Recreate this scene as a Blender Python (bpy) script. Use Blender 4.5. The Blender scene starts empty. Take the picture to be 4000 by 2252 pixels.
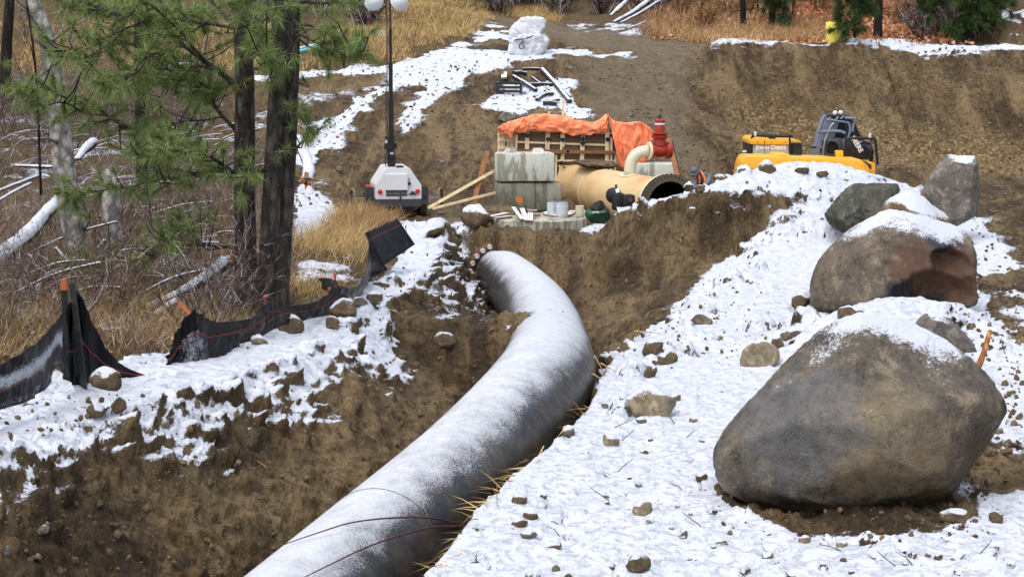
import bpy, bmesh, math, random
import numpy as np
from mathutils import Vector, Matrix, Euler, noise as mnoise
R = math.radians
scene = bpy.context.scene
COL = scene.collection
# ------------------------------------------------------------------ camera, sky, sun, exposure
FPX, CAMZ, YH = 7000.0, 4.2, 217.0           # focal length in photo pixels, eye height, horizon row
PITCH = math.atan((1126.0 - YH) / FPX)
cam_d = bpy.data.cameras.new("camera"); cam = bpy.data.objects.new("camera", cam_d); COL.objects.link(cam)
cam.location = (0, 0, CAMZ); cam.rotation_euler = (math.pi/2 - PITCH, 0, 0)
cam_d.sensor_width = 36.0; cam_d.lens = 36.0*FPX/4000.0; cam_d.clip_end = 2000; cam_d.clip_start = 0.1
scene.camera = cam
SUN_EL, SUN_AZ = R(66), R(-140)               # soft overcast light from upper left
world = bpy.data.worlds.new("World"); scene.world = world; world.use_nodes = True
wn = world.node_tree; wn.nodes.clear()
sky = wn.nodes.new('ShaderNodeTexSky'); sky.sky_type = 'NISHITA'; sky.sun_disc = False
sky.sun_elevation = SUN_EL; sky.sun_rotation = SUN_AZ; sky.air_density = 1.0; sky.dust_density = 4.0; sky.ozone_density = 0.6
bg = wn.nodes.new('ShaderNodeBackground'); bg.inputs['Strength'].default_value = 0.15
wo = wn.nodes.new('ShaderNodeOutputWorld')
hs = wn.nodes.new('ShaderNodeHueSaturation'); hs.inputs['Saturation'].default_value = .5   # overcast: a greyer sky
wn.links.new(sky.outputs[0], hs.inputs['Color']); wn.links.new(hs.outputs[0], bg.inputs[0]); wn.links.new(bg.outputs[0], wo.inputs[0])
sun_d = bpy.data.lights.new("sun", 'SUN'); sun_d.energy = 0.5; sun_d.angle = R(70); sun_d.color = (1.0, 0.99, 0.97)
sun = bpy.data.objects.new("sun", sun_d); COL.objects.link(sun)
sd = Vector((math.sin(SUN_AZ)*math.cos(SUN_EL), math.cos(SUN_AZ)*math.cos(SUN_EL), math.sin(SUN_EL)))
sun.rotation_euler = sd.to_track_quat('Z', 'Y').to_euler()
scene.view_settings.view_transform = 'Standard'; scene.view_settings.look = 'None'
scene.view_settings.exposure = 0.88; scene.view_settings.gamma = 1.0
rng = random.Random(7); nrng = np.random.default_rng(7)
CP, SP = math.cos(PITCH), math.sin(PITCH)
def P(px, py, Y):
    "the place at ground distance Y seen at photo pixel (px, py)"
    u, v = (px-2000.0)/FPX, (1126.0-py)/FPX
    t = Y/(CP + v*SP)
    return Vector((u*t, Y, CAMZ + (v*CP - SP)*t))
def pix(x, y, z):
    d = y*CP - (z-CAMZ)*SP; up = y*SP + (z-CAMZ)*CP
    return 2000 + FPX*x/d, 1126 - FPX*up/d
# ------------------------------------------------------------------ noise
_pr = np.random.default_rng(11); _perm = np.concatenate([_pr.permutation(512)]*2)
_ang = _pr.random(512)*2*np.pi; _g2 = np.stack([np.cos(_ang), np.sin(_ang)], 1)
def perlin(x, y, s=0):
    x = np.asarray(x, float) + s*37.3; y = np.asarray(y, float) + s*91.7
    xi = np.floor(x).astype(int); yi = np.floor(y).astype(int); xf = x-xi; yf = y-yi
    u = xf*xf*xf*(xf*(xf*6-15)+10); v = yf*yf*yf*(yf*(yf*6-15)+10)
    def g(ix, iy, dx, dy):
        h = _perm[(_perm[ix & 511] + iy) & 511]; return _g2[h, 0]*dx + _g2[h, 1]*dy
    a = g(xi, yi, xf, yf); b = g(xi+1, yi, xf-1, yf); c = g(xi, yi+1, xf, yf-1); d = g(xi+1, yi+1, xf-1, yf-1)
    return 1.5*((a+(b-a)*u) + ((c+(d-c)*u) - (a+(b-a)*u))*v)
def fbm(x, y, o=4, s=0, gain=.5):
    t = 0; a = 1; n = 0
    for k in range(o):
        t = t + a*perlin(x*2**k, y*2**k, s+k); n += a; a *= gain
    return t/n
def ridged(x, y, o=4, s=0):
    t = 0; a = 1; n = 0
    for k in range(o):
        t = t + a*(1-2*np.abs(perlin(x*2**k, y*2**k, s+k))); n += a; a *= .5
    return t/n
def sstep(a, b, x):
    t = np.clip((x-a)/(b-a), 0, 1); return t*t*(3-2*t)
# ------------------------------------------------------------------ materials
def srgb(r, g, b):
    f = lambda c: (c/255/12.92 if c/255 <= .04045 else ((c/255+.055)/1.055)**2.4)
    return (f(r), f(g), f(b), 1)
MATS = {}
class NT:
    "small wrapper round a material's node tree"
    def __init__(s, name):
        s.m = bpy.data.materials.new(name); s.m.use_nodes = True; s.t = s.m.node_tree; s.t.nodes.clear()
        s.out = s.n('ShaderNodeOutputMaterial'); s.b = s.n('ShaderNodeBsdfPrincipled'); s.l(s.b.outputs[0], s.out.inputs[0])
        s.co = s.n('ShaderNodeTexCoord'); s.geo = s.n('ShaderNodeNewGeometry')
    def n(s, t, **k):
        x = s.t.nodes.new(t)
        for a, b in k.items(): setattr(x, a, b)
        return x
    def l(s, a, b): s.t.links.new(a, b)
    def put(s, v, inp):
        if hasattr(v, 'is_output'): s.l(v, inp)
        else: inp.default_value = v
    def noise(s, scale, detail=4, rough=.55, dist=0, vec=None, out=0):
        x = s.n('ShaderNodeTexNoise'); x.inputs['Scale'].default_value = scale; x.inputs['Detail'].default_value = detail
        x.inputs['Roughness'].default_value = rough; x.inputs['Distortion'].default_value = dist
        s.l(vec or s.co.outputs['Object'], x.inputs['Vector']); return x.outputs[out]
    def vor(s, scale, vec=None, feature='F1', out=0):
        x = s.n('ShaderNodeTexVoronoi'); x.feature = feature; x.inputs['Scale'].default_value = scale
        s.l(vec or s.co.outputs['Object'], x.inputs['Vector']); return x.outputs[out]
    def map(s, scale=(1, 1, 1), rot=(0, 0, 0), vec=None):
        x = s.n('ShaderNodeMapping'); x.inputs['Scale'].default_value = scale; x.inputs['Rotation'].default_value = rot
        s.l(vec or s.co.outputs['Object'], x.inputs['Vector']); return x.outputs[0]
    def ramp(s, f, stops, interp='LINEAR'):
        x = s.n('ShaderNodeValToRGB'); x.color_ramp.interpolation = interp; e = x.color_ramp.elements
        while len(e) < len(stops): e.new(.5)
        for i, (p, c) in enumerate(stops):
            e[i].position = p; e[i].color = c if hasattr(c, '__len__') else (c, c, c, 1)
        s.l(f, x.inputs[0]); return x.outputs[0]
    def mix(s, f, a, b, mode='MIX'):
        x = s.n('ShaderNodeMix', data_type='RGBA', blend_type=mode)
        s.put(f, x.inputs[0]); s.put(a, x.inputs[6]); s.put(b, x.inputs[7]); return x.outputs[2]
    def math(s, op, a, b=None, clamp=False):
        x = s.n('ShaderNodeMath', operation=op, use_clamp=clamp); s.put(a, x.inputs[0])
        if b is not None: s.put(b, x.inputs[1])
        return x.outputs[0]
    def attr(s, name, out=2):
        x = s.n('ShaderNodeAttribute'); x.attribute_name = name; return x.outputs[out]
    def bump(s, h, strength=.5, dist=.02, nrm=None):
        x = s.n('ShaderNodeBump'); x.inputs['Strength'].default_value = strength; x.inputs['Distance'].default_value = dist
        s.l(h, x.inputs['Height'])
        if nrm: s.l(nrm, x.inputs['Normal'])
        return x.outputs[0]
    def sep(s, v, k):
        x = s.n('ShaderNodeSeparateXYZ'); s.l(v, x.inputs[0]); return x.outputs[k]
    def done(s, col=None, rough=None, nrm=None, metal=None, spec=None, **k):
        if col is not None: s.put(col, s.b.inputs['Base Color'])
        if rough is not None: s.put(rough, s.b.inputs['Roughness'])
        if nrm is not None: s.l(nrm, s.b.inputs['Normal'])
        if metal is not None: s.put(metal, s.b.inputs['Metallic'])
        if spec is not None: s.put(spec, s.b.inputs['Specular IOR Level'])
        for a, b in k.items(): s.put(b, s.b.inputs[a])
        MATS[s.m.name] = s.m; return s.m
SNOWC = (.58, .615, .69, 1)
def paint(name, c, rough=.5, var=.15, scale=3, dirt=0, dirtc=(.09, .065, .04, 1), bump=.15, bscale=40, metal=0, snow=None, spec=.4, grime=None):
    "worn paint / plain material: a colour with soft variation, dirt blotches, and snow lying on upward faces if asked"
    s = NT(name); n1 = s.noise(scale, 5, .6)
    dk = tuple(x*(1-var) for x in c[:3])+(1,); lt = tuple(min(1, x*(1+var*.6)) for x in c[:3])+(1,)
    col = s.ramp(n1, [(.3, dk), (.7, lt)])
    if dirt:
        d = s.ramp(s.noise(scale*1.7, 6, .7, .3), [(.62-dirt*.35, 0), (.80-dirt*.2, 1)])
        col = s.mix(s.math('MULTIPLY', d, min(1, .35+dirt)), col, dirtc)
    r = rough; nz = s.sep(s.geo.outputs['Normal'], 2)
    bn = s.bump(s.noise(bscale, 4, .6), bump, .01)
    if snow is not None:
        sn = s.math('ADD', s.math('MULTIPLY', s.math('SUBTRACT', s.noise(6, 6, .65), .5), 1.1), nz)
        sm = s.ramp(sn, [(max(0, snow-.06), 0), (min(1, snow+.06), 1)])
        col = s.mix(sm, col, SNOWC); r = s.mix(sm, (rough,)*3+(1,), (.8, .8, .8, 1)); 
    return s.done(col, r, bn, metal, spec)
# ------------------------------------------------------------------ objects
def setp(o, label=None, cat=None, group=None, kind=None):
    if label: o['label'] = label
    if cat: o['category'] = cat
    if group: o['group'] = group
    if kind: o['kind'] = kind
    return o
def thing(name, label, cat, loc=(0, 0, 0), rz=0, group=None, rot=None):
    o = bpy.data.objects.new(name, None); COL.objects.link(o); o.location = loc
    o.rotation_euler = rot or (0, 0, rz); o.empty_display_size = .1
    return setp(o, label, cat, group)
def mesh_obj(name, V, F, mat=None, parent=None, smooth=False, loc=None):
    me = bpy.data.meshes.new(name); me.from_pydata([tuple(v) for v in V], [], F); me.update()
    if mat: me.materials.append(MATS[mat] if isinstance(mat, str) else mat)
    if smooth: me.shade_smooth() if hasattr(me, 'shade_smooth') else me.polygons.foreach_set('use_smooth', [True]*len(me.polygons))
    o = bpy.data.objects.new(name, me); COL.objects.link(o)
    if parent: o.parent = parent
    if loc is not None: o.location = loc
    return o
def np_mesh(name, V, F, mat=None, parent=None, smooth=False, attrs=None):
    "fast mesh from numpy arrays; F is (n,3) or (n,4)"
    V = np.ascontiguousarray(V, np.float32); F = np.ascontiguousarray(F, np.int32); k = F.shape[1]
    me = bpy.data.meshes.new(name); me.vertices.add(len(V)); me.vertices.foreach_set('co', V.ravel())
    me.loops.add(F.size); me.loops.foreach_set('vertex_index', F.ravel())
    me.polygons.add(len(F)); me.polygons.foreach_set('loop_start', np.arange(0, F.size, k, dtype=np.int32))
    me.polygons.foreach_set('use_smooth', np.full(len(F), smooth))
    me.update(calc_edges=True)
    for a, v in (attrs or {}).items():
        at = me.attributes.new(a, 'FLOAT', 'POINT'); at.data.foreach_set('value', np.ascontiguousarray(v, np.float32))
    if mat: me.materials.append(MATS[mat] if isinstance(mat, str) else mat)
    o = bpy.data.objects.new(name, me); COL.objects.link(o)
    if parent: o.parent = parent
    return o
class MB:
    "collects simple solids into one mesh"
    def __init__(s): s.V = []; s.F = []
    def add(s, V, F):
        k = len(s.V); s.V += [Vector(v) for v in V]; s.F += [tuple(i+k for i in f) for f in F]; return s
    def box(s, c, d, rot=None, taper=None):
        x, y, z = d[0]/2, d[1]/2, d[2]/2; tx, ty = taper or (1, 1)
        V = [(-x, -y, -z), (x, -y, -z), (x, y, -z), (-x, y, -z), (-x*tx, -y*ty, z), (x*tx, -y*ty, z), (x*tx, y*ty, z), (-x*tx, y*ty, z)]
        M = Euler(rot).to_matrix() if rot else Matrix.Identity(3); c = Vector(c)
        return s.add([M @ Vector(v) + c for v in V], [(0, 3, 2, 1), (4, 5, 6, 7), (0, 1, 5, 4), (1, 2, 6, 5), (2, 3, 7, 6), (3, 0, 4, 7)])
    def bevbox(s, c, d, b, rot=None):
        "box with chamfered edges"
        bm = bmesh.new(); bmesh.ops.create_cube(bm, size=1.0)
        for v in bm.verts: v.co = Vector((v.co.x*d[0], v.co.y*d[1], v.co.z*d[2]))
        bmesh.ops.bevel(bm, geom=bm.edges[:], offset=b, segments=2, affect='EDGES', profile=.5)
        M = Euler(rot).to_matrix() if rot else Matrix.Identity(3); c = Vector(c)
        bm.verts.ensure_lookup_table()
        s.add([M @ v.co + c for v in bm.verts], [tuple(v.index for v in f.verts) for f in bm.faces]); bm.free(); return s
    def bar(s, a, b, w, h=None, up=(0, 0, 1)):
        "rectangular bar from a to b"
        a, b = Vector(a), Vector(b); h = h or w; d = (b-a).normalized(); up = Vector(up)
        if abs(d.dot(up)) > .98: up = Vector((0, 1, 0))
        sx = d.cross(up).normalized(); sz = sx.cross(d)
        V = []
        for p in (a, b):
            for i, j in ((-1, -1), (1, -1), (1, 1), (-1, 1)): V.append(p + sx*w/2*i + sz*h/2*j)
        return s.add(V, [(0, 1, 2, 3), (7, 6, 5, 4), (0, 4, 5, 1), (1, 5, 6, 2), (2, 6, 7, 3), (3, 7, 4, 0)])
    def tube(s, pts, r, n=10, cap=True):
        pts = [Vector(p) for p in pts]; m = len(pts); rs = r if hasattr(r, '__len__') else [r]*m
        ring = []; prev = None
        for i, p in enumerate(pts):
            d = (pts[min(i+1, m-1)] - pts[max(i-1, 0)])
            d = d.normalized() if d.length > 1e-9 else Vector((0, 0, 1))
            if prev is None:
                a = d.orthogonal().normalized()
            else:
                a = prev - d*prev.dot(d); a = a.normalized() if a.length > 1e-6 else d.orthogonal().normalized()
            prev = a; b = d.cross(a)
            ring.append([p + (a*math.cos(2*math.pi*k/n) + b*math.sin(2*math.pi*k/n))*rs[i] for k in range(n)])
        V = [v for rg in ring for v in rg]; F = []
        for i in range(m-1):
            for k in range(n): F.append((i*n+k, i*n+(k+1) % n, (i+1)*n+(k+1) % n, (i+1)*n+k))
        if cap: F += [tuple(range(n-1, -1, -1)), tuple(range((m-1)*n, m*n))]
        return s.add(V, F)
    def cyl(s, a, b, r, n=16, r2=None): return s.tube([a, b], [r, r if r2 is None else r2], n)
    def lathe(s, prof, n=24, c=(0, 0, 0), axis='z', cap=True):
        "profile [(radius, height)] turned round an axis"
        c = Vector(c); V = []; m = len(prof)
        for r, h in prof:
            for k in range(n):
                a = 2*math.pi*k/n; x, y = r*math.cos(a), r*math.sin(a)
                V.append(c + (Vector((x, y, h)) if axis == 'z' else Vector((h, x, y)) if axis == 'x' else Vector((y, h, x))))
        F = [(i*n+k, i*n+(k+1) % n, (i+1)*n+(k+1) % n, (i+1)*n+k) for i in range(m-1) for k in range(n)]
        if cap: F += [tuple(range(n-1, -1, -1)), tuple(range((m-1)*n, m*n))]
        return s.add(V, F)
    def prism(s, poly, y0, y1, plane='xz'):
        "polygon extruded between y0 and y1"
        k = len(poly); f = (lambda a, b, y: (a, y, b)) if plane == 'xz' else (lambda a, b, y: (y, a, b)) if plane == 'yz' else (lambda a, b, y: (a, b, y))
        V = [f(a, b, y0) for a, b in poly] + [f(a, b, y1) for a, b in poly]
        return s.add(V, [tuple(range(k)), tuple(range(2*k-1, k-1, -1))] + [(i, k+i, k+(i+1) % k, (i+1) % k) for i in range(k)])
    def ball(s, c, r, n=10, m=7):
        r = r if hasattr(r, '__len__') else (r, r, r); c = Vector(c); V = []; F = []
        for i in range(m+1):
            t = math.pi*i/m
            for k in range(n):
                a = 2*math.pi*k/n; V.append(c + Vector((r[0]*math.sin(t)*math.cos(a), r[1]*math.sin(t)*math.sin(a), r[2]*math.cos(t))))
        for i in range(m):
            for k in range(n): F.append((i*n+k, (i+1)*n+k, (i+1)*n+(k+1) % n, i*n+(k+1) % n))
        return s.add(V, F)
    def xf(s, M):
        s.V = [M @ v for v in s.V]; return s
    def build(s, name, mat=None, parent=None, smooth=False, fix=True):
        o = mesh_obj(name, s.V, s.F, mat, parent, False)
        if fix:
            bm = bmesh.new(); bm.from_mesh(o.data)
            bmesh.ops.recalc_face_normals(bm, faces=bm.faces); bm.to_mesh(o.data); bm.free()
        if smooth:
            o.data.polygons.foreach_set('use_smooth', [True]*len(o.data.polygons))
            if smooth != 'all': o.data.set_sharp_from_angle(angle=R(38))
        return o
def catmull(pts, n):
    pts = [Vector(p) for p in pts]; out = []
    for i in range(len(pts)-1):
        p0, p1, p2, p3 = pts[max(i-1, 0)], pts[i], pts[i+1], pts[min(i+2, len(pts)-1)]
        for k in range(n):
            t = k/n; out.append(.5*((2*p1) + (p2-p0)*t + (2*p0-5*p1+4*p2-p3)*t*t + (3*p1-p0-3*p2+p3)*t**3))
    return out + [pts[-1]]
def inpoly(px, py, poly):
    c = np.zeros(np.shape(px), bool); n = len(poly)
    for i in range(n):
        x1, y1 = poly[i]; x2, y2 = poly[(i+1) % n]
        if y1 == y2: continue
        c ^= ((y1 > py) != (y2 > py)) & (px < (x2-x1)*(py-y1)/(y2-y1) + x1)
    return c
def seg_dist(x, y, pl):
    "distance to a polyline and the interpolated third value along it"
    bd = np.full(np.shape(x), 1e9); bz = np.zeros(np.shape(x))
    for a, b in zip(pl[:-1], pl[1:]):
        dx, dy = b[0]-a[0], b[1]-a[1]; L = dx*dx+dy*dy
        t = np.clip(((x-a[0])*dx + (y-a[1])*dy)/L, 0, 1)
        d = np.hypot(x-a[0]-t*dx, y-a[1]-t*dy); m = d < bd
        bd = np.where(m, d, bd); bz = np.where(m, a[2]+(b[2]-a[2])*t, bz)
    return bd, bz
# ------------------------------------------------------------------ terrain: smooth base through surveyed points, then berms and the trench cut
def Q(*a): return tuple(P(*a))
BASEPTS = [Q(*p) for p in (
    # hillside behind the trailer and the ramp
    (1500, 850, 46), (1900, 835, 46.5), (1250, 740, 48), (1700, 600, 52), (2000, 450, 55.5), (1400, 450, 55.5), (1150, 330, 58.5), (1700, 240, 62),
    (2000, 222, 63.5), (2400, 200, 65), (2600, 212, 66), (2650, 400, 57.5), (2700, 600, 51.5), (2300, 600, 51.5), (2300, 400, 57.5), (1300, 262, 60),
    (2750, 190, 66), (3200, 195, 66), (3700, 200, 66), (4200, 205, 66), (2900, 400, 62), (3000, 300, 63.8), (3000, 400, 62.6), (3500, 300, 64), (3500, 400, 63), (3900, 300, 64), (3900, 420, 63), (2950, 540, 60), (3250, 550, 61), (3500, 560, 61), (4000, 580, 61), (3500, 600, 57), (4000, 630, 57), (4600, 400, 63), (4600, 580, 61),
    (3000, 640, 51.5),
    (3200, 150, 70), (3200, 60, 77), (3200, 0, 82), (3200, -200, 97), (4000, 100, 72), (4000, -50, 83), (4600, 0, 78),
    (1900, 75, 93), (2200, 112, 84), (2500, 168, 74), (2300, 40, 96), (2300, 0, 101), (2300, -300, 125), (2700, 120, 76),
    (1400, 110, 74), (1400, 0, 84), (1000, 215, 66), (600, 290, 66), (600, 430, 58), (200, 450, 58), (200, 250, 74), (200, 90, 86), (200, 0, 93), (1000, 60, 80), (1000, -100, 95),
    (-800, 300, 74), (-800, 0, 95), (-800, 700, 45),
    # ground left of the fence
    (300, 1120, 26), (100, 1330, 20.5), (700, 1020, 30), (700, 760, 43), (200, 750, 43), (1100, 1200, 26), (1120, 930, 38), (1250, 960, 36), (1050, 700, 47),
    (-500, 1300, 21), (-600, 1000, 30))] + [
    # spoil bank under the fence, then the bench on the right
    (-5.6, 14, .62), (-5.0, 17.5, .66), (-4.4, 18.5, .66), (-3.9, 20, .70), (-3.3, 24, .50), (-3.0, 30, .12), (-2.6, 33, .05), (-2.4, 36, -.02), (-2.1, 40, .05), (-1.7, 44, .0),
    (-3.6, 15, .60), (-3, 18, .62), (-2.0, 22, .50), (-1.6, 27, .28), (-1.2, 33, .0),
    (0, 12, -.25), (-.63, 14.8, -.10), (3, 12, -.2), (6, 14, -.1), (-.43, 16.4, -.05), (.62, 20.7, 0), (1.1, 23, 0), (1.5, 25, 0), (2.4, 28.2, 0), (3.6, 33.8, 0), (5, 38, .2),
    (4, 16, 0), (4, 20, 0), (4.5, 25, 0), (6, 30, 0), (8, 28, 0), (9, 36, .05), (11, 42, .3), (13, 46, .5), (6.5, 46.5, -.6), (9, 47, -.5), (7.5, 45, -.3), (4.2, 46, 0), (1, 46.5, 0), (9, 20, 0), (12, 30, 0.05), (-6, 11, .5),
    (0, 200, 45), (-90, 160, 32), (90, 160, 34), (-60, 60, 3), (60, 60, 4.5), (40, 30, .5), (-40, 30, 1.2), (25, 12, 0), (-25, 12, .8)]
_B = np.array(BASEPTS); _bx, _by, _bz = _B[:, 0]/10, _B[:, 1]/10, _B[:, 2]
def _tps(r2): return .5*r2*np.log(r2+1e-9)
def _solve():
    n = len(_B); K = _tps((_bx[:, None]-_bx)**2 + (_by[:, None]-_by)**2) + np.eye(n)*.02
    A = np.zeros((n+3, n+3)); A[:n, :n] = K; A[:n, n] = A[n, :n] = 1; A[:n, n+1] = A[n+1, :n] = _bx; A[:n, n+2] = A[n+2, :n] = _by
    return np.linalg.solve(A, np.concatenate([_bz, np.zeros(3)]))
_W = _solve()
def base_z(x, y):
    sh = np.shape(x); x = np.ravel(x)/10; y = np.ravel(y)/10; o = np.empty(len(x))
    for i in range(0, len(x), 20000):
        a, b = x[i:i+20000], y[i:i+20000]
        o[i:i+20000] = _tps((a[:, None]-_bx)**2 + (b[:, None]-_by)**2) @ _W[:-3] + _W[-3] + _W[-2]*a + _W[-1]*b
    return o.reshape(sh)
PIPE_R = .655
_pc = [Vector((-3.1, 10.8, -.95))] + [P(*p) for p in ((692, 2882, 13), (1385, 2252, 16.5), (1860, 1815, 19.6), (2118, 1500, 23.1), (2141, 1365, 27.3), (2118, 1271, 31),
       (2087, 1203, 35.0), (2018, 1127, 39.6), (1955, 1076, 43.0))]
PIPE = catmull(_pc, 10)
_PY = np.array([p.y for p in PIPE]); _PX = np.array([p.x for p in PIPE]); _PZ = np.array([p.z for p in PIPE])
def pipe_xz(y): return np.interp(y, _PY, _PX), np.interp(y, _PY, _PZ)
BERM = [Q(*p) for p in ((2250, 925, 42), (2330, 880, 41.5), (2400, 845, 41.2), (2480, 800, 41), (2600, 772, 40.8), (2760, 735, 40.5), (2870, 690, 40.5), (3000, 650, 41), (3130, 632, 41.5),
        (3280, 640, 42), (3430, 690, 42.5), (3560, 735, 43), (3640, 770, 43))]
MOUND2 = [Q(*p) for p in ((3380, 1195, 25.2), (3495, 1160, 25.6), (3693, 1172, 25.8), (3812, 1240, 25.4), (3868, 1290, 25))]
MOUND = [Q(*p) for p in ((1580, 880, 41), (1680, 868, 41.5), (1750, 930, 41.5), (1755, 985, 40.5))]
RIDGE = [Q(*p) for p in ((3690, 190, 67), (3760, 160, 67.3), (3852, 112, 67.6), (3930, 66, 68), (4010, 14, 68.5), (4300, -40, 69))]
BANKCREST = [Q(*p) for p in ((2745, 190, 66), (2850, 160, 66), (2950, 178, 66), (3050, 165, 66), (3150, 180, 66), (3230, 182, 66), (3320, 158, 66), (3420, 180, 66), (3460, 165, 66),
        (3560, 185, 66), (3700, 182, 66), (3850, 190, 66), (3930, 178, 66), (4050, 188, 66), (4600, 190, 66))]
def ground_z(x, y):
    z = base_z(x, y)
    d, c = seg_dist(x, y, BERM); z = np.maximum(z, c + .12 - np.sqrt(d*d+.06)*.62)
    d, c = seg_dist(x, y, MOUND); z = np.maximum(z, c + .1 - np.sqrt(d*d+.05)*.5)
    d, c = seg_dist(x, y, MOUND2); z = np.maximum(z, c + .04 - np.sqrt(d*d+.04)*.42)
    d, c = seg_dist(x, y, RIDGE); z = np.maximum(z, c - np.sqrt(d*d+.05)*.5)
    d, c = seg_dist(x, y, BANKCREST); z = np.maximum(z, c - np.maximum(d-.25, 0)*.55)
    # cut bank on the right is a steeper face than the smooth base gives
    # trench
    px_, pz_ = pipe_xz(y); d = x - px_
    lr = np.interp(y, [10, 15, 16.4, 20.7, 22.9, 24.6, 28.2, 33.8, 37.5, 39.3, 41, 43, 46], [1.65, 1.42, 1.25, .98, .80, .95, 2.2, 3.9, 5.5, 5.7, 2.8, 1.5, 1.2])
    ll = np.interp(y, [10, 14, 17.5, 20, 24, 27, 30, 33, 36, 40, 43, 46], [2.9, 2.9, 2.9, 2.75, 2.8, 2.7, 2.6, 2.4, 2.15, 1.8, 1.4, 1.2])
    bed = pz_ - np.interp(y, [20, 30], [.72, .55])
    t = np.where(d > 0, (d-.5)/(lr-.5), (-d-.6)/(ll-.6)); t = np.clip(t, 0, 1)
    t = np.where(d > 0, t**np.interp(y, [22, 27], [1.15, .9]), t**np.interp(y, [27, 30], [.92, 1.35]))
    e0 = np.where(d > -.45, 41.4 + np.clip(-d, 0, .5)*3, 43.1); t = np.maximum(t, np.clip((y-e0)/1.3, 0, 1)**.8)
    zt = z*t + bed*(1-t)
    # soil slumped over the pipe from the left at the bend
    d2, c2 = seg_dist(x, y, [(-2.4, 26.0, .50), (-.9, 26.2, .44), (-.1, 26.4, .50), (.32, 26.7, .46)])
    zt = np.maximum(zt, c2 + .05 - np.sqrt(d2*d2+.03)*.85)
    return zt
# grid: rows by ground distance, columns fanning out
def _rows():
    y = 11.5; o = []
    while y < 190:
        o.append(y)
        y += (.05 if y < 24 else .05+(y-24)*.0032) if y < 46 else .105 if y < 69 else .105+(y-69)*.012
    return np.array(o)
ROWS = _rows()
COLS = np.concatenate([np.linspace(-3200, -150, 50)[:-1], np.arange(-150, 4150, 7.6), np.linspace(4150, 7200, 50)[1:]])
GX = (COLS[None, :]-2000)/FPX*ROWS[:, None]; GY = np.repeat(ROWS[:, None], len(COLS), 1)
GZ = ground_z(GX, GY)
def gz(x, y):
    "terrain height by bilinear lookup"
    i = np.clip(np.searchsorted(ROWS, y)-1, 0, len(ROWS)-2); fy = (y-ROWS[i])/(ROWS[i+1]-ROWS[i])
    c = 2000 + FPX*x/y; j = np.clip(np.searchsorted(COLS, c)-1, 0, len(COLS)-2); fx = np.clip((c-COLS[j])/(COLS[j+1]-COLS[j]), 0, 1)
    Z = GZF if 'GZF' in globals() else GZ
    return (Z[i, j]*(1-fx)+Z[i, j+1]*fx)*(1-fy) + (Z[i+1, j]*(1-fx)+Z[i+1, j+1]*fx)*fy
def hit(px, py, y0=12.0, y1=180.0):
    "first ground point along the sight line through a photo pixel"
    ys = ROWS[(ROWS >= y0) & (ROWS <= y1)]
    u, v = (px-2000.0)/FPX, (1126.0-py)/FPX; k = CP+v*SP
    xs = u/k*ys; zs = CAMZ + (v*CP-SP)/k*ys; below = np.nonzero(zs <= gz(xs, ys))[0]
    if not len(below): return None
    i = below[0]; return Vector((xs[i], ys[i], float(gz(xs[i], ys[i]))))
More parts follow.
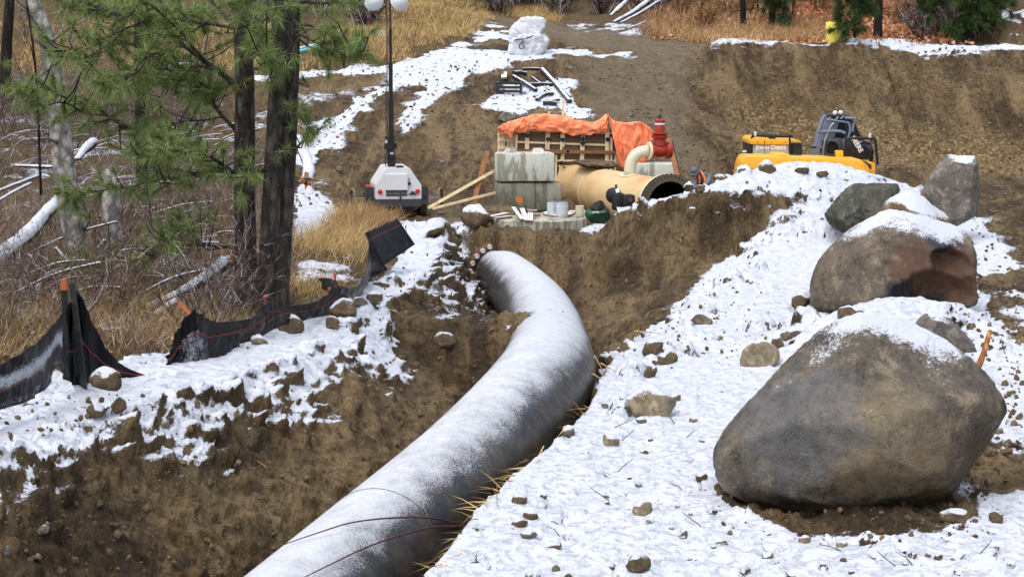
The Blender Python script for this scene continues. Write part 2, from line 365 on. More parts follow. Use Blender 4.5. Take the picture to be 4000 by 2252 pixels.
# ------------------------------------------------------------------ painted zones (traced once, carried by the ground itself)
K = 4000/2575.0
def D(*p): return [(p[i]*K, p[i+1]*K) for i in range(0, len(p), 2)]
SNOWZ = [  # (polygon, near, far, cover)
    (D(-100, 1080, 0, 1010, 120, 950, 220, 960, 340, 905, 420, 895, 560, 870, 640, 840, 690, 795, 760, 785, 870, 765, 960, 765, 1010, 870, 980, 890, 930, 950, 880, 905, 800, 960, 740, 1010, 660, 1040, 590, 1050, 530, 1085, 500, 1150, 430, 1150, 380, 1110, 280, 1120, 200, 1165, 110, 1190, 60, 1225, -100, 1230), 12, 33, 1.02),
    (D(-100, 1180, 0, 1160, 200, 1110, 400, 1090, 520, 1060, 700, 1000, 900, 880, 1010, 860, 1040, 960, 960, 1040, 800, 1110, 640, 1120, 560, 1230, 420, 1220, 250, 1220, 60, 1300, -100, 1300), 12, 33, .52),
    (D(905, 740, 960, 690, 1030, 620, 990, 545, 1060, 545, 1190, 610, 1195, 650, 1205, 725, 1180, 780, 1120, 790, 1050, 740, 960, 760, 890, 765), 26, 45, .88),
    (D(1165, 783, 1255, 772, 1258, 786, 1170, 800), 24, 40, .9), (D(1190, 855, 1330, 797, 1405, 797, 1420, 818, 1330, 842, 1280, 872, 1230, 880), 24, 30, .72),
    (D(800, 960, 840, 945, 865, 985, 830, 985), 15, 30, .9), (D(40, 1355, 110, 1360, 140, 1385, 90, 1380), 12, 20, .95), (D(1050, 740, 1150, 745, 1250, 820, 1090, 815), 20, 40, .5),
    (D(900, 880, 1010, 900, 960, 985, 900, 960), 15, 30, .45), (D(540, 1000, 760, 960, 760, 1030, 560, 1080), 15, 30, .5),
    (D(985, 1480, 1085, 1310, 1195, 1180, 1345, 1060, 1455, 990, 1515, 920, 1600, 870, 1660, 812, 1765, 700, 1855, 620, 1965, 562, 2055, 498, 1950, 495, 1850, 500, 1790, 492, 1700, 512, 1570, 552, 1470, 580, 1440, 590, 1470, 540, 1560, 500, 1700, 450, 1900, 380, 2250, 380, 2480, 500, 2540, 600, 2700, 640, 2700, 1480), 11, 45, .965),
    (D(1480, 570, 1700, 500, 1800, 480, 1760, 520, 1560, 620, 1500, 600), 30, 45, .42), (D(1780, 480, 2060, 480, 1960, 570, 1800, 560), 30, 45, .5),
    (D(600, 190, 770, 172, 990, 160, 1100, 118, 1115, 135, 1040, 165, 980, 188, 860, 192, 760, 208, 600, 210), 50, 75, .72),
    (D(1010, 160, 1130, 120, 1290, 128, 1430, 122, 1600, 135, 1590, 160, 1540, 145, 1420, 142, 1300, 162, 1210, 187, 1130, 238, 1090, 278, 1050, 310, 1030, 345, 990, 340, 990, 290, 1040, 245, 1070, 215, 1010, 235, 940, 265, 890, 310, 860, 345, 870, 400, 845, 410, 830, 380, 770, 420, 735, 440, 735, 390, 790, 340, 830, 300, 900, 250, 960, 215, 1000, 190), 44, 72, .74),
    (D(1130, 118, 1180, 90, 1225, 50, 1300, 82, 1290, 105, 1230, 120), 55, 90, .62),
    (D(1180, 270, 1230, 232, 1300, 205, 1400, 208, 1415, 160, 1445, 180, 1450, 225, 1490, 300, 1450, 312, 1400, 285, 1300, 288), 48, 66, .70),
    (D(1750, 135, 1850, 95, 2050, 115, 2200, 98, 2330, 115, 2700, 108, 2700, 137, 2400, 142, 2300, 152, 2150, 124, 2080, 128, 1980, 122, 1900, 116, 1800, 134), 60, 70, .97),
    (D(735, 470, 755, 440, 800, 480, 855, 520, 855, 560, 770, 605, 735, 605), 30, 60, .8), (D(790, 440, 860, 455, 800, 470), 40, 60, .7),
    (D(2520, 42, 2610, 15, 2610, 72, 2535, 74), 60, 100, .95), (D(2480, 335, 2600, 285, 2600, 298, 2500, 338), 45, 70, .8), (D(2500, 375, 2600, 345, 2600, 375), 45, 70, .55), (D(2540, 100, 2600, 80, 2600, 92), 60, 100, .8),
    (D(0, 280, 640, 300, 640, 400, 400, 560, 0, 600), 38, 66, .24), (D(640, 230, 990, 200, 760, 400, 640, 420), 46, 70, .28), (D(0, 580, 700, 620, 700, 900, 0, 900), 18, 45, .22), (D(740, 640, 900, 640, 900, 760, 740, 760), 25, 40, .4),
    (D(1140, 567, 1200, 560, 1230, 592, 1150, 584), 38, 50, .85), (D(1225, 600, 1290, 608, 1300, 652, 1215, 625), 38, 50, .8), (D(1420, 600, 1480, 575, 1500, 600), 38, 46, .6),
    (D(1330, 85, 1700, 70, 1640, 95, 1560, 90), 70, 100, .3), (D(900, 110, 960, 70, 970, 85, 915, 130), 60, 90, .8), (D(1420, 60, 1660, 50, 1620, 85, 1440, 75), 75, 110, .42), (D(2450, 480, 2530, 520, 2600, 660, 2600, 1050, 2500, 1000, 2430, 800), 20, 50, .78),
]
NOSNOW = [(D(1795, 1235, 1850, 1225, 2100, 1200, 2370, 1205, 2455, 1280, 2440, 1320, 2370, 1352, 2230, 1362, 2050, 1352, 1900, 1300, 1830, 1280), 12, 20, 1), (D(2350, 1180, 2480, 1100, 2700, 1090, 2700, 1240, 2500, 1250, 2380, 1260), 12, 22, .62),
          (D(2470, 560, 2530, 640, 2700, 800, 2700, 540, 2480, 400, 2340, 440), 30, 48, .8), (D(1980, 770, 2040, 745, 2050, 790, 1985, 790), 25, 34, .7), (D(2440, 700, 2700, 660, 2700, 900, 2500, 860), 24, 45, .45), (D(120, 960, 220, 975, 160, 1010, 40, 1030), 14, 20, .5)]
VEGZ = [(D(740, 175, 800, 120, 900, 40, 1030, -40, 1215, -40, 1220, 55, 1180, 95, 1100, 120, 1000, 160, 850, 165), 60, 200, 1), (D(-300, 60, 760, 60, 760, 170, 600, 200, -300, 260), 60, 200, .75), (D(-900, 240, 640, 200, 640, 620, 500, 900, 300, 980, 0, 1000, -900, 1200), 17, 66, .8), (D(-900, -100, 3500, -100, 3500, 20, 2480, 110, 1760, 112, 1600, 80, 1450, 55, 1260, 38, 1215, 60, 700, 170, -900, 240), 68, 250, .9),
        (D(640, 600, 740, 600, 860, 560, 1000, 500, 1060, 560, 900, 700, 700, 780, 640, 770), 22, 47, .9)]
LEAFZ = [(D(1600, 85, 1640, -200, 2650, -200, 2470, 60, 2430, 112, 1780, 112), 67, 250, 1), (D(480, 330, 640, 330, 600, 500, 480, 480), 30, 60, .6)]
ROADZ = [(D(1210, 40, 1245, 42, 1400, 66, 1560, 80, 1745, 108, 1765, 140, 1590, 138, 1370, 98, 1290, 82), 60, 110, 1), (D(1440, 140, 1740, 140, 1710, 300, 1800, 420, 1700, 440, 1500, 290), 47, 70, .85), (D(1060, 500, 1260, 500, 1260, 570, 1060, 560), 38, 50, .6)]
GRAVZ = [(D(1820, 240, 2060, 300, 2300, 330, 2700, 380, 2700, 460, 2200, 420, 1850, 355), 45, 66, 1), (D(1900, 150, 2500, 180, 2500, 240, 1900, 240), 45, 66, .3)]
def zone(zs, warp, n=3):
    PX, PY = pix(GX, GY, GZ); t = np.zeros(GX.shape); warp = warp*np.clip(18/GY, .2, 1)**.8
    for k in range(n):
        sc = 6.0/np.sqrt(GY/18); wx = fbm(GX*1.3*sc/6, GY*.8*sc/6+GZ, 5, 20+k, .62)*warp; wy = fbm(GX*1.3*sc/6, GY*.8*sc/6+GZ, 5, 40+k, .62)*warp*.8
        m = np.zeros(GX.shape)
        for poly, y0, y1, c in zs: m = np.maximum(m, c*(inpoly(PX+wx, PY+wy, poly) & (GY > y0) & (GY < y1)))
        t += m/n
    return t
def blur(a, k):
    "separable box blur, twice"
    for _ in range(2):
        for ax in (0, 1):
            p = np.concatenate([np.repeat(np.take(a, [0], ax), k, ax), a, np.repeat(np.take(a, [-1], ax), k, ax)], ax)
            c = np.cumsum(p, ax); z = np.zeros_like(np.take(c, [0], ax)); c = np.concatenate([z, c], ax); w = 2*k+1; n = a.shape[ax]
            a = (np.take(c, np.arange(w, w+n), ax) - np.take(c, np.arange(0, n), ax))/w
    return a
A_snow = blur(zone(SNOWZ, 130), 3) * (1 - blur(zone(NOSNOW, 60), 3))
A_veg, A_leaf, A_road, A_grav = blur(zone(VEGZ, 34), 4), blur(zone(LEAFZ, 30), 3), blur(zone(ROADZ, 22), 4), blur(zone(GRAVZ, 60), 7)
# thin cover breaks into patches; slopes shed snow from their steep sides
_pt = sstep(-.15, .3, fbm(GX*.7, GY*.5+GZ, 4, 90)); A_snow = np.where(A_snow < .62, A_snow*(.25+1.3*_pt), A_snow)
# ------------------------------------------------------------------ relief: clods, rills and bucket marks pushed out along the surface
gyx = np.gradient(GZ, axis=1)/np.maximum(np.gradient(GX, axis=1), 1e-6)
dzr = np.gradient(GZ, axis=0); dyr = np.gradient(GY, axis=0); dxr = np.gradient(GX, axis=0); gyy = (dzr - gyx*dxr)/dyr
nl = np.sqrt(1+gyx**2+gyy**2); NX, NY, NZ = -gyx/nl, -gyy/nl, 1/nl
steep = sstep(.12, .5, 1-NZ**2); soft = np.clip(A_snow, 0, 1)
u1 = GX*.8+GZ*.6; v1 = GY*.6+GZ*.9
hf = np.clip(30/GY, 0, 1)**2; mf = np.clip(42/GY, 0, 1)**1.5      # fine relief only where the grid can carry it
rel = fbm(GX*.55, GY*.4+GZ*.5, 3, 1)*.12 + fbm(u1*2.2, v1*1.7, 2, 5)*.08 + fbm(u1*7, v1*5.5, 2, 6)*.03*hf + ridged(u1*4.5, v1*3.6+GZ*2, 2, 9)*.035*mf + fbm(u1*10, v1*8+GZ*5, 2, 12)*.03*hf
# rake lines: noise stretched along the fall line
ga = np.arctan2(gyy, gyx); ca, sa = np.cos(np.median(ga[(steep > .5)])), np.sin(np.median(ga[(steep > .5)]))
left = GX < pipe_xz(GY)[0]
st_a = np.where(left, GX*.25+GY*.95-GZ*.55, GX*.5+GY*.75+GZ*.45)
rake = ridged(st_a*2.6, np.where(left, GX, GX+GY)*.35, 3, 15)
rel = rel + steep*(rake*.085 + (GY > 57)*(GX > 4)*(ridged((GX*.8+GZ*1.1)*.55, GX*.12+GY*.2, 3, 41)*.60 + fbm(GX*.5, GZ*1.1, 3, 44)*.45 + ridged(GX*1.6+GZ*1.5, GZ*1.2-GX*.3, 2, 47)*.16) + ridged(u1*1.3, v1*1.3+GZ, 3, 30)*np.where(GY < 30, .07, .12))
rel = rel*(1-.68*soft*(1-steep))
px_, pz_ = pipe_xz(GY)
nearpipe = np.exp(-((np.hypot(GX-px_, GZ-pz_)-PIPE_R)/.2)**2)*(GY < 45); rel = rel*(1-.6*nearpipe)
clod = np.maximum(0, perlin(GX*5.5, GY*4.2+GZ*4, 70))**2*.30 + np.maximum(0, perlin(GX*11, GY*8+GZ*8, 71))**2*.14*hf + np.maximum(0, perlin(GX*2.6, GY*2.1+GZ*2, 72)-.15)**2*.5*(1-.8*soft*(1-steep))
crest = np.clip(A_snow*2, 0, 1)*(steep*.75+.16) + (1-A_snow)*.42
rel = rel + clod*crest*(1-.7*A_road)
# wheel ruts on the road and in the mud at the far right
rel = rel - A_road*.05*np.maximum(0, np.sin(GX*1.9+GY*.2))*fbm(GX*.6, GY*.6, 2, 77)
lump = np.zeros(GX.shape); _lr = np.random.default_rng(5)       # lumps of snowy earth pushed up along the lips
for _k in range(130):
    _y = _lr.uniform(14, 43); _side = _lr.random()
    _pxk, _ = pipe_xz(_y); _o = np.interp(_y, [10, 22.9, 28.2, 33.8, 37.5], [1.35, .9, 2.0, 3.4, 4.8])+abs(_lr.normal(0, .35)) if _side < .5 else -np.interp(_y, [10, 24, 33, 43], [2.8, 2.7, 2.0, 1.0])-_lr.uniform(-.5, .7)
    if _k > 110: _o = _lr.uniform(1.5, 8); _y = _lr.uniform(22, 42)
    _r, _h = _lr.uniform(.10, .28), _lr.uniform(.06, .20); _i = np.searchsorted(ROWS, (_y-1, _y+1)); _h = 0 if (_y < 20.5 and _k <= 110 and (_side < .5 or _k % 2)) else _h; sl = slice(_i[0], _i[1])
    lump[sl] = np.maximum(lump[sl], _h*np.clip(1.25-((GX[sl]-_pxk-_o)**2+(GY[sl]-_y)**2*.8)/_r**2, 0, 1)**.7)
lump *= (1+.5*fbm(GX*6, GY*6, 3, 66))
A_snow = np.clip(A_snow - .5*(perlin(GX*6.5, GY*4.5+GZ*3, 81) > .52)*(A_snow > .5) - .18*np.clip(fbm(GX*.8, GY*.5, 3, 83)-.05, 0, 1)*2, 0, 1)
rel = rel + lump
_lw = np.interp(GY, [10, 15, 16.4, 20.7, 22.9, 24.6, 26], [1.65, 1.42, 1.25, .98, .80, .9, 1.3]); _dd = GX-px_
rel = rel*(1-.85*(GY < 25.5)*sstep(.3, .5, _dd)*(1-sstep(_lw+.02, _lw+.25, _dd)))
snowlift = sstep(.35, .75, A_snow)*(.035+.02*fbm(GX*3, GY*3, 3, 50))
rel = rel + snowlift
amp = np.where(GY < 70, 1.0, 1.0+ (GY-70)*.02); rel = rel*np.minimum(amp, 2)
VX, VY, VZ = GX+NX*rel, GY+NY*rel, GZ+NZ*rel
GZF = GZ + rel/np.maximum(NZ, .45)
nr, nc = GX.shape; idx = np.arange(nr*nc).reshape(nr, nc)
FA = np.stack([idx[:-1, :-1], idx[:-1, 1:], idx[1:, 1:], idx[1:, :-1]], -1)
def ground_mat():
    s = NT('ground'); ob = s.co.outputs['Object']
    big = s.noise(.5, 5, .6); mid = s.noise(3.2, 6, .65); fine = s.noise(16, 5, .7); vf = s.noise(55, 3, .6)
    dirt = s.ramp(mid, [(.28, srgb(76, 64, 48)), (.5, srgb(108, 92, 69)), (.72, srgb(136, 118, 91))])
    dirt = s.mix(s.ramp(big, [(.42, 0), (.62, .7)]), dirt, srgb(132, 110, 76)); dirt = s.mix(s.ramp(s.noise(.8, 6, .7, .8), [(.36, .6), (.47, 0)]), dirt, srgb(76, 62, 46))
    pale = s.ramp(s.noise(1.1, 6, .7, .6), [(.56, 0), (.66, .55)]); dirt = s.mix(pale, dirt, srgb(156, 138, 108))
    peb = s.vor(26); pc = s.vor(26, out=1); pm = s.math('MULTIPLY', s.ramp(peb, [(.16, 1), (.24, 0)]), s.ramp(s.sep(pc, 0), [(.80, 0), (.84, 1)]))
    dirt = s.mix(pm, dirt, s.ramp(s.sep(pc, 1), [(0, srgb(92, 84, 72)), (.6, srgb(140, 126, 104)), (1, srgb(176, 160, 132))]))
    cr = s.ramp(s.noise(9, 6, .75, .4), [(.36, 1), (.48, 0)]); dirt = s.mix(s.math('MULTIPLY', cr, .5), dirt, srgb(52, 42, 30))
    sa = s.noise(1.0, 5, .7, .4, s.map((3.4, .5, .32), (0, R(38), 0))); sb = s.noise(1.0, 5, .7, .4, s.map((3.4, .5, .32), (0, R(-40), 0)))
    sk = s.mix(s.attr('side'), sa, sb); dirt = s.mix(s.ramp(sk, [(.34, .55), (.46, 0)]), dirt, srgb(72, 58, 42)); dirt = s.mix(s.ramp(sk, [(.54, 0), (.66, .6)]), dirt, srgb(158, 136, 102))
    la = s.noise(1.0, 6, .7, .5, s.map((.95, .3, .16), (0, R(38), 0))); lb = s.noise(1.0, 6, .7, .5, s.map((.95, .3, .16), (0, R(-40), 0))); sl = s.mix(s.attr('side'), la, lb)
    dirt = s.mix(s.ramp(sl, [(.40, .8), (.48, 0)]), dirt, srgb(66, 52, 37)); dirt = s.mix(s.ramp(sl, [(.52, 0), (.60, .7)]), dirt, srgb(158, 138, 104))  # broad streaks paint in shaded recesses as well as wet and scraped soil
    rd = s.ramp(mid, [(.3, srgb(112, 100, 82)), (.7, srgb(150, 138, 116))])
    col = s.mix(s.attr('road'), dirt, rd)
    gv = s.vor(11); gc = s.vor(11, out=1); gcol = s.ramp(s.sep(gc, 0), [(0, srgb(130, 108, 66)), (.5, srgb(174, 150, 102)), (.8, srgb(206, 188, 148)), (1, srgb(134, 126, 110))])
    gcol = s.mix(s.ramp(gv, [(.42, 0), (.62, .8)]), gcol, srgb(96, 76, 46)); gcol = s.mix(s.ramp(mid, [(.38, .6), (.5, 0)]), gcol, srgb(104, 84, 54)); col = s.mix(s.math('MULTIPLY', s.attr('grav'), .95), col, gcol)
    veg = s.ramp(fine, [(.25, srgb(60, 50, 40)), (.5, srgb(106, 88, 62)), (.75, srgb(156, 134, 92))])
    col = s.mix(s.attr('veg'), col, veg)
    lc = s.vor(5, out=1); leaf = s.ramp(s.sep(lc, 0), [(0, srgb(92, 68, 50)), (.4, srgb(150, 108, 76)), (.75, srgb(186, 136, 98)), (1, srgb(208, 172, 138))])
    leaf = s.mix(s.ramp(s.vor(5), [(.3, 0), (.55, .8)]), leaf, srgb(70, 48, 32)); col = s.mix(s.math('MULTIPLY', s.attr('leaf'), .9), col, leaf)
    nz = s.sep(s.geo.outputs['Normal'], 2)
    a = s.math('ADD', s.attr('snow'), s.math('MULTIPLY', s.math('SUBTRACT', fine, .5), 1.0))
    a = s.math('ADD', a, s.math('MULTIPLY', s.math('SUBTRACT', mid, .5), .8))
    a = s.math('ADD', a, s.math('MULTIPLY', s.math('SUBTRACT', vf, .5), .55))
    a = s.math('ADD', a, s.math('MULTIPLY', s.math('SUBTRACT', nz, .75), 1.25))
    sp = s.ramp(s.noise(20, 4, .75, .3), [(.64, 0), (.70, 1)]); a = s.math('SUBTRACT', a, s.math('MULTIPLY', sp, .45)); a = s.math('SUBTRACT', a, .07)
    col = s.mix(1.0, col, (.76, .73, .70, 1), 'MULTIPLY')
    sm = s.ramp(a, [(.50, 0), (.62, 1)])
    snowc = s.ramp(mid, [(.3, (.52, .555, .63, 1)), (.65, (.615, .645, .715, 1))])
    col = s.mix(sm, col, snowc)
    h = s.math('ADD', s.math('MULTIPLY', fine, 1.0), s.math('MULTIPLY', sk, 1.2)); h = s.math('ADD', h, s.math('MULTIPLY', cr, -.5)); h = s.math('ADD', h, s.math('MULTIPLY', vf, .45)); h = s.math('ADD', h, s.math('MULTIPLY', mid, .8))
    h = s.math('ADD', s.math('MULTIPLY', h, s.math('SUBTRACT', 1.0, s.math('MULTIPLY', sm, .72))), s.math('MULTIPLY', sm, .5))
    b = s.bump(h, .9, .09)
    ro = s.mix(sm, (.86,)*3+(1,), (.72,)*3+(1,)); s.done(col, ro, b, spec=.25)
    return s.m
ground_mat()
A_side = (GX > px_+(GY > 45)*(-1.5)).astype(float)
ATT = {'side': A_side, 'snow': A_snow, 'veg': A_veg, 'leaf': A_leaf, 'road': A_road, 'grav': A_grav}
def sub_terrain(name, mask):
    "cut one named piece out of the shared grid"
    F = FA[mask]; used = np.unique(F); re = np.full(nr*nc, -1); re[used] = np.arange(len(used))
    V = np.stack([VX.ravel(), VY.ravel(), VZ.ravel()], 1)[used]
    return setp(np_mesh(name, V, re[F], 'ground', None, True, {k: v.ravel()[used] for k, v in ATT.items()}), kind='structure')
yc = GY[:-1, :-1]; dp = (GX-px_)[:-1, :-1]
m_road = (A_road[:-1, :-1] > .5) & (yc > 60)
m_trench = (~m_road) & (yc < 44.5) & (dp < np.interp(yc, [10, 22.9, 28.2, 33.8, 39.3, 41, 44], [1.2, .8, 1.9, 3.3, 4.9, 2.6, 1.2])) & (dp > -np.interp(yc, [10, 24, 33, 43], [2.7, 2.6, 1.9, .8]))
m_hill = (~m_road) & (~m_trench) & (yc > 48)
sub_terrain('dirt_road', m_road); sub_terrain('trench', m_trench); sub_terrain('hillside', m_hill)
sub_terrain('ground', ~(m_road | m_trench | m_hill))
# ------------------------------------------------------------------ black pipe in the trench
def pipe_mats():
    s = NT('snowy_black_plastic'); nz = s.sep(s.geo.outputs['Normal'], 2)
    nx = s.sep(s.geo.outputs['Normal'], 0)
    n1 = s.noise(55, 5, .75); n2 = s.noise(2.2, 5, .6); n3 = s.noise(9, 4, .7)
    a = s.math('ADD', nz, s.math('MULTIPLY', s.math('SUBTRACT', n1, .5), 1.15)); a = s.math('ADD', a, s.math('MULTIPLY', s.math('SUBTRACT', n2, .5), .6))
    a = s.math('ADD', a, s.math('ADD', s.math('MULTIPLY', nx, .05), s.math('MULTIPLY', s.sep(s.geo.outputs['Normal'], 1), .75)))
    a = s.math('ADD', a, .02)
    sm = s.ramp(a, [(.56, 0), (.72, .62), (.98, 1)])
    mud = s.ramp(s.noise(3, 6, .7), [(.45, 0), (.7, 1)])
    bl = s.mix(s.math('MULTIPLY', mud, .75), (.012, .013, .016, 1), srgb(84, 70, 52))
    sc = s.ramp(n3, [(.3, (.42, .445, .495, 1)), (.7, (.56, .585, .63, 1))])
    col = s.mix(sm, bl, sc); ro = s.mix(sm, s.ramp(n3, [(.3, .3), (.7, .55)]), (.8,)*3+(1,))
    s.done(col, ro, s.bump(n1, .25, .01))
pipe_mats(); paint('dark_plastic', (.013, .014, .016, 1), .4, .2, 4, .35); paint('white_plastic', (.60, .61, .61, 1), .4, .08, 3, .1)
paint('rusty_steel', (.14, .06, .03, 1), .7, .3, 6, .3)
pp = thing('black_pipe', 'large black plastic pipe dusted with snow curving through the trench', 'pipe', tuple(PIPE[30]))
o0 = Vector(pp.location)
MB().tube([p-o0 for p in catmull(_pc, 14)], PIPE_R, 72).build('pipe_wall', 'snowy_black_plastic', pp, 'all', False)
# weld bead rings
for yy in (17.2,):
    i = int(np.argmin(abs(_PY-yy))); c = PIPE[i]; d = (PIPE[i+1]-PIPE[i-1]).normalized(); b = MB()
    a = d.orthogonal().normalized(); e = d.cross(a)
    b.tube([c-o0+(a*math.cos(t*math.pi/36)+e*math.sin(t*math.pi/36))*(PIPE_R-.002) for t in range(73)], .008, 6)
    b.build('weld_bead', 'snowy_black_plastic', pp, 'all')
# backing ring with white capped bolts at the far end
c = PIPE[-1]; d = (PIPE[-1]-PIPE[-4]).normalized(); a = Vector((1, 0, 0)) - d*d.x; a.normalize(); e = d.cross(a); e = -e if e.z < 0 else e
b = MB(); prev = []
for rr, dd in ((.64, -.10), (.86, -.10), (.86, .0), (.64, .0)): prev.append((rr, dd))
V = []; F = []
for rr, dd in prev:
    for k in range(48): V.append(c-o0+d*dd+(a*math.cos(k*math.pi/24)+e*math.sin(k*math.pi/24))*rr)
for i in range(4):
    for k in range(48): F.append((i*48+k, i*48+(k+1) % 48, ((i+1) % 4)*48+(k+1) % 48, ((i+1) % 4)*48+k))
rg = MB().add(V, F).build('backing_ring', 'rusty_steel', pp, 'all')
for k in range(24):
    t = k*math.pi/12+.1
    if math.sin(t) < -.2: continue
    q = c-o0+(a*math.cos(t)+e*math.sin(t))*.755
    MB().lathe([(0, .0), (.062, .0), (.062, .05), (.05, .075), (.035, .075), (.03, .06), (0, .06)], 14, cap=False).xf(Matrix.Translation(q-d*.1) @ (-d).to_track_quat('Z', 'Y').to_matrix().to_4x4()).build('bolt_cap', 'white_plastic', rg, True)
# ------------------------------------------------------------------ boulders and stones
def rock_mat(name, c0, c1, c2, snow=.82, gloss=.5, streak=None, patch=None):
    s = NT(name); a = s.noise(1.6, 6, .65, .5); b = s.noise(8, 6, .7); f = s.noise(38, 4, .65)
    col = s.ramp(a, [(.3, c0), (.52, c1), (.72, c2)])
    col = s.mix(s.ramp(b, [(.3, .55), (.5, 0)]), col, tuple(x*.4 for x in c0[:3])+(1,))
    col = s.mix(s.ramp(b, [(.60, 0), (.78, .4)]), col, tuple(min(1, x*1.6) for x in c2[:3])+(1,))
    lich = s.ramp(s.noise(3.1, 7, .75, .2), [(.60, 0), (.66, .45)]); col = s.mix(lich, col, tuple(min(1, x*1.7+.01) for x in c2[:3])+(1,))
    mt = s.noise(4.5, 8, .78, .35); col = s.mix(s.ramp(mt, [(.41, .75), (.455, 0)]), col, tuple(x*.5 for x in c0[:3])+(1,)); col = s.mix(s.ramp(mt, [(.545, 0), (.59, .7)]), col, tuple(min(1, x*1.4) for x in c2[:3])+(1,))
    gr_ = s.noise(90, 3, .8); col = s.mix(s.ramp(gr_, [(.35, .5), (.5, 0)]), col, tuple(x*.45 for x in c0[:3])+(1,)); col = s.mix(s.ramp(gr_, [(.6, 0), (.72, .5)]), col, tuple(min(1, x*1.7) for x in c2[:3])+(1,))
    ck = s.n('ShaderNodeTexVoronoi'); ck.feature = 'DISTANCE_TO_EDGE'; ck.inputs['Scale'].default_value = 2.3; wv = s.n('ShaderNodeVectorMath', operation='ADD'); wn_ = s.n('ShaderNodeTexNoise'); wn_.inputs['Scale'].default_value = 3.0; wn_.inputs['Detail'].default_value = 5; s.l(s.co.outputs['Object'], wn_.inputs['Vector']); s.l(s.co.outputs['Object'], wv.inputs[0]); s.l(wn_.outputs['Color'], wv.inputs[1]); s.l(wv.outputs[0], ck.inputs['Vector'])
    crk = s.math('MULTIPLY', s.ramp(ck.outputs['Distance'], [(.0, 1), (.018, 0)]), s.ramp(a, [(.50, 0), (.62, .6)])); col = s.mix(crk, col, tuple(x*.3 for x in c0[:3])+(1,))
    if patch:
        for (ax, ay, az), rad, pc, st in patch:
            v = s.n('ShaderNodeVectorMath', operation='DISTANCE'); s.l(s.co.outputs['Object'], v.inputs[0]); v.inputs[1].default_value = (ax, ay, az)
            d = s.math('ADD', s.math('DIVIDE', v.outputs['Value'], rad), s.math('MULTIPLY', s.math('SUBTRACT', s.noise(3.5, 6, .7), .5), 1.3))
            col = s.mix(s.ramp(d, [(.75, st), (1.0, 0)]), col, s.mix(s.ramp(b, [(.35, 0), (.7, 1)]), tuple(x*.5 for x in pc[:3])+(1,), pc))
    nz = s.math('ADD', s.math('MULTIPLY', s.attr('nz0'), .8), s.math('MULTIPLY', s.sep(s.geo.outputs['Normal'], 2), .2))
    q = s.math('ADD', nz, s.math('MULTIPLY', s.math('SUBTRACT', a, .5), .35)); q = s.math('ADD', q, s.math('MULTIPLY', s.math('SUBTRACT', f, .5), .30)); q = s.math('ADD', q, s.math('MULTIPLY', s.math('SUBTRACT', b, .5), .22))
    sm = s.ramp(q, [(snow-.025, 0), (snow+.035, 1)]); col = s.mix(sm, col, SNOWC)
    h = s.math('ADD', s.math('ADD', b, s.math('MULTIPLY', f, .6)), s.math('SUBTRACT', s.math('MULTIPLY', gr_, .35), s.math('MULTIPLY', crk, .5))); ro = s.mix(sm, s.ramp(b, [(.3, max(.1, gloss-.12)), (.7, gloss+.2)]), (.75,)*3+(1,))
    return s.done(col, ro, s.bump(h, .85, .035), spec=.45)
rock_mat('brown_rock', srgb(58, 53, 47), srgb(92, 83, 70), srgb(122, 109, 88), .79, .30, patch=[((.1, -.9, .95), .7, srgb(150, 134, 106), .5), ((.7, -.9, .5), .6, srgb(116, 92, 64), .45), ((-.75, -.6, 1.1), .75, srgb(112, 112, 114), .6), ((-.2, -.9, .5), .4, srgb(142, 122, 90), .5)])  # the neutral grey patch paints the wet reflection on the upper left facet
rock_mat('rust_rock', srgb(60, 50, 42), srgb(98, 86, 70), srgb(122, 108, 88), .80, .45, patch=[((.62, -.62, .72), .85, srgb(92, 62, 42), .95), ((.0, -.75, .30), .42, srgb(28, 28, 32), .95), ((.5, -.6, .12), .45, srgb(26, 28, 32), .95), ((.72, -.45, 1.38), .38, srgb(34, 38, 46), .95)])
rock_mat('green_rock', srgb(50, 50, 42), srgb(76, 76, 64), srgb(100, 98, 82), 1.05, .7)
rock_mat('grey_rock', srgb(78, 72, 66), srgb(108, 100, 92), srgb(134, 126, 116), .86, .6)
rock_mat('tan_rock', srgb(108, 96, 76), srgb(146, 132, 106), srgb(176, 160, 130), .64, .6)
rock_mat('small_rock', srgb(76, 68, 56), srgb(112, 102, 84), srgb(146, 132, 106), .56, .6)
rock_mat('snowy_rock', srgb(72, 60, 46), srgb(100, 84, 62), srgb(124, 106, 80), .30, .75)
rock_mat('dirty_rock', srgb(72, 58, 42), srgb(100, 82, 58), srgb(124, 106, 80), .66, .75)
rock_mat('soil_clod', srgb(70, 56, 40), srgb(104, 86, 60), srgb(136, 116, 86), 1.6, .8)
_ico = {}
def ico(n):
    if n not in _ico:
        bm = bmesh.new(); bmesh.ops.create_icosphere(bm, subdivisions=n, radius=1); bm.verts.ensure_lookup_table()
        _ico[n] = (np.array([v.co for v in bm.verts]), np.array([[v.index for v in f.verts] for f in bm.faces])); bm.free()
    return _ico[n]
def n3(V, f, o=4, s=0, rid=False):
    g = ridged if rid else fbm
    return (g(V[:, 0]*f+V[:, 2]*f*.61, V[:, 1]*f-V[:, 2]*f*.45, o, s) + g(V[:, 1]*f+V[:, 0]*f*.37, V[:, 2]*f+V[:, 0]*f*.2, o, s+7))/2*1.3
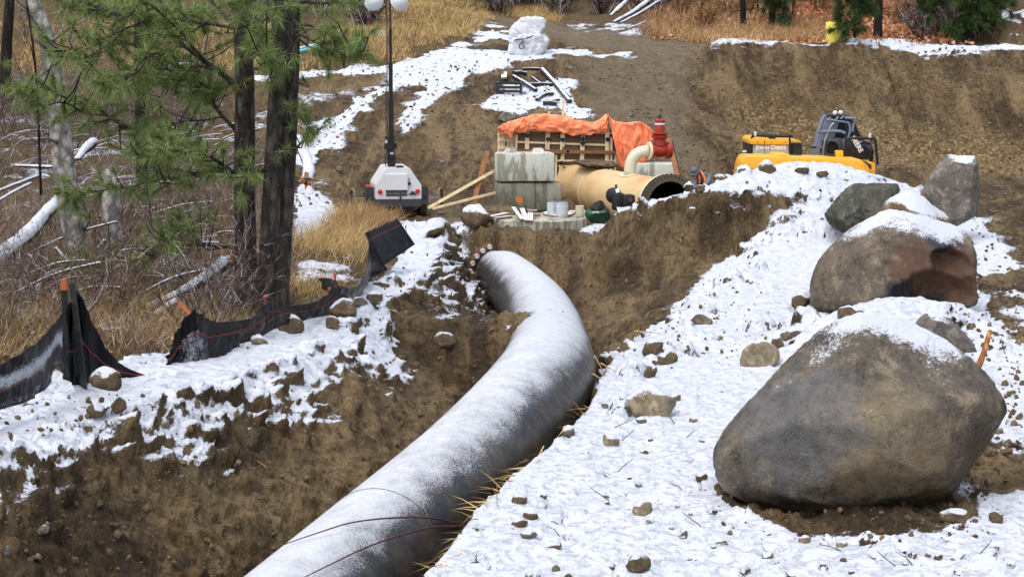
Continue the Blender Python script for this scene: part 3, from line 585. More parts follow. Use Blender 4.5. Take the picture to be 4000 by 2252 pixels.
def hull_rock(pts, sub=5, p=14, amp=.04, freq=1.5, seed=0, fine=.012, dents=()):
    "rounded stone shaped on the hull of given points"
    bm = bmesh.new()
    for q in pts: bm.verts.new(q)
    bmesh.ops.convex_hull(bm, input=bm.verts); bm.normal_update()
    c = sum((Vector(q) for q in pts), Vector())/len(pts)
    N = []; H = []
    for f in bm.faces:
        n = f.normal.copy()
        if n.dot(f.verts[0].co-c) < 0: n.negate()
        N.append(n); H.append(max(.02, n.dot(f.verts[0].co-c)))
    bm.free(); N = np.array(N); H = np.array(H); V, F = ico(sub); global NZ0
    g_ = (np.clip(V @ N.T / H, 0, None)**9) @ (N/H[:, None]); NZ0 = g_[:, 2]/(np.linalg.norm(g_, axis=1)+1e-9)
    q = np.clip(V @ N.T / H, 0, None); r = (q**p).sum(1)**(-1/p)*1.03
    W = V*r[:, None]
    d = n3(W, freq, 4, seed)*amp + n3(W, freq*4, 4, seed+3, True)*fine + n3(W, freq*13, 3, seed+5)*fine*.6 + np.round(n3(W, freq*2.3, 2, seed+6)*3.2)/3.2*fine*.3
    W = W + V*d[:, None] + np.array(c)
    for (dx, dy, dz), rad, dep in dents:
        e = W - np.array((dx, dy, dz)); k = np.exp(-(e**2).sum(1)/rad**2)
        W = W - V*(k*dep)[:, None]*(1+.5*n3(W, 3, 3, seed+9))[:, None]
    return W, F
def crop(s, x0, y0): return lambda a, b: (x0+a*s, y0+b*s)
def traced_rock(name, label, cat, mat, outline, Y, thick, tr, fronts=(), sub=6, group=None, p=44, amp=.04, dents=(), seed=1, freq=1.5, low=(), fine=.028, back=1.0, cavity=(), cuts=()):
    pts = []; o = [P(*tr(a, b), Y) for a, b in outline]
    cx = sum(q.x for q in o)/len(o); zb = min(q.z for q in o); base = Vector((cx, Y, zb)); cz = sum(q.z for q in o)/len(o)
    for q in o: pts.append(q-base)
    for q in o:
        k = .72; m = Vector((cx + (q.x-cx)*k, Y, cz+(q.z-cz)*k))-base
        pts.append(m+Vector((0, thick*.5*back, 0)))
        if not fronts: pts.append(m-Vector((0, thick*.5, 0)))
    for a, b, d in fronts:
        pts.append(P(*tr(a, b), Y)-base+Vector((0, -d, 0)))
    for q in low: pts.append(Vector(q))
    W, F = hull_rock(pts, sub, p, amp, freq, seed, fine, dents)
    for n_, dep in cuts:                                # flat broken faces
        n_ = np.array(n_)/np.linalg.norm(n_); s_ = W @ n_; h_ = np.quantile(s_, .999)-dep + n3(W, 1.3, 3, 61)*.02
        o_ = np.clip(s_-h_, 0, None); W = W - n_*(o_*.93)[:, None] + n_*((o_ > 0)*n3(W, 5, 4, 63)*.014)[:, None]
    for (ex, ey, ez), (ax_, ay_, az_) in cavity:        # a broken-out hollow with a crisp rim
        wob = 1+.22*n3(W, 2.4, 3, 51)
        k = 1-((W[:, 0]-ex)/(ax_*wob))**2-((W[:, 2]-ez)/(az_*wob))**2; yb = ey+ay_*np.sqrt(np.clip(k, 0, 1))
        hit_ = (k > 0) & (W[:, 1] < yb); W[hit_, 1] = yb[hit_] + (n3(W[hit_], 3.5, 4, 53, True)*.07)
    t = thing(name, label, cat, tuple(base), group=group)
    o = np_mesh('rock_body', W, F, mat, t, True, {'nz0': NZ0})
    return t
c4 = crop(.7946, 2700, 1100); c8 = crop(.4827, 2800, 550)
traced_rock('boulder', 'largest boulder, smooth brown egg shape resting on bare soil in the foreground', 'boulder', 'brown_rock',
    [(115, 870), (125, 800), (200, 690), (300, 580), (420, 460), (540, 330), (650, 235), (720, 190), (830, 160), (960, 155), (1060, 180), (1200, 285), (1300, 362), (1420, 432), (1505, 525), (1548, 600), (1540, 690), (1498, 820), (1405, 935), (1285, 1015), (1150, 1085), (1000, 1130), (800, 1155), (600, 1145), (400, 1095), (250, 1080), (150, 1015)],
    16.75, 2.0, c4, [(270, 760, .55), (640, 640, .75), (760, 400, .35), (960, 330, .3), (1300, 480, .55), (450, 1000, .45), (1200, 940, .55), (1420, 650, .4), (1000, 700, .95), (740, 960, .75)], 6, cuts=(((-.55, -.40, .72), .17), ((.30, -.94, .12), .15), ((-.40, -.88, -.12), .14), ((.75, -.45, -.45), .13), ((.15, -.62, .76), .12), ((-.1, -.8, -.55), .12)), p=60, amp=.06, seed=3, fine=.03, dents=(((-.35, -.55, 1.35), .28, .09), ((-.8, -.5, .9), .3, .05), ((-1.0, -.6, .2), .25, .06)))
traced_rock('boulder', 'broken boulder with rusty brown and black hollow face behind the largest boulder', 'boulder', 'rust_rock',
    [(760, 1370), (772, 1150), (825, 1000), (900, 890), (1000, 790), (1150, 680), (1300, 610), (1400, 568), (1500, 582), (1700, 632), (1880, 680), (2000, 750), (2055, 840), (2020, 930), (2060, 1200), (2040, 1330), (1300, 1395), (950, 1395)],
    29.2, 2.0, c8, [(900, 1150, .6), (1250, 900, .7), (1300, 1250, .95), (1600, 750, .5), (1950, 850, .6), (2000, 1250, .7), (1650, 1300, .8)], 6, cuts=(((-.55, -.8, .15), .16), ((-.5, -.3, .8), .14), ((.3, -.6, .75), .15)), p=60, amp=.06, seed=8, fine=.045, dents=(((-.1, -.7, 1.1), .25, .12),), cavity=(((.62, -1.05, .42), (.62, .72, .48)), ((.10, -1.1, .32), (.34, .5, .36)), ((.85, -.95, .95), (.42, .6, .30))))
traced_rock('boulder', 'brown pyramid shaped boulder capped with snow peeking over the broken boulder', 'boulder', 'dirty_rock',
    [(1250, 1000), (1310, 600), (1350, 515), (1450, 435), (1570, 392), (1680, 455), (1790, 540), (1900, 630), (1950, 1000)], 32.6, 1.4, c8, [(1500, 560, .5), (1700, 640, .6), (1420, 900, .5), (1850, 900, .5)], 5, p=22, seed=12)
traced_rock('boulder', 'dark green grey layered boulder lying behind the broken boulder', 'boulder', 'green_rock',
    [(880, 590), (960, 495), (1040, 412), (1110, 362), (1250, 362), (1455, 352), (1465, 420), (1410, 520), (1400, 700), (1200, 720), (1000, 725), (900, 660)], 38.4, 1.3, c8, (), 6, cuts=(((.1, -.9, .35), .16), ((-.5, -.5, .6), .14)), p=30, seed=17, fine=.06, freq=2.2)
traced_rock('boulder', 'tall upright grey slab boulder with snow on its tip beside the muddy track', 'boulder', 'grey_rock',
    [(1655, 430), (1740, 262), (1830, 152), (1870, 118), (2100, 132), (2112, 320), (2122, 400), (2100, 590), (2040, 630), (1930, 690), (1800, 680), (1690, 600)], 38.8, 1.0, c8, (), 6, cuts=(((-.15, -1, .1), .14), ((.8, -.6, .0), .12)), p=60, seed=21, amp=.025)
traced_rock('boulder', 'dark snow capped stone half buried in the snow heap behind the largest boulder', 'stone', 'grey_rock',
    [(1100, 230), (1130, 180), (1180, 150), (1260, 180), (1370, 280), (1400, 340), (1260, 350), (1180, 320)], 23.2, .7, c4, (), 5, seed=25)
def stone(px, py, w, h, label=None, mat='small_rock', group=None, seed=0, cat='stone', y1=70, sub=4, Y=None):
    "a single stone whose foot stands at photo pixel (px, py + h/2)"
    b = hit(px, py+h*.42, 12, y1) if Y is None else P(px, py+h*.42, Y)
    if b is None: return
    b.z -= .14*h*b.y/FPX; s = b.y/FPX; W, H = w*s, h*s*1.15; r = random.Random(seed*7+int(px)); pts = []
    lean = r.uniform(-.25, .25)
    for k in range(16):
        q = Vector((r.gauss(0, 1), r.gauss(0, 1), r.gauss(0, 1))).normalized()
        q = Vector((q.x*W*.54, q.y*W*.48, q.z*H*.56+H*.30)); q.x += lean*q.z; pts.append(q)
    pts += [Vector((-W*.42, 0, H*.2)), Vector((W*.42, 0, H*.15)), Vector((lean*H*.5, 0, H*.84)), Vector((0, -W*.4, H*.1)), Vector((0, W*.4, H*.1))]
    V, F = hull_rock(pts, sub, 18, .07*W, 2.2/max(W, .05), seed, .03*W)
    o = np_mesh('stone', V, F, mat, None, True, {'nz0': NZ0}); o.location = b
    o.rotation_euler = (r.uniform(-.1, .1), r.uniform(-.12, .12), 0)
    return setp(o, label or 'small stone dusted with snow lying in the white snow of the bench', cat, group)
for a in [
    (2958, 1370, 150, 125, 'egg shaped grey stone with a snow crest left of the largest boulder', 'tan_rock'),
    (2520, 1542, 210, 150, 'wide grey brown stone topped with snow beside the trench bend', 'tan_rock'),
    (2745, 1238, 88, 52, 'flat topped speckled stone at the trench lip left of the broken boulder', 'small_rock'),
    (3128, 1165, 90, 76, 'rounded brown stone tucked against the left foot of the broken boulder', 'dirty_rock'),
    (3322, 1222, 118, 62, 'brown snow capped stone in front of the broken boulder', 'dirty_rock'),
    (2386, 1712, 74, 58, 'squarish clean grey stone standing alone in the snow left of the largest boulder', 'tan_rock'),
    (2215, 1678, 56, 48, 'small stone on the trench lip beside the dark side of the pipe', 'small_rock'),
    (2508, 1976, 90, 56, 'snow topped brown stone lying left of the foot of the largest boulder', 'tan_rock'),
    (2490, 2192, 112, 84, 'rough brown and white stone near the bottom edge, below the largest boulder', 'dirty_rock'),
    (2165, 2126, 66, 28, 'flat dark stone sunk in snow near the bottom edge', 'dirty_rock'),
    (2170, 2215, 36, 34, 'little dark pointed stone at the bottom edge of the snow', 'grey_rock'),
    (3034, 1334, 62, 52, 'brown stone just right of the egg shaped stone', 'dirty_rock'), (3086, 1300, 84, 50, 'snowy stone lump behind the egg shaped stone', 'small_rock'),
    (2548, 1350, 92, 70, 'snow covered lump of earth on the trench lip above the wide stone', 'dirty_rock'), (2600, 1392, 80, 66, 'brown snow streaked lump right of the trench lip', 'dirty_rock'), (2535, 1448, 52, 62, 'upright brown stone just above the wide grey brown stone', 'dirty_rock'),
    (1012, 1322, 80, 40, 'smooth tan stone at the foot of the sagging black fence', 'tan_rock'),
    (1140, 1262, 118, 96, 'stone thickly capped with snow below the black fence', 'dirty_rock'),
    (1345, 1196, 120, 72, 'bare brown block of earth beside the black fence end', 'dirty_rock'),
    (1300, 1258, 62, 52, 'snow topped brown stone right of the thickly capped stone', 'dirty_rock'),
    (420, 1482, 136, 86, 'snow capped brown stone at the foot of the tent shaped fence', 'dirty_rock'),
    (466, 1600, 58, 66, 'brown stone sticking out of the snowy bank below the tent shaped fence', 'dirty_rock'),
    (372, 1600, 84, 54, 'dark clod in the snowy bank left of the brown stone', 'dirty_rock'),
    (1488, 1102, 66, 40, 'dark brown stone under the leaning fence panel', 'dirty_rock'), (1465, 1160, 70, 46, 'brown stone left of the snowy mound', 'dirty_rock'), (1405, 1172, 70, 34, 'flat grey stone at the end of the black fence', 'grey_rock'),
    (1740, 1328, 92, 58, 'muddy pointed stone on the slope above the soil bridge', 'dirty_rock'),
    (1850, 850, 130, 92, 'large rounded brown rock left of the concrete chamber', 'dirty_rock'),
    (1985, 455, 74, 46, 'slab of grey rock sticking out of the slope behind the orange tarp', 'grey_rock'),
    (1328, 667, 30, 22, 'grey rock on the slope left of the light tower trailer', 'grey_rock'), (1728, 633, 22, 16, 'dark rock on the slope right of the light tower trailer', 'grey_rock'),
    (1655, 480, 20, 24, 'snow tipped rock on the slope right of the tall mast', 'grey_rock'), (2465, 452, 26, 15, 'pale rock on the ramp right of the orange tarp', 'grey_rock'), (1463, 372, 26, 20, 'pinkish stone in the snow band left of the mast', 'tan_rock'),
    (3003, 645, 74, 56, 'big snow covered stone on the berm in front of the yellow machine', 'snowy_rock'), (2690, 745, 50, 32, 'round snow covered stone in front of the flange opening', 'snowy_rock'), (2735, 733, 44, 28, 'stone on the berm in front of the worker', 'dirty_rock'),
    (3130, 662, 64, 40, 'lump of snowy earth on the berm crest', 'snowy_rock'), (3210, 690, 46, 26, 'bare brown stone in the berm right of the big snow covered stone', 'dirty_rock'), (2700, 838, 40, 50, 'pale stone stuck in the brown trench slope below the worker', 'dirty_rock'),
    (170, 2085, 52, 42, 'grey round stone in the dark bank at the lower left corner', 'grey_rock'), (30, 2160, 28, 40, 'dark wet stone at the left edge of the bank', 'grey_rock'), (150, 2175, 34, 24, 'blue grey stone below the grey round stone', 'grey_rock'), (3790, 1405, 88, 40, 'flat snow topped stone right of the half buried stone', 'dirty_rock'),
    (3730, 2010, 130, 60, 'muddy stone in the bare soil under the right end of the largest boulder', 'dirty_rock'), (3890, 2010, 60, 56, 'clod of dark earth at the right edge below the largest boulder', 'dirty_rock')]:
    stone(*a, seed=len(bpy.data.objects))
n = 0
while n < 34:                                   # small stones lying about the bench
    px, py = rng.uniform(1750, 3980), rng.uniform(900, 2240)
    b = hit(px, py, 12, 42)
    if b is None or b.x - float(pipe_xz(b.y)[0]) < float(np.interp(b.y, [10, 22.9, 28.2, 33.8, 39], [1.35, 1.0, 2.3, 3.9, 5.6])): continue
    if 2750 < px < 3950 and 1150 < py < 2080: continue
    if 3050 < px < 3850 and py < 1250: continue
    s = FPX/b.y; w = (.04+.12*rng.random()**2)*s
    stone(px, py, w, w*rng.uniform(.45, .75), None, rng.choice(['small_rock', 'dirty_rock', 'tan_rock']), 'small stones in the bench snow', n, sub=3); n += 1
# gravel and clods too many to count, scattered over bare earth
def scatter(name, spots, mat, label, sub=1):
    V0, F0 = ico(sub); Vs = []; Fs = []; k = 0
    for (x, y, z), r in spots:
        a = nrng.random(3)*6.28; M = np.array(Euler(a).to_matrix()); q = V0*np.array([1, .8, .6])*r*(1+.35*(nrng.random((len(V0), 1))-.5))
        Vs.append(q @ M.T + np.array([x, y, z+r*.25])); Fs.append(F0+k); k += len(V0)
    o = np_mesh(name, np.concatenate(Vs), np.concatenate(Fs), mat, None, False)
    return setp(o, label, 'gravel', kind='stuff')
sp = []
for (x0, y0, x1, y1, ny, fy, cnt, r0, r1) in [(0, 1550, 1700, 2252, 12, 30, 700, .012, .05), (1350, 900, 2350, 1500, 20, 44, 250, .015, .05), (2000, 800, 3000, 1400, 20, 44, 420, .015, .055),
        (1000, 260, 2750, 820, 44, 75, 1300, .02, .075), (2700, 200, 4000, 700, 44, 75, 900, .02, .09), (3700, 560, 4000, 1900, 12, 50, 500, .02, .07), (2800, 1900, 3850, 2120, 12, 22, 160, .012, .04)]:
    for _ in range(cnt):
        b = hit(rng.uniform(x0, x1), rng.uniform(y0, y1), ny, fy)
        if b is None: continue
        if abs(b.x-float(pipe_xz(b.y)[0])) < .75 and b.y < 45: continue
        sp.append((b, r0+(r1-r0)*rng.random()**3))
scatter('gravel', sp, 'soil_clod', 'loose gravel and clods scattered over the bare earth')
# ------------------------------------------------------------------ the valve chamber works: blocks, formwork, tarp, tan pipe, valve, manhole and what lies on it
paint('raw_wood', srgb(234, 212, 170), .7, .22, 5, .25, srgb(120, 96, 64), .3, 60)
paint('old_wood', srgb(140, 92, 56), .75, .3, 6, .3, srgb(80, 56, 36), .3, 60)
paint('plywood', srgb(104, 82, 62), .7, .25, 4, .3, srgb(52, 40, 30)); paint('black_iron', (.012, .012, .014, 1), .5, .2, 5, .25)
paint('cream_paint', srgb(206, 200, 172), .35, .05, 3, .06); paint('red_paint', srgb(150, 44, 26), .38, .18, 4, .12, srgb(96, 50, 36))
paint('white_paint', (.60, .61, .62, 1), .35, .05, 3, .08); paint('snow_board', srgb(150, 120, 90), .7, .2, 6, snow=.35)
paint('bag_green', srgb(34, 66, 48), .6, .3, 8, .1); paint('opening_black', (.008, .008, .009, 1), .75, .2, 4, .15); paint('pail_white', (.56, .60, .64, 1), .35, .05, 3, .08)  # the near-black here paints the shade inside holes and mouths
rock_mat('bare_soil', srgb(66, 52, 38), srgb(92, 74, 52), srgb(116, 96, 68), 1.6, .8)
def concrete_mat(name, base, wet, spray=None, lowpale=True):
    s = NT(name); v = s.map((2.2, 2.2, .5)); n1 = s.noise(1.6, 6, .6, .3, v); n2 = s.noise(14, 5, .65)
    col = s.ramp(n1, [(.40, wet), (.47, wet), (.51, base), (.8, tuple(min(1, x*1.15) for x in base[:3])+(1,))])
    col = s.mix(s.ramp(n2, [(.3, .35), (.5, 0)]), col, tuple(x*.5 for x in wet[:3])+(1,))
    if spray:
        d = s.n('ShaderNodeVectorMath', operation='DISTANCE'); s.l(s.co.outputs['Object'], d.inputs[0]); d.inputs[1].default_value = spray
        q = s.math('ADD', d.outputs['Value'], s.math('MULTIPLY', s.math('SUBTRACT', s.noise(9, 4), .5), .12))
        col = s.mix(s.ramp(q, [(.085, 1), (.10, 0)]), col, srgb(214, 120, 40))
    return s.done(col, .85, s.bump(n2, .3, .01))
concrete_mat('concrete', srgb(186, 188, 178), srgb(140, 140, 126)); concrete_mat('dark_concrete', srgb(140, 138, 124), srgb(104, 102, 88), None)
concrete_mat('sprayed_concrete', srgb(122, 120, 106), srgb(100, 98, 84), (.06, -.375, .30)); concrete_mat('chamber_concrete', srgb(172, 172, 158), srgb(124, 122, 108))
c7 = crop(.41375, 1850, 400); cB = crop(.1941, 1880, 700); c5 = crop(.1941, 2350, 600); cF = crop(.20693, 1900, 420)
def lock_block(name, label, mat, x, y, z, rz, L=1.5, knobs=2):
    t = thing(name, label, 'concrete block', (x, y, z), rz, 'concrete blocks at the chamber')
    MB().bevbox((0, 0, .375), (L, .75, .74), .055).build('block_body', mat, t, True)
    for k in range(knobs):
        MB().box(((-.36+.72*k)*L/1.5, 0, .745+.052), (.34, .34, .11), None, (.62, .62)).build('lifting_knob', mat, t)
    return t
q = P(2048, 706, 46.9); lock_block('concrete_block', 'pale grey concrete block on top of two others left of the tan pipe', 'concrete', q.x, 46.9, q.z, R(8))
q2 = P(2008, 826, 46.9); lock_block('concrete_block', 'dark grey concrete block with an orange paint mark under the pale block', 'sprayed_concrete', P(2010, 760, 46.9).x, 46.9, q.z-.775, R(9), .98, 1)
lock_block('concrete_block', 'dark grey concrete block behind the white pails', 'dark_concrete', P(2136, 760, 47.1).x, 47.05, q.z-.785, R(3), .72, 1)
q = P(2560, 700, 48.6); lock_block('concrete_block', 'concrete block with a pale patch under the red valve', 'concrete', q.x, 48.6, P(2560, 634, 48.6).z-.75, R(-6), 1.2, 0)
# formwork
YF = 48.7
fw = thing('formwork', 'wooden concrete formwork of studs, rails and dark panels behind the tan pipe', 'formwork', tuple(P(2200, 690, YF)))
fo = Vector(fw.location)
def F7(a, b, d=0): return P(*c7(a, b), YF) - fo + Vector((0, -d, 0))
def flat(mb, quad, d, th):
    V = [F7(a, b, d) for a, b in quad]; mb.add(V + [v + Vector((0, th, 0)) for v in V], [(0, 1, 2, 3), (7, 6, 5, 4), (0, 4, 5, 1), (1, 5, 6, 2), (2, 6, 7, 3), (3, 7, 4, 0)])
b = MB(); flat(b, [(395, 240), (1345, 250), (1345, 720), (395, 640)], 0, .03); b.build('plywood_panel', 'plywood', fw)
def stud(a0, b0, a1, b1, w=15, mat='raw_wood', d=.05, nm='stud', th=.045):
    k = .41375*YF/FPX; m = MB(); p, q = F7(a0, b0, d), F7(a1, b1, d); m.bar(p, q, w*k*1.2, th, (0, -1, 0)); m.build(nm, mat, fw)
for a in [(408, 300, 402, 480), (499, 255, 492, 470), (517, 255, 512, 470), (692, 180, 684, 470, 16), (713, 235, 706, 470), (712, 85, 710, 260, 12), (852, 280, 845, 470), (845, 420, 806, 700, 15), (850, 480, 834, 640, 14),
          (1020, 310, 1012, 555, 16), (1042, 310, 1032, 555), (1257, 118, 1250, 595, 20), (1276, 200, 1268, 595, 14), (1300, 330, 1298, 640, 16), (1338, 470, 1334, 640, 14), (780, 495, 776, 735, 13), (850, -38, 824, 470, 17)]:
    stud(*a, d=.07 if a[1] < 120 else .05)
for a in [(395, 262, 1345, 290, 14), (395, 372, 1250, 402, 15), (520, 470, 1340, 478, 13), (780, 548, 1340, 550, 14), (800, 600, 1340, 604, 10)]: stud(*a, d=.025, nm='rail', th=.04)
m = MB(); m.bar(F7(345, 448, .12), F7(900, 460, .12), .075, .075); m.bar(F7(880, 462, .12), F7(1335, 468, .12), .075, .075); m.build('waler', 'old_wood', fw)
for a, bq in [(507, 312), (702, 345), (838, 350), (1028, 343), (1264, 346), (830, 570)]:
    MB().lathe([(0, -.03), (.06, -.02), (.06, .02), (.03, .05), (0, .05)], 10, F7(a, bq, .1), 'y', False).build('tie_plate', 'black_iron', fw)
m = MB(); c = F7(1030, 382, .1); m.box(c, (.12, .03, .12), (0, R(45), 0)); m.build('tie_plate', 'black_iron', fw)
m = MB()                                                     # short return wall at the left end
for x, t, bt in ((243, 240, 480), (270, 270, 480), (315, 215, 480), (298, 340, 470), (360, 330, 470)): m.bar(F7(x, t, -.25), F7(x-3, bt, -.25), .09, .05, (0, -1, 0))
for y in (300, 360, 430): m.bar(F7(235, y, -.22), F7(400, y+4, -.2), .07, .04, (0, -1, 0))
m.build('return_panel', 'raw_wood', fw)
# orange tarp
s = NT('orange_tarp'); n1 = s.noise(5, 5, .6, .6); tc = s.ramp(n1, [(.25, srgb(255, 122, 76)), (.55, srgb(255, 148, 104)), (.8, srgb(255, 180, 146))]); s.done(tc, .5, s.bump(s.noise(16, 5, .6, .8), .5, .03), spec=.3)
tp = thing('tarp', 'bright orange plastic tarp draped over the top of the wooden formwork', 'tarp', tuple(P(2200, 560, YF))); to = Vector(tp.location)
def sheet(name, cols, back, seed, mat, parent, org, n=90, m=26, amp=.05, sub=(.0,)):
    "cloth between a top and a bottom line; columns are (top point, bottom point) in world space, continuing backwards by 'back'"
    T = catmull([c[0] for c in cols], n); B = catmull([c[1] for c in cols], n); k = len(T); V = []
    rows = [(-1+i/6) for i in range(6)] + [i/m for i in range(m+1)]
    u = np.arange(k)/k*len(cols); out = []
    for v in rows:
        for i in range(k):
            if v < 0: p = T[i] + Vector((0, -v*back, 0.04*math.sin(v*6+i*.1)-(-v)*.10))
            else: p = T[i].lerp(B[i], v)
            out.append(p)
    A = np.array(out); uu = np.tile(u, len(rows)); vv = np.repeat(np.array(rows), k)
    f = ridged(uu*1.1+vv*1.3, vv*1.1-uu*.6, 3, seed)*amp + ridged(uu*2.7-vv*2.1, vv*2.3, 3, seed+4)*amp*.5
    A[:, 1] -= f + .06*np.sin(np.clip(vv, 0, 1)*3.14); A[:, 2] += fbm(uu*1.7, vv*2, 3, seed+8)*amp*.9*(vv > -.02) ; A[:, 0] += fbm(uu*2, vv*2.2, 3, seed+11)*amp*.5
    A -= np.array(org); L = len(rows); ix = np.arange(L*k).reshape(L, k)
    Fq = np.stack([ix[:-1, :-1], ix[1:, :-1], ix[1:, 1:], ix[:-1, 1:]], -1).reshape(-1, 4)
    o = np_mesh(name, A, Fq, mat, parent, True)
    md = o.modifiers.new('thick', 'SOLIDIFY'); md.thickness = .006
    return o
def T7(a, b, d=.16): return P(*c7(a, b), YF) + Vector((0, -d, 0))
sheet('tarp_top', [(T7(228, 236), T7(240, 275)), (T7(262, 210), T7(262, 300)), (T7(318, 185), T7(320, 300)), (T7(370, 178), T7(345, 345)), (T7(460, 148), T7(385, 285)), (T7(500, 140), T7(470, 285)), (T7(560, 112), T7(540, 258)), (T7(700, 108), T7(700, 268)),
       (T7(850, 120), T7(850, 292)), (T7(980, 160), T7(950, 312)), (T7(1105, 190), T7(1110, 300)), (T7(1180, 172), T7(1190, 288)), (T7(1258, 112), T7(1262, 262))], 1.3, 3, 'orange_tarp', tp, to, 8, 22, .07)
sheet('tarp_flap', [(T7(1262, 112, .2), T7(1385, 625, .25)), (T7(1290, 150, .2), T7(1418, 610, .25)), (T7(1350, 186), T7(1440, 560, .2)), (T7(1450, 194), T7(1500, 640, .05)), (T7(1560, 180), T7(1580, 600, .0)), (T7(1620, 214), T7(1640, 555, .0)), (T7(1692, 262), T7(1668, 500, 0))], 1.1, 9, 'orange_tarp', tp, to, 12, 30, .09)
# tan pipe
def tan_mat():
    s = NT('tan_paint'); n1 = s.noise(1.3, 5, .6); n2 = s.noise(6, 6, .7); ob = s.co.outputs['Object']
    col = s.ramp(n1, [(.3, srgb(190, 158, 112)), (.6, srgb(210, 182, 138))])
    rust = s.math('MULTIPLY', s.ramp(s.noise(1.5, 6, .7, .3, s.map((1, 1, .35))), [(.52, 0), (.68, .7)]), 1.0)
    col = s.mix(rust, col, srgb(176, 132, 74)); col = s.mix(s.ramp(n2, [(.66, 0), (.78, .5)]), col, srgb(120, 92, 60))
    s.done(col, .45, s.bump(n2, .12, .01))
tan_mat()
fl = P(2609, 800, 43.4); bk = P(2243, 727, 48.9); ax = (bk-fl).normalized(); tl = (bk-fl).length
tpipe = bpy.data.objects.new('tan_pipe', None); COL.objects.link(tpipe); tpipe.location = fl; tpipe.rotation_euler = ax.to_track_quat('Z', 'Y').to_euler()
setp(tpipe, 'thick tan steel pipe with an open black flange facing the viewer', 'pipe')
RT = .61
MB().lathe([(RT-.03, .0), (RT, .0), (RT, tl*.70), (RT+.025, tl*.705), (RT+.03, tl*.74), (RT+.012, tl*.75), (RT+.008, tl*.80), (RT, tl*.81), (RT, tl+1.0)], 72, cap=False).build('pipe_barrel', 'tan_paint', tpipe, True)
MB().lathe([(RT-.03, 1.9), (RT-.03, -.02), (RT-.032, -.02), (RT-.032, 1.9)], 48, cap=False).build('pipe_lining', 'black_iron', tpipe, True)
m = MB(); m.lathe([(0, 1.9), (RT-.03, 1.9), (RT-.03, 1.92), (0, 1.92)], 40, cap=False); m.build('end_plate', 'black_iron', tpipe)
MB().lathe([(RT, .02), (.755, .02), (.76, .03), (.76, .085), (.70, .10), (RT, .10), (RT, .02)], 72, cap=False).build('flange_rim', 'cream_paint', tpipe, True)
# black ring flange with bolt holes: cut by building it as cells round each hole
paint('dark_flange', srgb(92, 84, 66), .5, .2, 5, .3, srgb(110, 96, 66))
NB = 44; ri, ro, rm, rh = .575, .752, .69, .021; V = []; Fc = []
for k in range(NB):
    a0, a1 = 2*math.pi*k/NB, 2*math.pi*(k+1)/NB; am = (a0+a1)/2
    outer = [(ri, a0), (ri, am), (ri, a1), ((ri+ro)/2, a1), (ro, a1), (ro, am), (ro, a0), ((ri+ro)/2, a0)]
    base = len(V)
    for r_, a_ in outer: V.append((r_*math.cos(a_), r_*math.sin(a_), -.10))
    hx, hy = rm*math.cos(am), rm*math.sin(am)
    angs = [am+math.pi+t*math.pi/4 for t in (1, 0, -1, -2, -3, -4, -5, -6)]
    for zz in (-.10, -.04):
        for t in angs: V.append((hx+rh*math.cos(t), hy+rh*math.sin(t), zz))
    for j in range(8):
        n_ = (j+1) % 8; Fc.append((base+j, base+n_, base+8+n_, base+8+j)); Fc.append((base+8+j, base+8+n_, base+16+n_, base+16+j))
    Fc.append(tuple(base+16+j for j in range(8)))
MB().add(V, Fc).build('flange_face', 'dark_flange', tpipe)
MB().lathe([(ri, -.10), (ri, .02), (ro+.003, .02), (ro+.003, -.02), (ro+.003, -.10)], 72, cap=False).build('flange_edge', 'black_iron', tpipe, True)
def copies(o, locs, parent, rots=None):
    "the first copy is the object itself; the rest share its mesh"
    for i, l in enumerate(locs):
        c = o if i == 0 else o.copy()
        if i: COL.objects.link(c)
        c.parent = parent; c.location = l
        if rots: c.rotation_euler = rots[i]
nut = MB().lathe([(0, -.02), (.014, -.02), (.014, .02), (0, .02)], 6, cap=False).build('bolt_nut', 'black_iron', tpipe)
copies(nut, [((ro+.006)*math.cos(2*math.pi*(k+.5)/NB), (ro+.006)*math.sin(2*math.pi*(k+.5)/NB), -.04) for k in range(NB)], tpipe)
# elbow branch on the crown
inv = (Matrix.Translation(fl) @ ax.to_track_quat('Z', 'Y').to_matrix().to_4x4()).inverted()
YE = 45.3
def L7(a, b, Y=YE): return inv @ P(*c7(a, b), Y)
el = MB().tube([L7(*q) for q in ((1473, 690), (1475, 640), (1478, 610), (1486, 570), (1502, 530), (1530, 496), (1568, 472), (1610, 461), (1655, 457))], .148, 28).build('elbow_branch', 'cream_paint', tpipe, 'all')
e0, e1 = P(*c7(1640, 459), YE), P(*c7(1672, 456), YE); exd = Vector((.94, .30, .02)).normalized()
pe = P(*c7(1652, 457), YE)
fm = Matrix.Translation(inv @ pe) @ (inv.to_3x3() @ exd).to_track_quat('Z', 'Y').to_matrix().to_4x4()
MB().lathe([(.14, -.02), (.225, -.02), (.228, -.01), (.228, .035), (.14, .035)], 32, cap=False).xf(fm).build('elbow_flange', 'cream_paint', el, True)
pd = MB(); g = []
for i in range(13):
    for j in range(9):
        u, v = -1+i/6, -1+j/4; ang = v*.30*math.sqrt(max(0, 1-u*u)); g.append((u*.42, ang))
c0 = L7(1455, 655); ph = math.atan2(c0.y, c0.x)
pd.add([((RT+.012)*math.cos(ph+a_), (RT+.012)*math.sin(ph+a_), c0.z+u_) for u_, a_ in g], [(i*9+j, i*9+j+1, (i+1)*9+j+1, (i+1)*9+j) for i in range(12) for j in range(8)])
pd.build('saddle_pad', 'cream_paint', el, True)
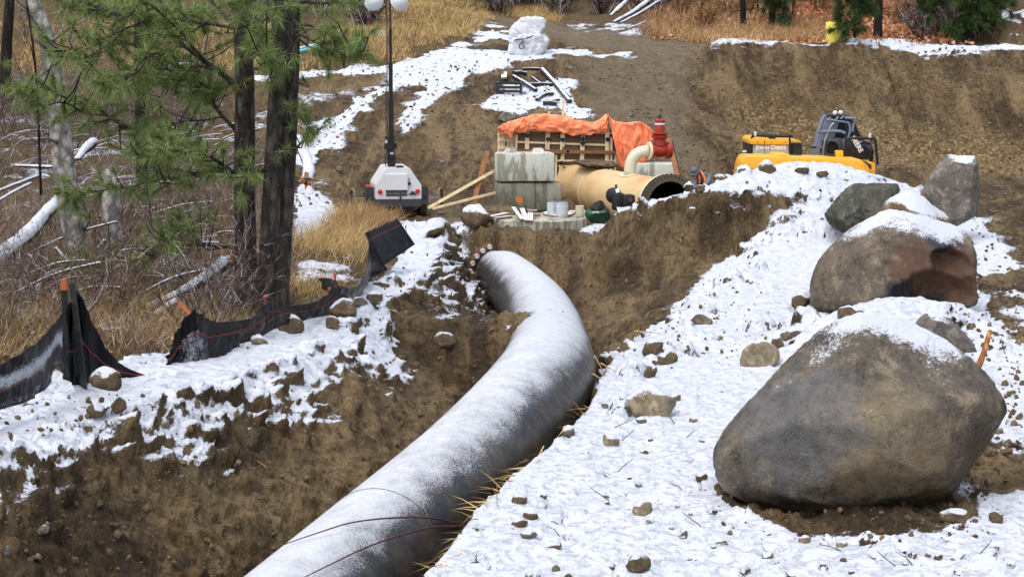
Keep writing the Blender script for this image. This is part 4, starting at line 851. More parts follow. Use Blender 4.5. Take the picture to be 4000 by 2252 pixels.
# mud stuck on the crown near the formwork
md = P(2330, 640, 47.6); V_, F_ = ico(4); W_ = V_*np.array([.55, .75, .09]); W_ = W_*(1+.5*n3(V_, 2.2, 4, 5)[:, None]) 
o = np_mesh('mud_cake', W_, F_, 'bare_soil', None, True); o.location = md; o.rotation_euler = (0, R(6), R(-20)); setp(o, 'cake of brown mud stuck on the crown of the tan pipe', 'mud')
# red gate valve bolted to the elbow
rv = thing('gate_valve', 'red gate valve with a black nut and white tape bolted to the cream elbow', 'valve', tuple(pe)); ro_ = Vector(rv.location)
vm = exd.to_track_quat('Z', 'Y').to_matrix().to_4x4()
MB().lathe([(.0, .04), (.222, .04), (.222, .085), (.16, .10), (.145, .16), (.17, .24), (.17, .36), (.145, .44), (.19, .47), (.21, .50), (.21, .58), (.19, .60), (0, .60)], 28, cap=False).xf(vm).build('valve_body', 'red_paint', rv, True)
fb = MB().lathe([(0, .03), (.016, .03), (.016, .10), (0, .10)], 8, cap=False).build('flange_bolt', 'white_plastic', rv)
copies(fb, [vm @ Vector((.195*math.cos(k*math.pi/5), .195*math.sin(k*math.pi/5), 0)) for k in range(10)], rv, [vm.to_euler()]*10)
cv = exd*.30
MB().lathe([(0, .1), (.165, .12), (.15, .30), (.20, .32), (.205, .34), (.205, .375), (.15, .39), (.15, .40), (.205, .415), (.205, .45), (.13, .47), (.125, .62), (.11, .66), (.125, .70), (.12, .76), (.05, .80), (0, .80)], 26, cv, 'z', False).build('bonnet', 'red_paint', rv, True)
MB().lathe([(.127, .645), (.130, .645), (.131, .685), (.128, .69)], 20, cv, 'z', False).build('white_tape', 'white_paint', rv, True)
MB().box(cv+Vector((0, 0, .84)), (.055, .055, .10)).build('operating_nut', 'black_iron', rv)
# leaning plank and bar by the valve
o = MB().bar(P(2610, 540, 47.6), P(2647, 690, 46.6), .12, .05, (0, -1, 0)).build('plank', 'old_wood'); setp(o, 'rough brown plank leaning upright right of the red valve', 'plank')
o = MB().bar(P(2626, 545, 47.8), P(2658, 690, 46.8), .025, .025).build('steel_bar', 'black_iron'); setp(o, 'thin black bar leaning behind the brown plank', 'bar')
# black valve fitting in front of the tan pipe
Y5 = 42.9; bv = thing('black_valve', 'black boxy valve with round end cap and white tag before the tan pipe', 'valve', tuple(P(*c5(430, 1130), Y5))); bo = Vector(bv.location)
def L5(a, b, d=0, Y=Y5): return P(*c5(a, b), Y) - bo + Vector((0, d, 0))
MB().bevbox((L5(325, 960)+L5(325, 960))/2, ((L5(420, 900)-L5(220, 900)).x, .34, (L5(300, 790)-L5(300, 1140)).z), .03, (0, 0, R(8))).build('valve_box', 'black_iron', bv, True)
MB().bevbox(L5(520, 950, -.02), ((L5(645, 900)-L5(400, 900)).x, .40, (L5(300, 830)-L5(300, 1090)).z), .03, (0, 0, R(8))).build('gear_case', 'black_iron', bv, True)
MB().lathe([(0, -.24), (.045, -.24), (.05, -.2), (.05, -.16), (0, -.16)], 10, L5(572, 918), 'y', False).build('cap_nut', 'rusty_steel', bv, True)
MB().lathe([(0, -.10), (.12, -.09), (.19, -.05), (.19, .07), (.13, .10), (0, .11)], 30, (0, 0, 0), 'y', False).xf(Matrix.Translation(L5(250, 850, .16)) @ Euler((0, R(8), R(-28))).to_matrix().to_4x4()).build('end_cap', 'black_iron', bv, True)
MB().cyl(L5(292, 690), L5(292, 625), .028, 10).box(L5(292, 640), (.06, .06, .05)).build('stem', 'rusty_steel', bv)
MB().box(L5(315, 735, -.12), (.09, .01, .10), (R(-25), R(-14), 0)).build('white_tag', 'white_paint', bv)
# green bag
Yg = 43.2; bg_ = thing('tool_bag', 'dark green bag with a gaping black mouth and a white clip beside the chamber', 'bag', tuple(P(*cB(2340, 850), Yg))); bgo = Vector(bg_.location)
pts = [P(*cB(a, bb), Yg)-bgo+Vector((0, d, 0)) for a, bb, d in [(2085, 640, 0), (2150, 590, .1), (2350, 560, .28), (2500, 530, .28), (2600, 640, .2), (2600, 860, .2), (2400, 870, -.1), (2180, 860, -.1), (2080, 720, 0), (2330, 660, -.22), (2480, 640, -.2), (2200, 680, -.2), (2560, 760, -.05)]]
W_, F_ = hull_rock(pts, 5, 16, .035, 4, 31, .02); np_mesh('bag_body', W_, F_, 'bag_green', bg_, True)
pts = [P(*cB(a, bb), Yg)-bgo+Vector((0, d, 0)) for a, bb, d in [(2150, 585, -.12), (2250, 480, 0), (2400, 425, .05), (2470, 470, .05), (2490, 620, -.05), (2330, 625, -.23), (2350, 480, .14)]]
W_, F_ = hull_rock(pts, 4, 20, .02, 4, 33, .008); np_mesh('bag_mouth', W_, F_, 'opening_black', bg_, True)
m = MB(); m.bar(L5(-250, 980)*0+P(*cB(2235, 635), Yg)-bgo+Vector((0, -.30, 0)), P(*cB(2340, 640), Yg)-bgo+Vector((0, -.30, 0)), .04, .03)
for a in (2235, 2345): m.bar(P(*cB(a, 625), Yg)-bgo+Vector((0, -.3, 0)), P(*cB(a, 670), Yg)-bgo+Vector((0, -.3, 0)), .02)
m.build('clip', 'white_paint', bg_)
m = MB(); m.bar(P(*cB(2150, 640), Yg)-bgo+Vector((0, -.25, 0)), P(*cB(2480, 635), Yg)-bgo+Vector((0, -.27, 0)), .012, .035); paint('bag_trim', srgb(96, 140, 112), .6, .2, 8); m.build('bag_rim', 'bag_trim', bg_)
# round concrete chamber
mc = P(2100, 845, 45.0); RC = 1.245
ch = thing('concrete_chamber', 'low round concrete chamber with streaked wet sides standing before the blocks', 'manhole', (mc.x, 45.0, mc.z-1.4))
MB().lathe([(RC, 0), (RC, 1.37), (RC-.02, 1.39), (0, 1.4)], 64, cap=False).build('chamber_wall', 'chamber_concrete', ch, True)
MB().lathe([(0, 0), (.045, 0), (.045, -.03), (0, -.03)], 12, (-RC*math.sin(R(38)), -RC*math.cos(R(38)), 1.18), 'y', False).build('lifting_hole', 'opening_black', ch)  # flat black disc painted as the shade of the hole
paint('steel_ring', srgb(60, 58, 50), .6, .2, 5, .2)
zt = mc.z
def TOP(a, b): # place on the chamber lid under crop point
    p = cB(a, b); u, v = (p[0]-2000)/FPX, (1126-p[1])/FPX; k = (zt-CAMZ)/(v*CP-SP); return Vector((u*k, (CP+v*SP)*k, zt))
def pail(loc, r, h, label, mat='pail_white', lid=False):
    t = thing('pail', label, 'pail', tuple(loc))
    MB().lathe([(0, 0), (r*.93, 0), (r*.96, h*.02), (r, h*.66), (r*1.05, h*.665), (r*1.05, h*.69), (r, h*.70), (r*1.0, h*.87), (r*1.05, h*.875), (r*1.05, h*.90), (r, h*.91), (r, h), (r*.96, h), (r*.92, h*.1), (0, h*.09)], 28, cap=False).build('pail_body', mat, t, True)
    MB().lathe([(r*1.0, h*.985), (r*1.04, h*.985), (r*1.04, h*1.01), (r*.95, h*1.01)], 28, cap=False).build('pail_rim', mat if lid else 'steel_ring', t, True)
    m = MB(); m.tube([(r*1.03*math.cos(a), -.02+r*1.03*math.sin(a)*.35, h*.88-abs(math.sin(a))*r*.5) for a in [math.pi*i/12+math.pi for i in range(13)]], .004, 6); m.build('handle', 'steel_ring', t)
    if lid: MB().lathe([(0, h*1.0), (r*.98, h*1.0), (r*.98, h*1.02), (0, h*1.02)], 24, cap=False).build('lid', mat, t, True)
p1 = TOP(1432, 652); p2 = TOP(1628, 672); p3 = TOP(1975, 715); p1 = Vector((1.01, 45.05, zt)); p2 = Vector((1.255, 44.8, zt)); p3 = Vector((1.70, 44.9, zt))
pail(p1, .128, .37, 'white metal pail standing behind and left of the other white pail'); pail(p2, .150, .385, 'front white metal pail on the round chamber lid'); pail(p3, .108, .275, 'small off white plastic tub right of the white pails', 'cream_paint', True)
def board(a, b, w, label, th=.045, lift=.03, mat='snow_board', z0=0, z1=0):
    o = MB().bar(Vector(a)+Vector((0, 0, lift+z0)), Vector(b)+Vector((0, 0, lift+z1)), w, th).build('board', mat); return setp(o, label, 'board', 'snowy boards on the chamber')
k5 = .1941*45/FPX
a_, b_ = TOP(640, 560), TOP(815, 770); b_.y = max(b_.y, 43.72); board((a_.x, 44.9, zt+.20), (b_.x, 43.78, zt), 75*k5, 'leftmost of the snow covered boards propped over the front of the chamber lid')
board((TOP(805, 500).x, 44.9, zt+.17), (TOP(905, 820).x, 43.70, zt-.02), 92*k5, 'middle one of the snow covered boards hanging over the chamber edge')
board((TOP(960, 510).x, 44.85, zt+.12), (TOP(990, 830).x, 43.72, zt-.03), 100*k5, 'rightmost of the snow covered boards hanging over the chamber edge'); board((TOP(900, 560).x, 44.6, zt+.16), (TOP(1095, 600).x, 44.6, zt+.15), .10, 'short snowy board lying across the rightmost board')
board((TOP(110, 670).x, 44.3, zt), (TOP(520, 600).x, 45.2, zt+.03), .16, 'long thin snowy board at the left side of the chamber lid'); board((TOP(290, 680).x, 44.2, zt), (TOP(590, 660).x, 44.6, zt), .13, 'second thin snowy board at the left side of the chamber lid')
def slab(pts, label, name='snow_slab', th=.05, mat='snow_board'):
    V = [TOP(a, b)+Vector((0, 0, .003)) for a, b in pts]; k = len(V); m = MB(); m.add(V + [v+Vector((0, 0, th)) for v in V], [tuple(range(k)), tuple(range(2*k-1, k-1, -1))] + [(i, k+i, k+(i+1) % k, (i+1) % k) for i in range(k)])
    return setp(m.build(name, mat), label, 'board')
slab([(1228, 705), (1320, 680), (1500, 672), (1700, 690), (1875, 715), (1800, 745), (1640, 772), (1450, 765), (1290, 740)], 'broad flat snow covered sheet in front of the white pails', 'snowy_sheet')
slab([(1755, 660), (1890, 665), (1890, 690), (1760, 690)], 'small snowy offcut between the white pail and the off white tub', 'snowy_offcut')
def lump(name, label, cat, loc, rad, mat, seed, sub=4, amp=.35, group=None):
    V_, F_ = ico(sub); W_ = V_*np.array(rad)*(1+amp*n3(V_, 1.8, 4, seed)[:, None]); o = np_mesh(name, W_, F_, mat, None, True); o.location = loc; return setp(o, label, cat, group)
lump('stone', 'smooth brown pebble on the chamber lid right of the boards', 'stone', TOP(1105, 740)+Vector((0, 0, .04)), (.10, .08, .055), 'tan_rock', 3)
lump('crumpled_wrap', 'crumpled white wrapper by the foot of the off white tub', 'wrapper', TOP(2045, 730)+Vector((0, 0, .05)), (.11, .07, .07), 'white_paint', 5, 4, .8)
lump('stone', 'snowy stone under the left board on the chamber lid', 'stone', TOP(670, 690)+Vector((0, 0, .04)), (.11, .08, .06), 'snow_board', 7)
lump('soil_heap', 'heap of brown soil between the white pails and the tan pipe', 'soil heap', P(2205, 830, 46.35), (.42, .22, .34), 'bare_soil', 9, 5, .45)
lump('soil_heap', 'low heap of dark soil left on the back of the chamber lid', 'soil heap', P(1955, 832, 45.7), (.55, .35, .2), 'dirty_rock', 10, 5, .3)
# braces left of the blocks
for a, bq, w, lab, mt in [((1903, 592, 47.6), (1838, 835, 46.2), .125, 'upright brown plank leaning left of the concrete blocks', 'old_wood'), ((1935, 664, 47.2), (1672, 812, 45.8), .075, 'upper pale brace plank slanting down left of the blocks', 'raw_wood'), ((1935, 752, 46.9), (1690, 814, 45.7), .065, 'lower pale brace plank slanting down left of the blocks', 'raw_wood')]:
    o = MB().bar(P(*a), P(*bq), w, .05, (0, -1, 0)).build('plank', mt); setp(o, lab, 'plank', 'brace planks')
# small marker stakes and twigs by the chamber
o = MB().bar(P(1310, 1128, 27.5), P(1308, 1070, 27.5), .035, .03).build('marker_stake', paint('pink_paint', srgb(236, 60, 84), .5, .1)); setp(o, 'short pink topped marker stake behind the black fence', 'stake')
# ------------------------------------------------------------------ light tower trailer
paint('trailer_white', (.62, .63, .64, 1), .3, .03, 2, .05); paint('dark_grey_paint', (.035, .037, .042, 1), .5, .2, 4, .25); paint('tyre', srgb(92, 84, 62), .85, .25, 8, .3, srgb(40, 38, 32))
paint('red_lens', (.55, .02, .02, 1), .2, .1); paint('orange_lens', (.65, .09, .02, 1), .3, .1); paint('steel', (.35, .35, .35, 1), .35, .15, 6, .2, metal=.8); paint('lamp_reflector', (.58, .61, .63, 1), .2, .05, 3); paint('lamp_glass', (.55, .62, .62, 1), .15, .1, 4)
paint('yellow_paint', srgb(232, 170, 46), .38, .06, 2, .12, srgb(150, 120, 60)); paint('steel_blue_paint', srgb(112, 122, 142), .4, .12, 3, .15); paint('dark_glass', (.02, .025, .025, 1), .08, .2); paint('rear_glass', srgb(176, 184, 178), .45, .08, 2, spec=.2)
paint('lettering_white', (.8, .8, .8, 1), .5, .02)
YT = 46.6; kt = YT/FPX
tb = P(1545, 845, YT)
lt = thing('light_tower', 'white light tower trailer with a tall black mast standing on the dirt pad', 'light tower', tuple(tb), R(9)); zt0 = 767
def h_(py): return (845-py)*kt
zb_, zt_ = h_(767), h_(647)                  # body bottom and top
prof = [(-.585, zb_), (.585, zb_), (.585, h_(713)), (.285, zt_), (-.30, zt_), (-.585, h_(712))]
bd = MB().prism(prof, -.95, .85)
bo_ = bd.build('body', 'trailer_white', lt)
bm = bmesh.new(); bm.from_mesh(bo_.data); bmesh.ops.bevel(bm, geom=bm.edges[:], offset=.015, segments=2, affect='EDGES'); bm.to_mesh(bo_.data); bm.free()
X = lambda c: (c-1112)*.2207*kt; Z = lambda c: h_(550+c*.2207)
MB().bevbox(((X(890)+X(1265))/2, -.99, (Z(820)+Z(540))/2), (X(1265)-X(890), .10, Z(540)-Z(820)), .012).build('hatch_box', 'trailer_white', lt)
gr = MB().box(((X(890)+X(1260))/2, -.955, (Z(925)+Z(820))/2), (X(1260)-X(890), .02, Z(820)-Z(925))).build('grille', 'black_iron', lt)
m = MB()
for k in range(17): m.box((X(905)+(X(1245)-X(905))*k/16, -.968, (Z(915)+Z(832))/2), (.007, .012, Z(832)-Z(915)))
m.box(((X(890)+X(1260))/2, -.97, Z(878)), (X(1260)-X(890), .012, .012)); m.build('grille_bars', 'steel', gr)
for cx in (788, 1440): MB().lathe([(.064, -.95), (.064, -.975), (.055, -.99), (0, -.995)], 20, (X(cx), 0, Z(848)), 'y', False).build('tail_light', 'red_lens', lt, True)
MB().lathe([(.038, -.95), (.038, -1.0), (0, -1.005)], 16, (X(1297), 0, Z(707)), 'y', False).build('knob', 'black_iron', lt, True)
MB().box((X(1350), -.975, Z(895)), (.19, .04, .03)).box((X(1352), -.985, Z(872)), (.09, .05, .07)).build('rear_hook', 'black_iron', lt)  # small black hook on the rear face
m = MB()
for i, (a, bq) in enumerate(((1292, 625), (1300, 640), (1292, 655), (1300, 668))): m.box((X(a), -.953, Z(bq)), (.03, .006, .012))
m.build('warning_label', 'red_lens', lt)
m = MB().box((0, -.1, (Z(1110)+Z(987))/2), (1.17, 1.75, Z(987)-Z(1110))).box((X(1140), -.98, Z(935)), (.04, .06, .20)).box((X(1140), -1.0, Z(1080)), (.08, .12, .12)).cyl((X(1140), -1.05, Z(1090)), (X(1140), -1.05, Z(1370)), .028, 8)
m.build('chassis', 'dark_grey_paint', lt)
MB().box((0, .0, Z(1135)), (1.35, .06, .06)).build('axle', 'black_iron', lt)
for sx in (-1, 1):
    w = thing('wheel', None, None, (sx*.70, -.05, .30)); w.parent = lt
    MB().lathe([(.14, -.085), (.27, -.09), (.30, -.06), (.30, .06), (.27, .09), (.14, .085)], 32, axis='x', cap=False).build('tyre', 'tyre', w, True)
    MB().lathe([(.0, -.05), (.14, -.06), (.14, .06), (.0, .05)], 20, axis='x', cap=False).build('rim', 'steel', w, True)
    fp = [(-.42, .34), (-.36, .56), (-.2, .66), (.2, .66), (.36, .56), (.42, .34), (.38, .34), (.33, .53), (.18, .62), (-.18, .62), (-.33, .53), (-.38, .34)]
    MB().prism([(y-.05, z) for y, z in fp], sx*.70-.12, sx*.70+.12, 'yz').box((sx*.70, -.44, Z(890)), (.235, .03, .30)).build('mudguard', 'dark_grey_paint', lt)
    yb = -.35
    MB().box((sx*.93, yb, Z(990)), (.52, .05, .05)).build('outrigger_beam', 'steel', lt)
    j = MB().cyl((sx*1.17, yb, Z(1035 if sx < 0 else 1130)), (sx*1.17, yb, Z(835)), .034, 12).build('outrigger_jack', 'black_iron', lt, True)
    MB().cyl((sx*1.17, yb, Z(1250)), (sx*1.17, yb, Z(1000)), .022, 10).box((sx*1.17, yb, Z(1252)), (.16, .16, .02)).build('jack_foot', 'steel', j)
    MB().tube([(sx*1.17, yb, Z(830)), (sx*1.13, yb-.02, Z(815)), (sx*1.09, yb-.02, Z(860)), (sx*1.09, yb, Z(930))], .010, 6).build('jack_handle', 'white_plastic', j)
MB().box((-.72, -.38, Z(770)), (.17, .07, .05)).build('side_marker', 'orange_lens', lt); 
mx = X(1030); my = -.30
segs = [(647, 600, .095), (600, 530, .075), (530, 395, .062), (395, 255, .048), (255, 120, .034), (120, -75, .022)]
for a, bq, r in segs: MB().box((mx, my, (h_(a+6)+h_(bq))/2), (2*r, 2*r, h_(bq)-h_(a+6))).build('mast_section', 'black_iron', lt)
for py, r in ((530, .08), (395, .066), (255, .052), (120, .038)): MB().box((mx, my, h_(py+4)), (2*r, 2*r, .10)).build('mast_collar', 'black_iron', lt)
m = MB().box((mx-.09, my-.1, h_(568)), (.20, .14, .16)).box((mx+.11, my-.05, h_(566)), (.06, .1, .14)).box((mx+.03, my-.1, h_(612)), (.22, .1, .03)).bevbox((mx+.17, -.78, h_(650)), (.19, .14, .15), .03).box((mx-.13, my, h_(545)), (.06, .06, .2))
m.build('winch_bracket', 'black_iron', lt); MB().box((mx, my-.085, h_(595)), (.09, .01, .06)).build('paper_label', 'white_paint', lt); MB().bevbox((mx-.13, my-.08, h_(552)), (.07, .07, .12), .02).build('bottle', 'white_paint', lt)
hx = []
for i in range(1500):
    z = h_(630)+(h_(-40)-h_(630))*i/1500; t = i*2*math.pi/15; wob = .035*math.sin(z*1.7)
    hx.append((mx-.105+wob*.5+.030*math.cos(t), my-.10+.030*math.sin(t), z))
MB().tube(hx, .007, 5).build('coiled_cable', 'black_iron', lt, 'all')
MB().tube([(mx-.1, my-.12, h_(575)), (mx-.16, my-.15, h_(600)), (mx-.17, my-.15, h_(630)), (mx-.15, my-.1, h_(648))], .012, 6).build('power_cable', 'black_iron', lt, 'all')
MB().bar((mx-.75, my, h_(-62)), (mx+.75, my, h_(-62)), .05).build('lamp_bar', 'black_iron', lt)
for px, sx in ((1460, -1), (1562, 1)):
    c = lt.matrix_basis.inverted() @ P(px, 8, YT-.3); L = thing('lamp', None, None, tuple(c), rot=(R(62), 0, R(14*sx))); L.parent = lt
    MB().lathe([(.0, .16), (.09, .15), (.17, .08), (.225, -.0), (.245, -.02), (.25, -.02), (.23, .02), (.17, .10), (.09, .17), (0, .18)], 30, cap=False).build('lamp_shade', 'lamp_reflector', L, True)
    MB().lathe([(0, .02), (.22, .005)], 30, cap=False).lathe([(0, -.0), (.05, .0), (.05, .12), (0, .13)], 14, cap=False).build('lamp_lens', 'lamp_glass', L, True)
    MB().bar((0, .0, .17), (0, .12, .24), .05).build('lamp_bracket', 'black_iron', L)
# ------------------------------------------------------------------ excavator behind the berm
YX = 46.6; kx = YX/FPX; c6 = crop(.25233, 2850, 420)
eb = P(3140, 780, YX); ex = thing('excavator', 'yellow excavator with a dark steel boom parked behind the snowy berm', 'excavator', (eb.x, YX+.2, eb.z-.55)); eo = Vector(ex.location)
def E(a, bq, d=0): return P(*c6(a, bq), YX+d) - eo
def EP(poly, d0, d1, name, mat, bev=.03, parent=None):
    q = [P(*c6(a, bq), YX+d0)-eo for a, bq in poly]; m = MB().prism([(v.x, v.z) for v in q], d0-.2, d1-.2); o = m.build(name, mat, parent or ex)
    if bev:
        bm = bmesh.new(); bm.from_mesh(o.data); bmesh.ops.bevel(bm, geom=bm.edges[:], offset=bev, segments=2, affect='EDGES', profile=.6); bm.to_mesh(o.data); bm.free()
        o.data.polygons.foreach_set('use_smooth', [True]*len(o.data.polygons)); o.data.set_sharp_from_angle(angle=R(30))
    return o
cw = EP([(130, 1250), (160, 1000), (185, 860), (215, 790), (260, 757), (300, 750), (950, 760), (1560, 780), (2030, 802), (2120, 850), (2170, 900), (2190, 1250)], 0, 1.3, 'counterweight', 'yellow_paint', .07)
EP([(2060, 812), (2110, 830), (2200, 890), (2200, 960), (2120, 870)], -.02, 1.0, 'corner_pad', 'dark_grey_paint', .02)
m = MB(); 
for p_, q_ in (((180, 955), (410, 955)), ((410, 955), (410, 1100)), ((180, 955), (180, 1100))): m.bar(E(*p_, -.205), E(*q_, -.205), .012, .012)
m.build('access_panel_seam', 'dark_grey_paint', cw); MB().lathe([(0, -.01), (.11, -.01), (.11, .01), (0, .01)], 20, E(290, 1010, -.2), 'y', False).build('access_hole', 'opening_black', cw)  # the hole is a black disc, its inner shade put into the colour
EP([(720, 740), (760, 722), (920, 728), (955, 760), (950, 775), (715, 770)], .1, 1.4, 'engine_hood', 'yellow_paint', .03)
MB().box(E(1200, 1085, 2.2), (3.0, 3.4, 1.0)).build('house_deck', 'yellow_paint', ex)
for sx in (-1, 1): MB().bevbox((sx*1.25, 2.3, -.75+.35), (.6, 4.6, .9), .18).build('track', 'tyre', ex)
# cab
EP([(322, 760), (322, 565), (1120, 545), (1130, 765)], 2.0, 3.6, 'cab_frame', 'black_iron', .02)
roof = EP([(322, 572), (326, 510), (345, 482), (380, 468), (900, 490), (920, 520), (922, 578)], 1.85, 3.7, 'cab_roof', 'yellow_paint', .03)
EP([(930, 555), (935, 500), (960, 488), (1070, 505), (1112, 530), (1116, 560)], 2.2, 3.7, 'cab_roof', 'yellow_paint', .02)
win = EP([(362, 752), (365, 566), (915, 578), (915, 752)], 1.93, 1.99, 'rear_window', 'rear_glass', 0)
EP([(975, 750), (980, 560), (1108, 560), (1118, 752)], 1.93, 1.99, 'side_window', 'dark_glass', 0)
m = MB().bar(E(543, 500, 1.7), E(543, 750, 1.7), .012); m.build('wiper', 'black_iron', win)
m = MB()
for a in (436, 545, 648, 862): m.box(E(a, 535, 1.62), (.03, .02, .03))
m.build('roof_bolts', 'black_iron', roof)
MB().tube([E(362, 430, 1.9), E(420, 428, 1.9), E(640, 440, 1.9), E(900, 442, 1.9), E(955, 445, 2.0)], .045, 8).box(E(655, 465, 1.9), (.18, .1, .06)).bar(E(930, 450, 1.9), E(935, 700, 1.9), .05).bar(E(365, 440, 1.9), E(335, 480, 2.0), .05).build('roof_rail', 'black_iron', ex)
MB().bevbox(E(228, 705, 1.6), (.14, .12, .22), .03).bar(E(260, 700, 1.7), E(330, 700, 1.9), .04).build('mirror', 'black_iron', ex); MB().bevbox(E(228, 682, 1.55), (.12, .10, .06), .02).build('mirror_cap', 'white_paint', ex)
MB().lathe([(0, -.06), (.17, -.05), (.19, 0), (.12, .04), (0, .05)], 20, E(1020, 745, .8)).build('round_mirror', 'black_iron', ex, True)
for a, bq in ((398, 415), (2175, 440)): MB().cyl(E(a, bq+25, .8), E(a, bq-20, .8), .035, 10).ball(E(a, bq-22, .8), .04).build('beacon', 'white_paint', ex, True)
def letters(txt, name, size, loc, rot, mat, parent, sx=1.0, depth=.004, caps=False, width=None):
    cu = bpy.data.curves.new(name, 'FONT'); cu.body = txt; cu.size = size; cu.extrude = depth; cu.align_x = 'CENTER'; cu.offset = size*.03; cu.small_caps_scale = .78
    for i, ch in enumerate(txt):
        if caps and ch.islower(): cu.body_format[i].use_small_caps = True
    t = bpy.data.objects.new(name, cu); COL.objects.link(t)
    me = bpy.data.meshes.new_from_object(t.evaluated_get(bpy.context.evaluated_depsgraph_get())); bpy.data.objects.remove(t)
    me.materials.clear(); me.materials.append(MATS[mat]); o = bpy.data.objects.new(name, me); COL.objects.link(o); o.parent = parent; o.location = loc; o.rotation_euler = rot; o.scale = (width/max(.01, o.dimensions.x) if width else sx, 1, 1); return o
bpy.context.view_layer.update()
wz = E(640, 640); 
letters('John Deere', 'lettering', .150, E(642, 645, 1.70), (R(90), 0, 0), 'lettering_white', win, 1.0, caps=True, width=.83)
# boom and hydraulics
EP([(1250, 800), (1290, 680), (1330, 560), (1370, 420), (1410, 250), (1450, 160), (1520, 120), (1700, 150), (1690, 260), (1640, 420), (1600, 560), (1560, 800)], 2.6, 3.0, 'boom_plate', 'steel_blue_paint', .02)
EP([(1560, 800), (1640, 420), (1700, 150), (1800, 120), (1880, 160), (1950, 300), (2030, 480), (2180, 560), (2240, 800)], 2.75, 3.6, 'boom', 'black_iron', .03)
EP([(1500, 130), (1540, 100), (1820, 110), (1890, 170), (1780, 190)], 2.5, 3.2, 'boom_head', 'dark_grey_paint', .02)
def hose(pts, r=.035, name='hydraulic_pipe', mat='steel_blue_paint', d=2.3): MB().tube(catmull([E(a, bq, d) for a, bq in pts], 5), r, 8).build(name, mat, ex, 'all')
hose([(1370, 375), (1600, 368), (1720, 372), (1790, 405)], .045); hose([(1500, 185), (1700, 215), (1830, 235), (1860, 290), (1860, 380), (1830, 480)], .035); hose([(1780, 160), (1900, 170), (1945, 180), (1920, 260), (1900, 380)], .04); hose([(1480, 120), (1440, 190), (1400, 310), (1380, 370)], .05)
hose([(1620, 240), (1570, 290), (1500, 460), (1470, 560), (1455, 700), (1470, 770)], .035, mat='steel'); hose([(1790, 150), (1800, 250), (1815, 370), (1790, 480)], .03, mat='black_iron'); hose([(1530, 200), (1560, 150)], .03); hose([(1640, 190), (1690, 140)], .03); hose([(1720, 180), (1770, 130)], .03)
hose([(1690, 490), (1720, 560), (1730, 700)], .055, mat='steel_blue_paint', d=1.9); hose([(1740, 490), (1765, 560), (1770, 680)], .055, mat='steel_blue_paint', d=1.9); hose([(1910, 200), (1990, 400), (2070, 520), (2180, 560)], .035, mat='black_iron'); hose([(1890, 620), (1960, 570), (2060, 520)], .035, mat='steel_blue_paint')
for a, bq in ((1650, 60), (1735, 55)): MB().cyl(E(a, bq+60, 2.5), E(a, bq-25, 2.5), .05, 10).build('pin_lug', 'black_iron', ex); MB().ball(E(a-15, bq+25, 2.4), .07).build('pin_cap', 'white_paint', ex, True)
for a, bq in ((1470, 520), (1440, 640)): MB().bar(E(a-30, bq, 2.35), E(a+40, bq-5, 2.35), .06, .03).bar(E(a-28, bq, 2.35), E(a-30, bq+70, 2.35), .04).bar(E(a+38, bq, 2.35), E(a+36, bq+70, 2.35), .04).build('pipe_clamp', 'black_iron', ex)
MB().bar(E(1265, 620, 2.4), E(1345, 615, 2.4), .05).build('boom_step', 'black_iron', ex)
MB().lathe([(.16, .0), (.20, .0), (.20, -.5), (.18, -.5), (.16, -.45)], 24, (0, 0, 0), 'y', False).xf(Matrix.Translation(E(1595, 612, 1.3)) @ Euler((0, 0, R(-12))).to_matrix().to_4x4()).build('exhaust_pipe', 'dark_grey_paint', ex, True)
MB().lathe([(0, -.2), (.17, -.2), (.17, -.18), (0, -.17)], 20, E(1590, 612, 1.15), 'y', False).build('exhaust_mouth', 'opening_black', ex)  # black disc gives the pipe mouth its inner shade by colour
EP([(1550, 800), (1555, 690), (1640, 660), (1640, 490), (1760, 480), (1770, 800)], 1.6, 2.3, 'muffler', 'dark_grey_paint', .05); EP([(1645, 785), (1645, 680), (1660, 665), (1760, 668), (1765, 785)], .7, 1.4, 'yellow_box', 'yellow_paint', .02)
EP([(1780, 800), (1800, 540), (1880, 500), (1960, 560), (2170, 600), (2200, 800)], 1.9, 2.6, 'side_cabinet', 'black_iron', .04)
MB().tube(catmull([E(*q, 1.2) for q in ((1800, 800), (1800, 530), (1850, 478), (2190, 478), (2250, 495), (2275, 700), (2290, 880))], 6), .04, 8).bar(E(2195, 480, 1.2), E(2190, 820, 1.2), .05).build('handrail', 'black_iron', ex, 'all')
for i in range(4): MB().tube(catmull([E(2080+30*i, 560+20*i, 1.8), E(2150+20*i, 620, 1.5), E(2210, 740, 1.5), E(2190-20*i, 870, 1.6)], 6), .022, 6).build('hose', 'black_iron', ex, 'all')
letters('DEERE', 'lettering', .17, E(1945, 585, 1.62), (R(90), R(58), 0), 'lettering_white', ex, 1.0)
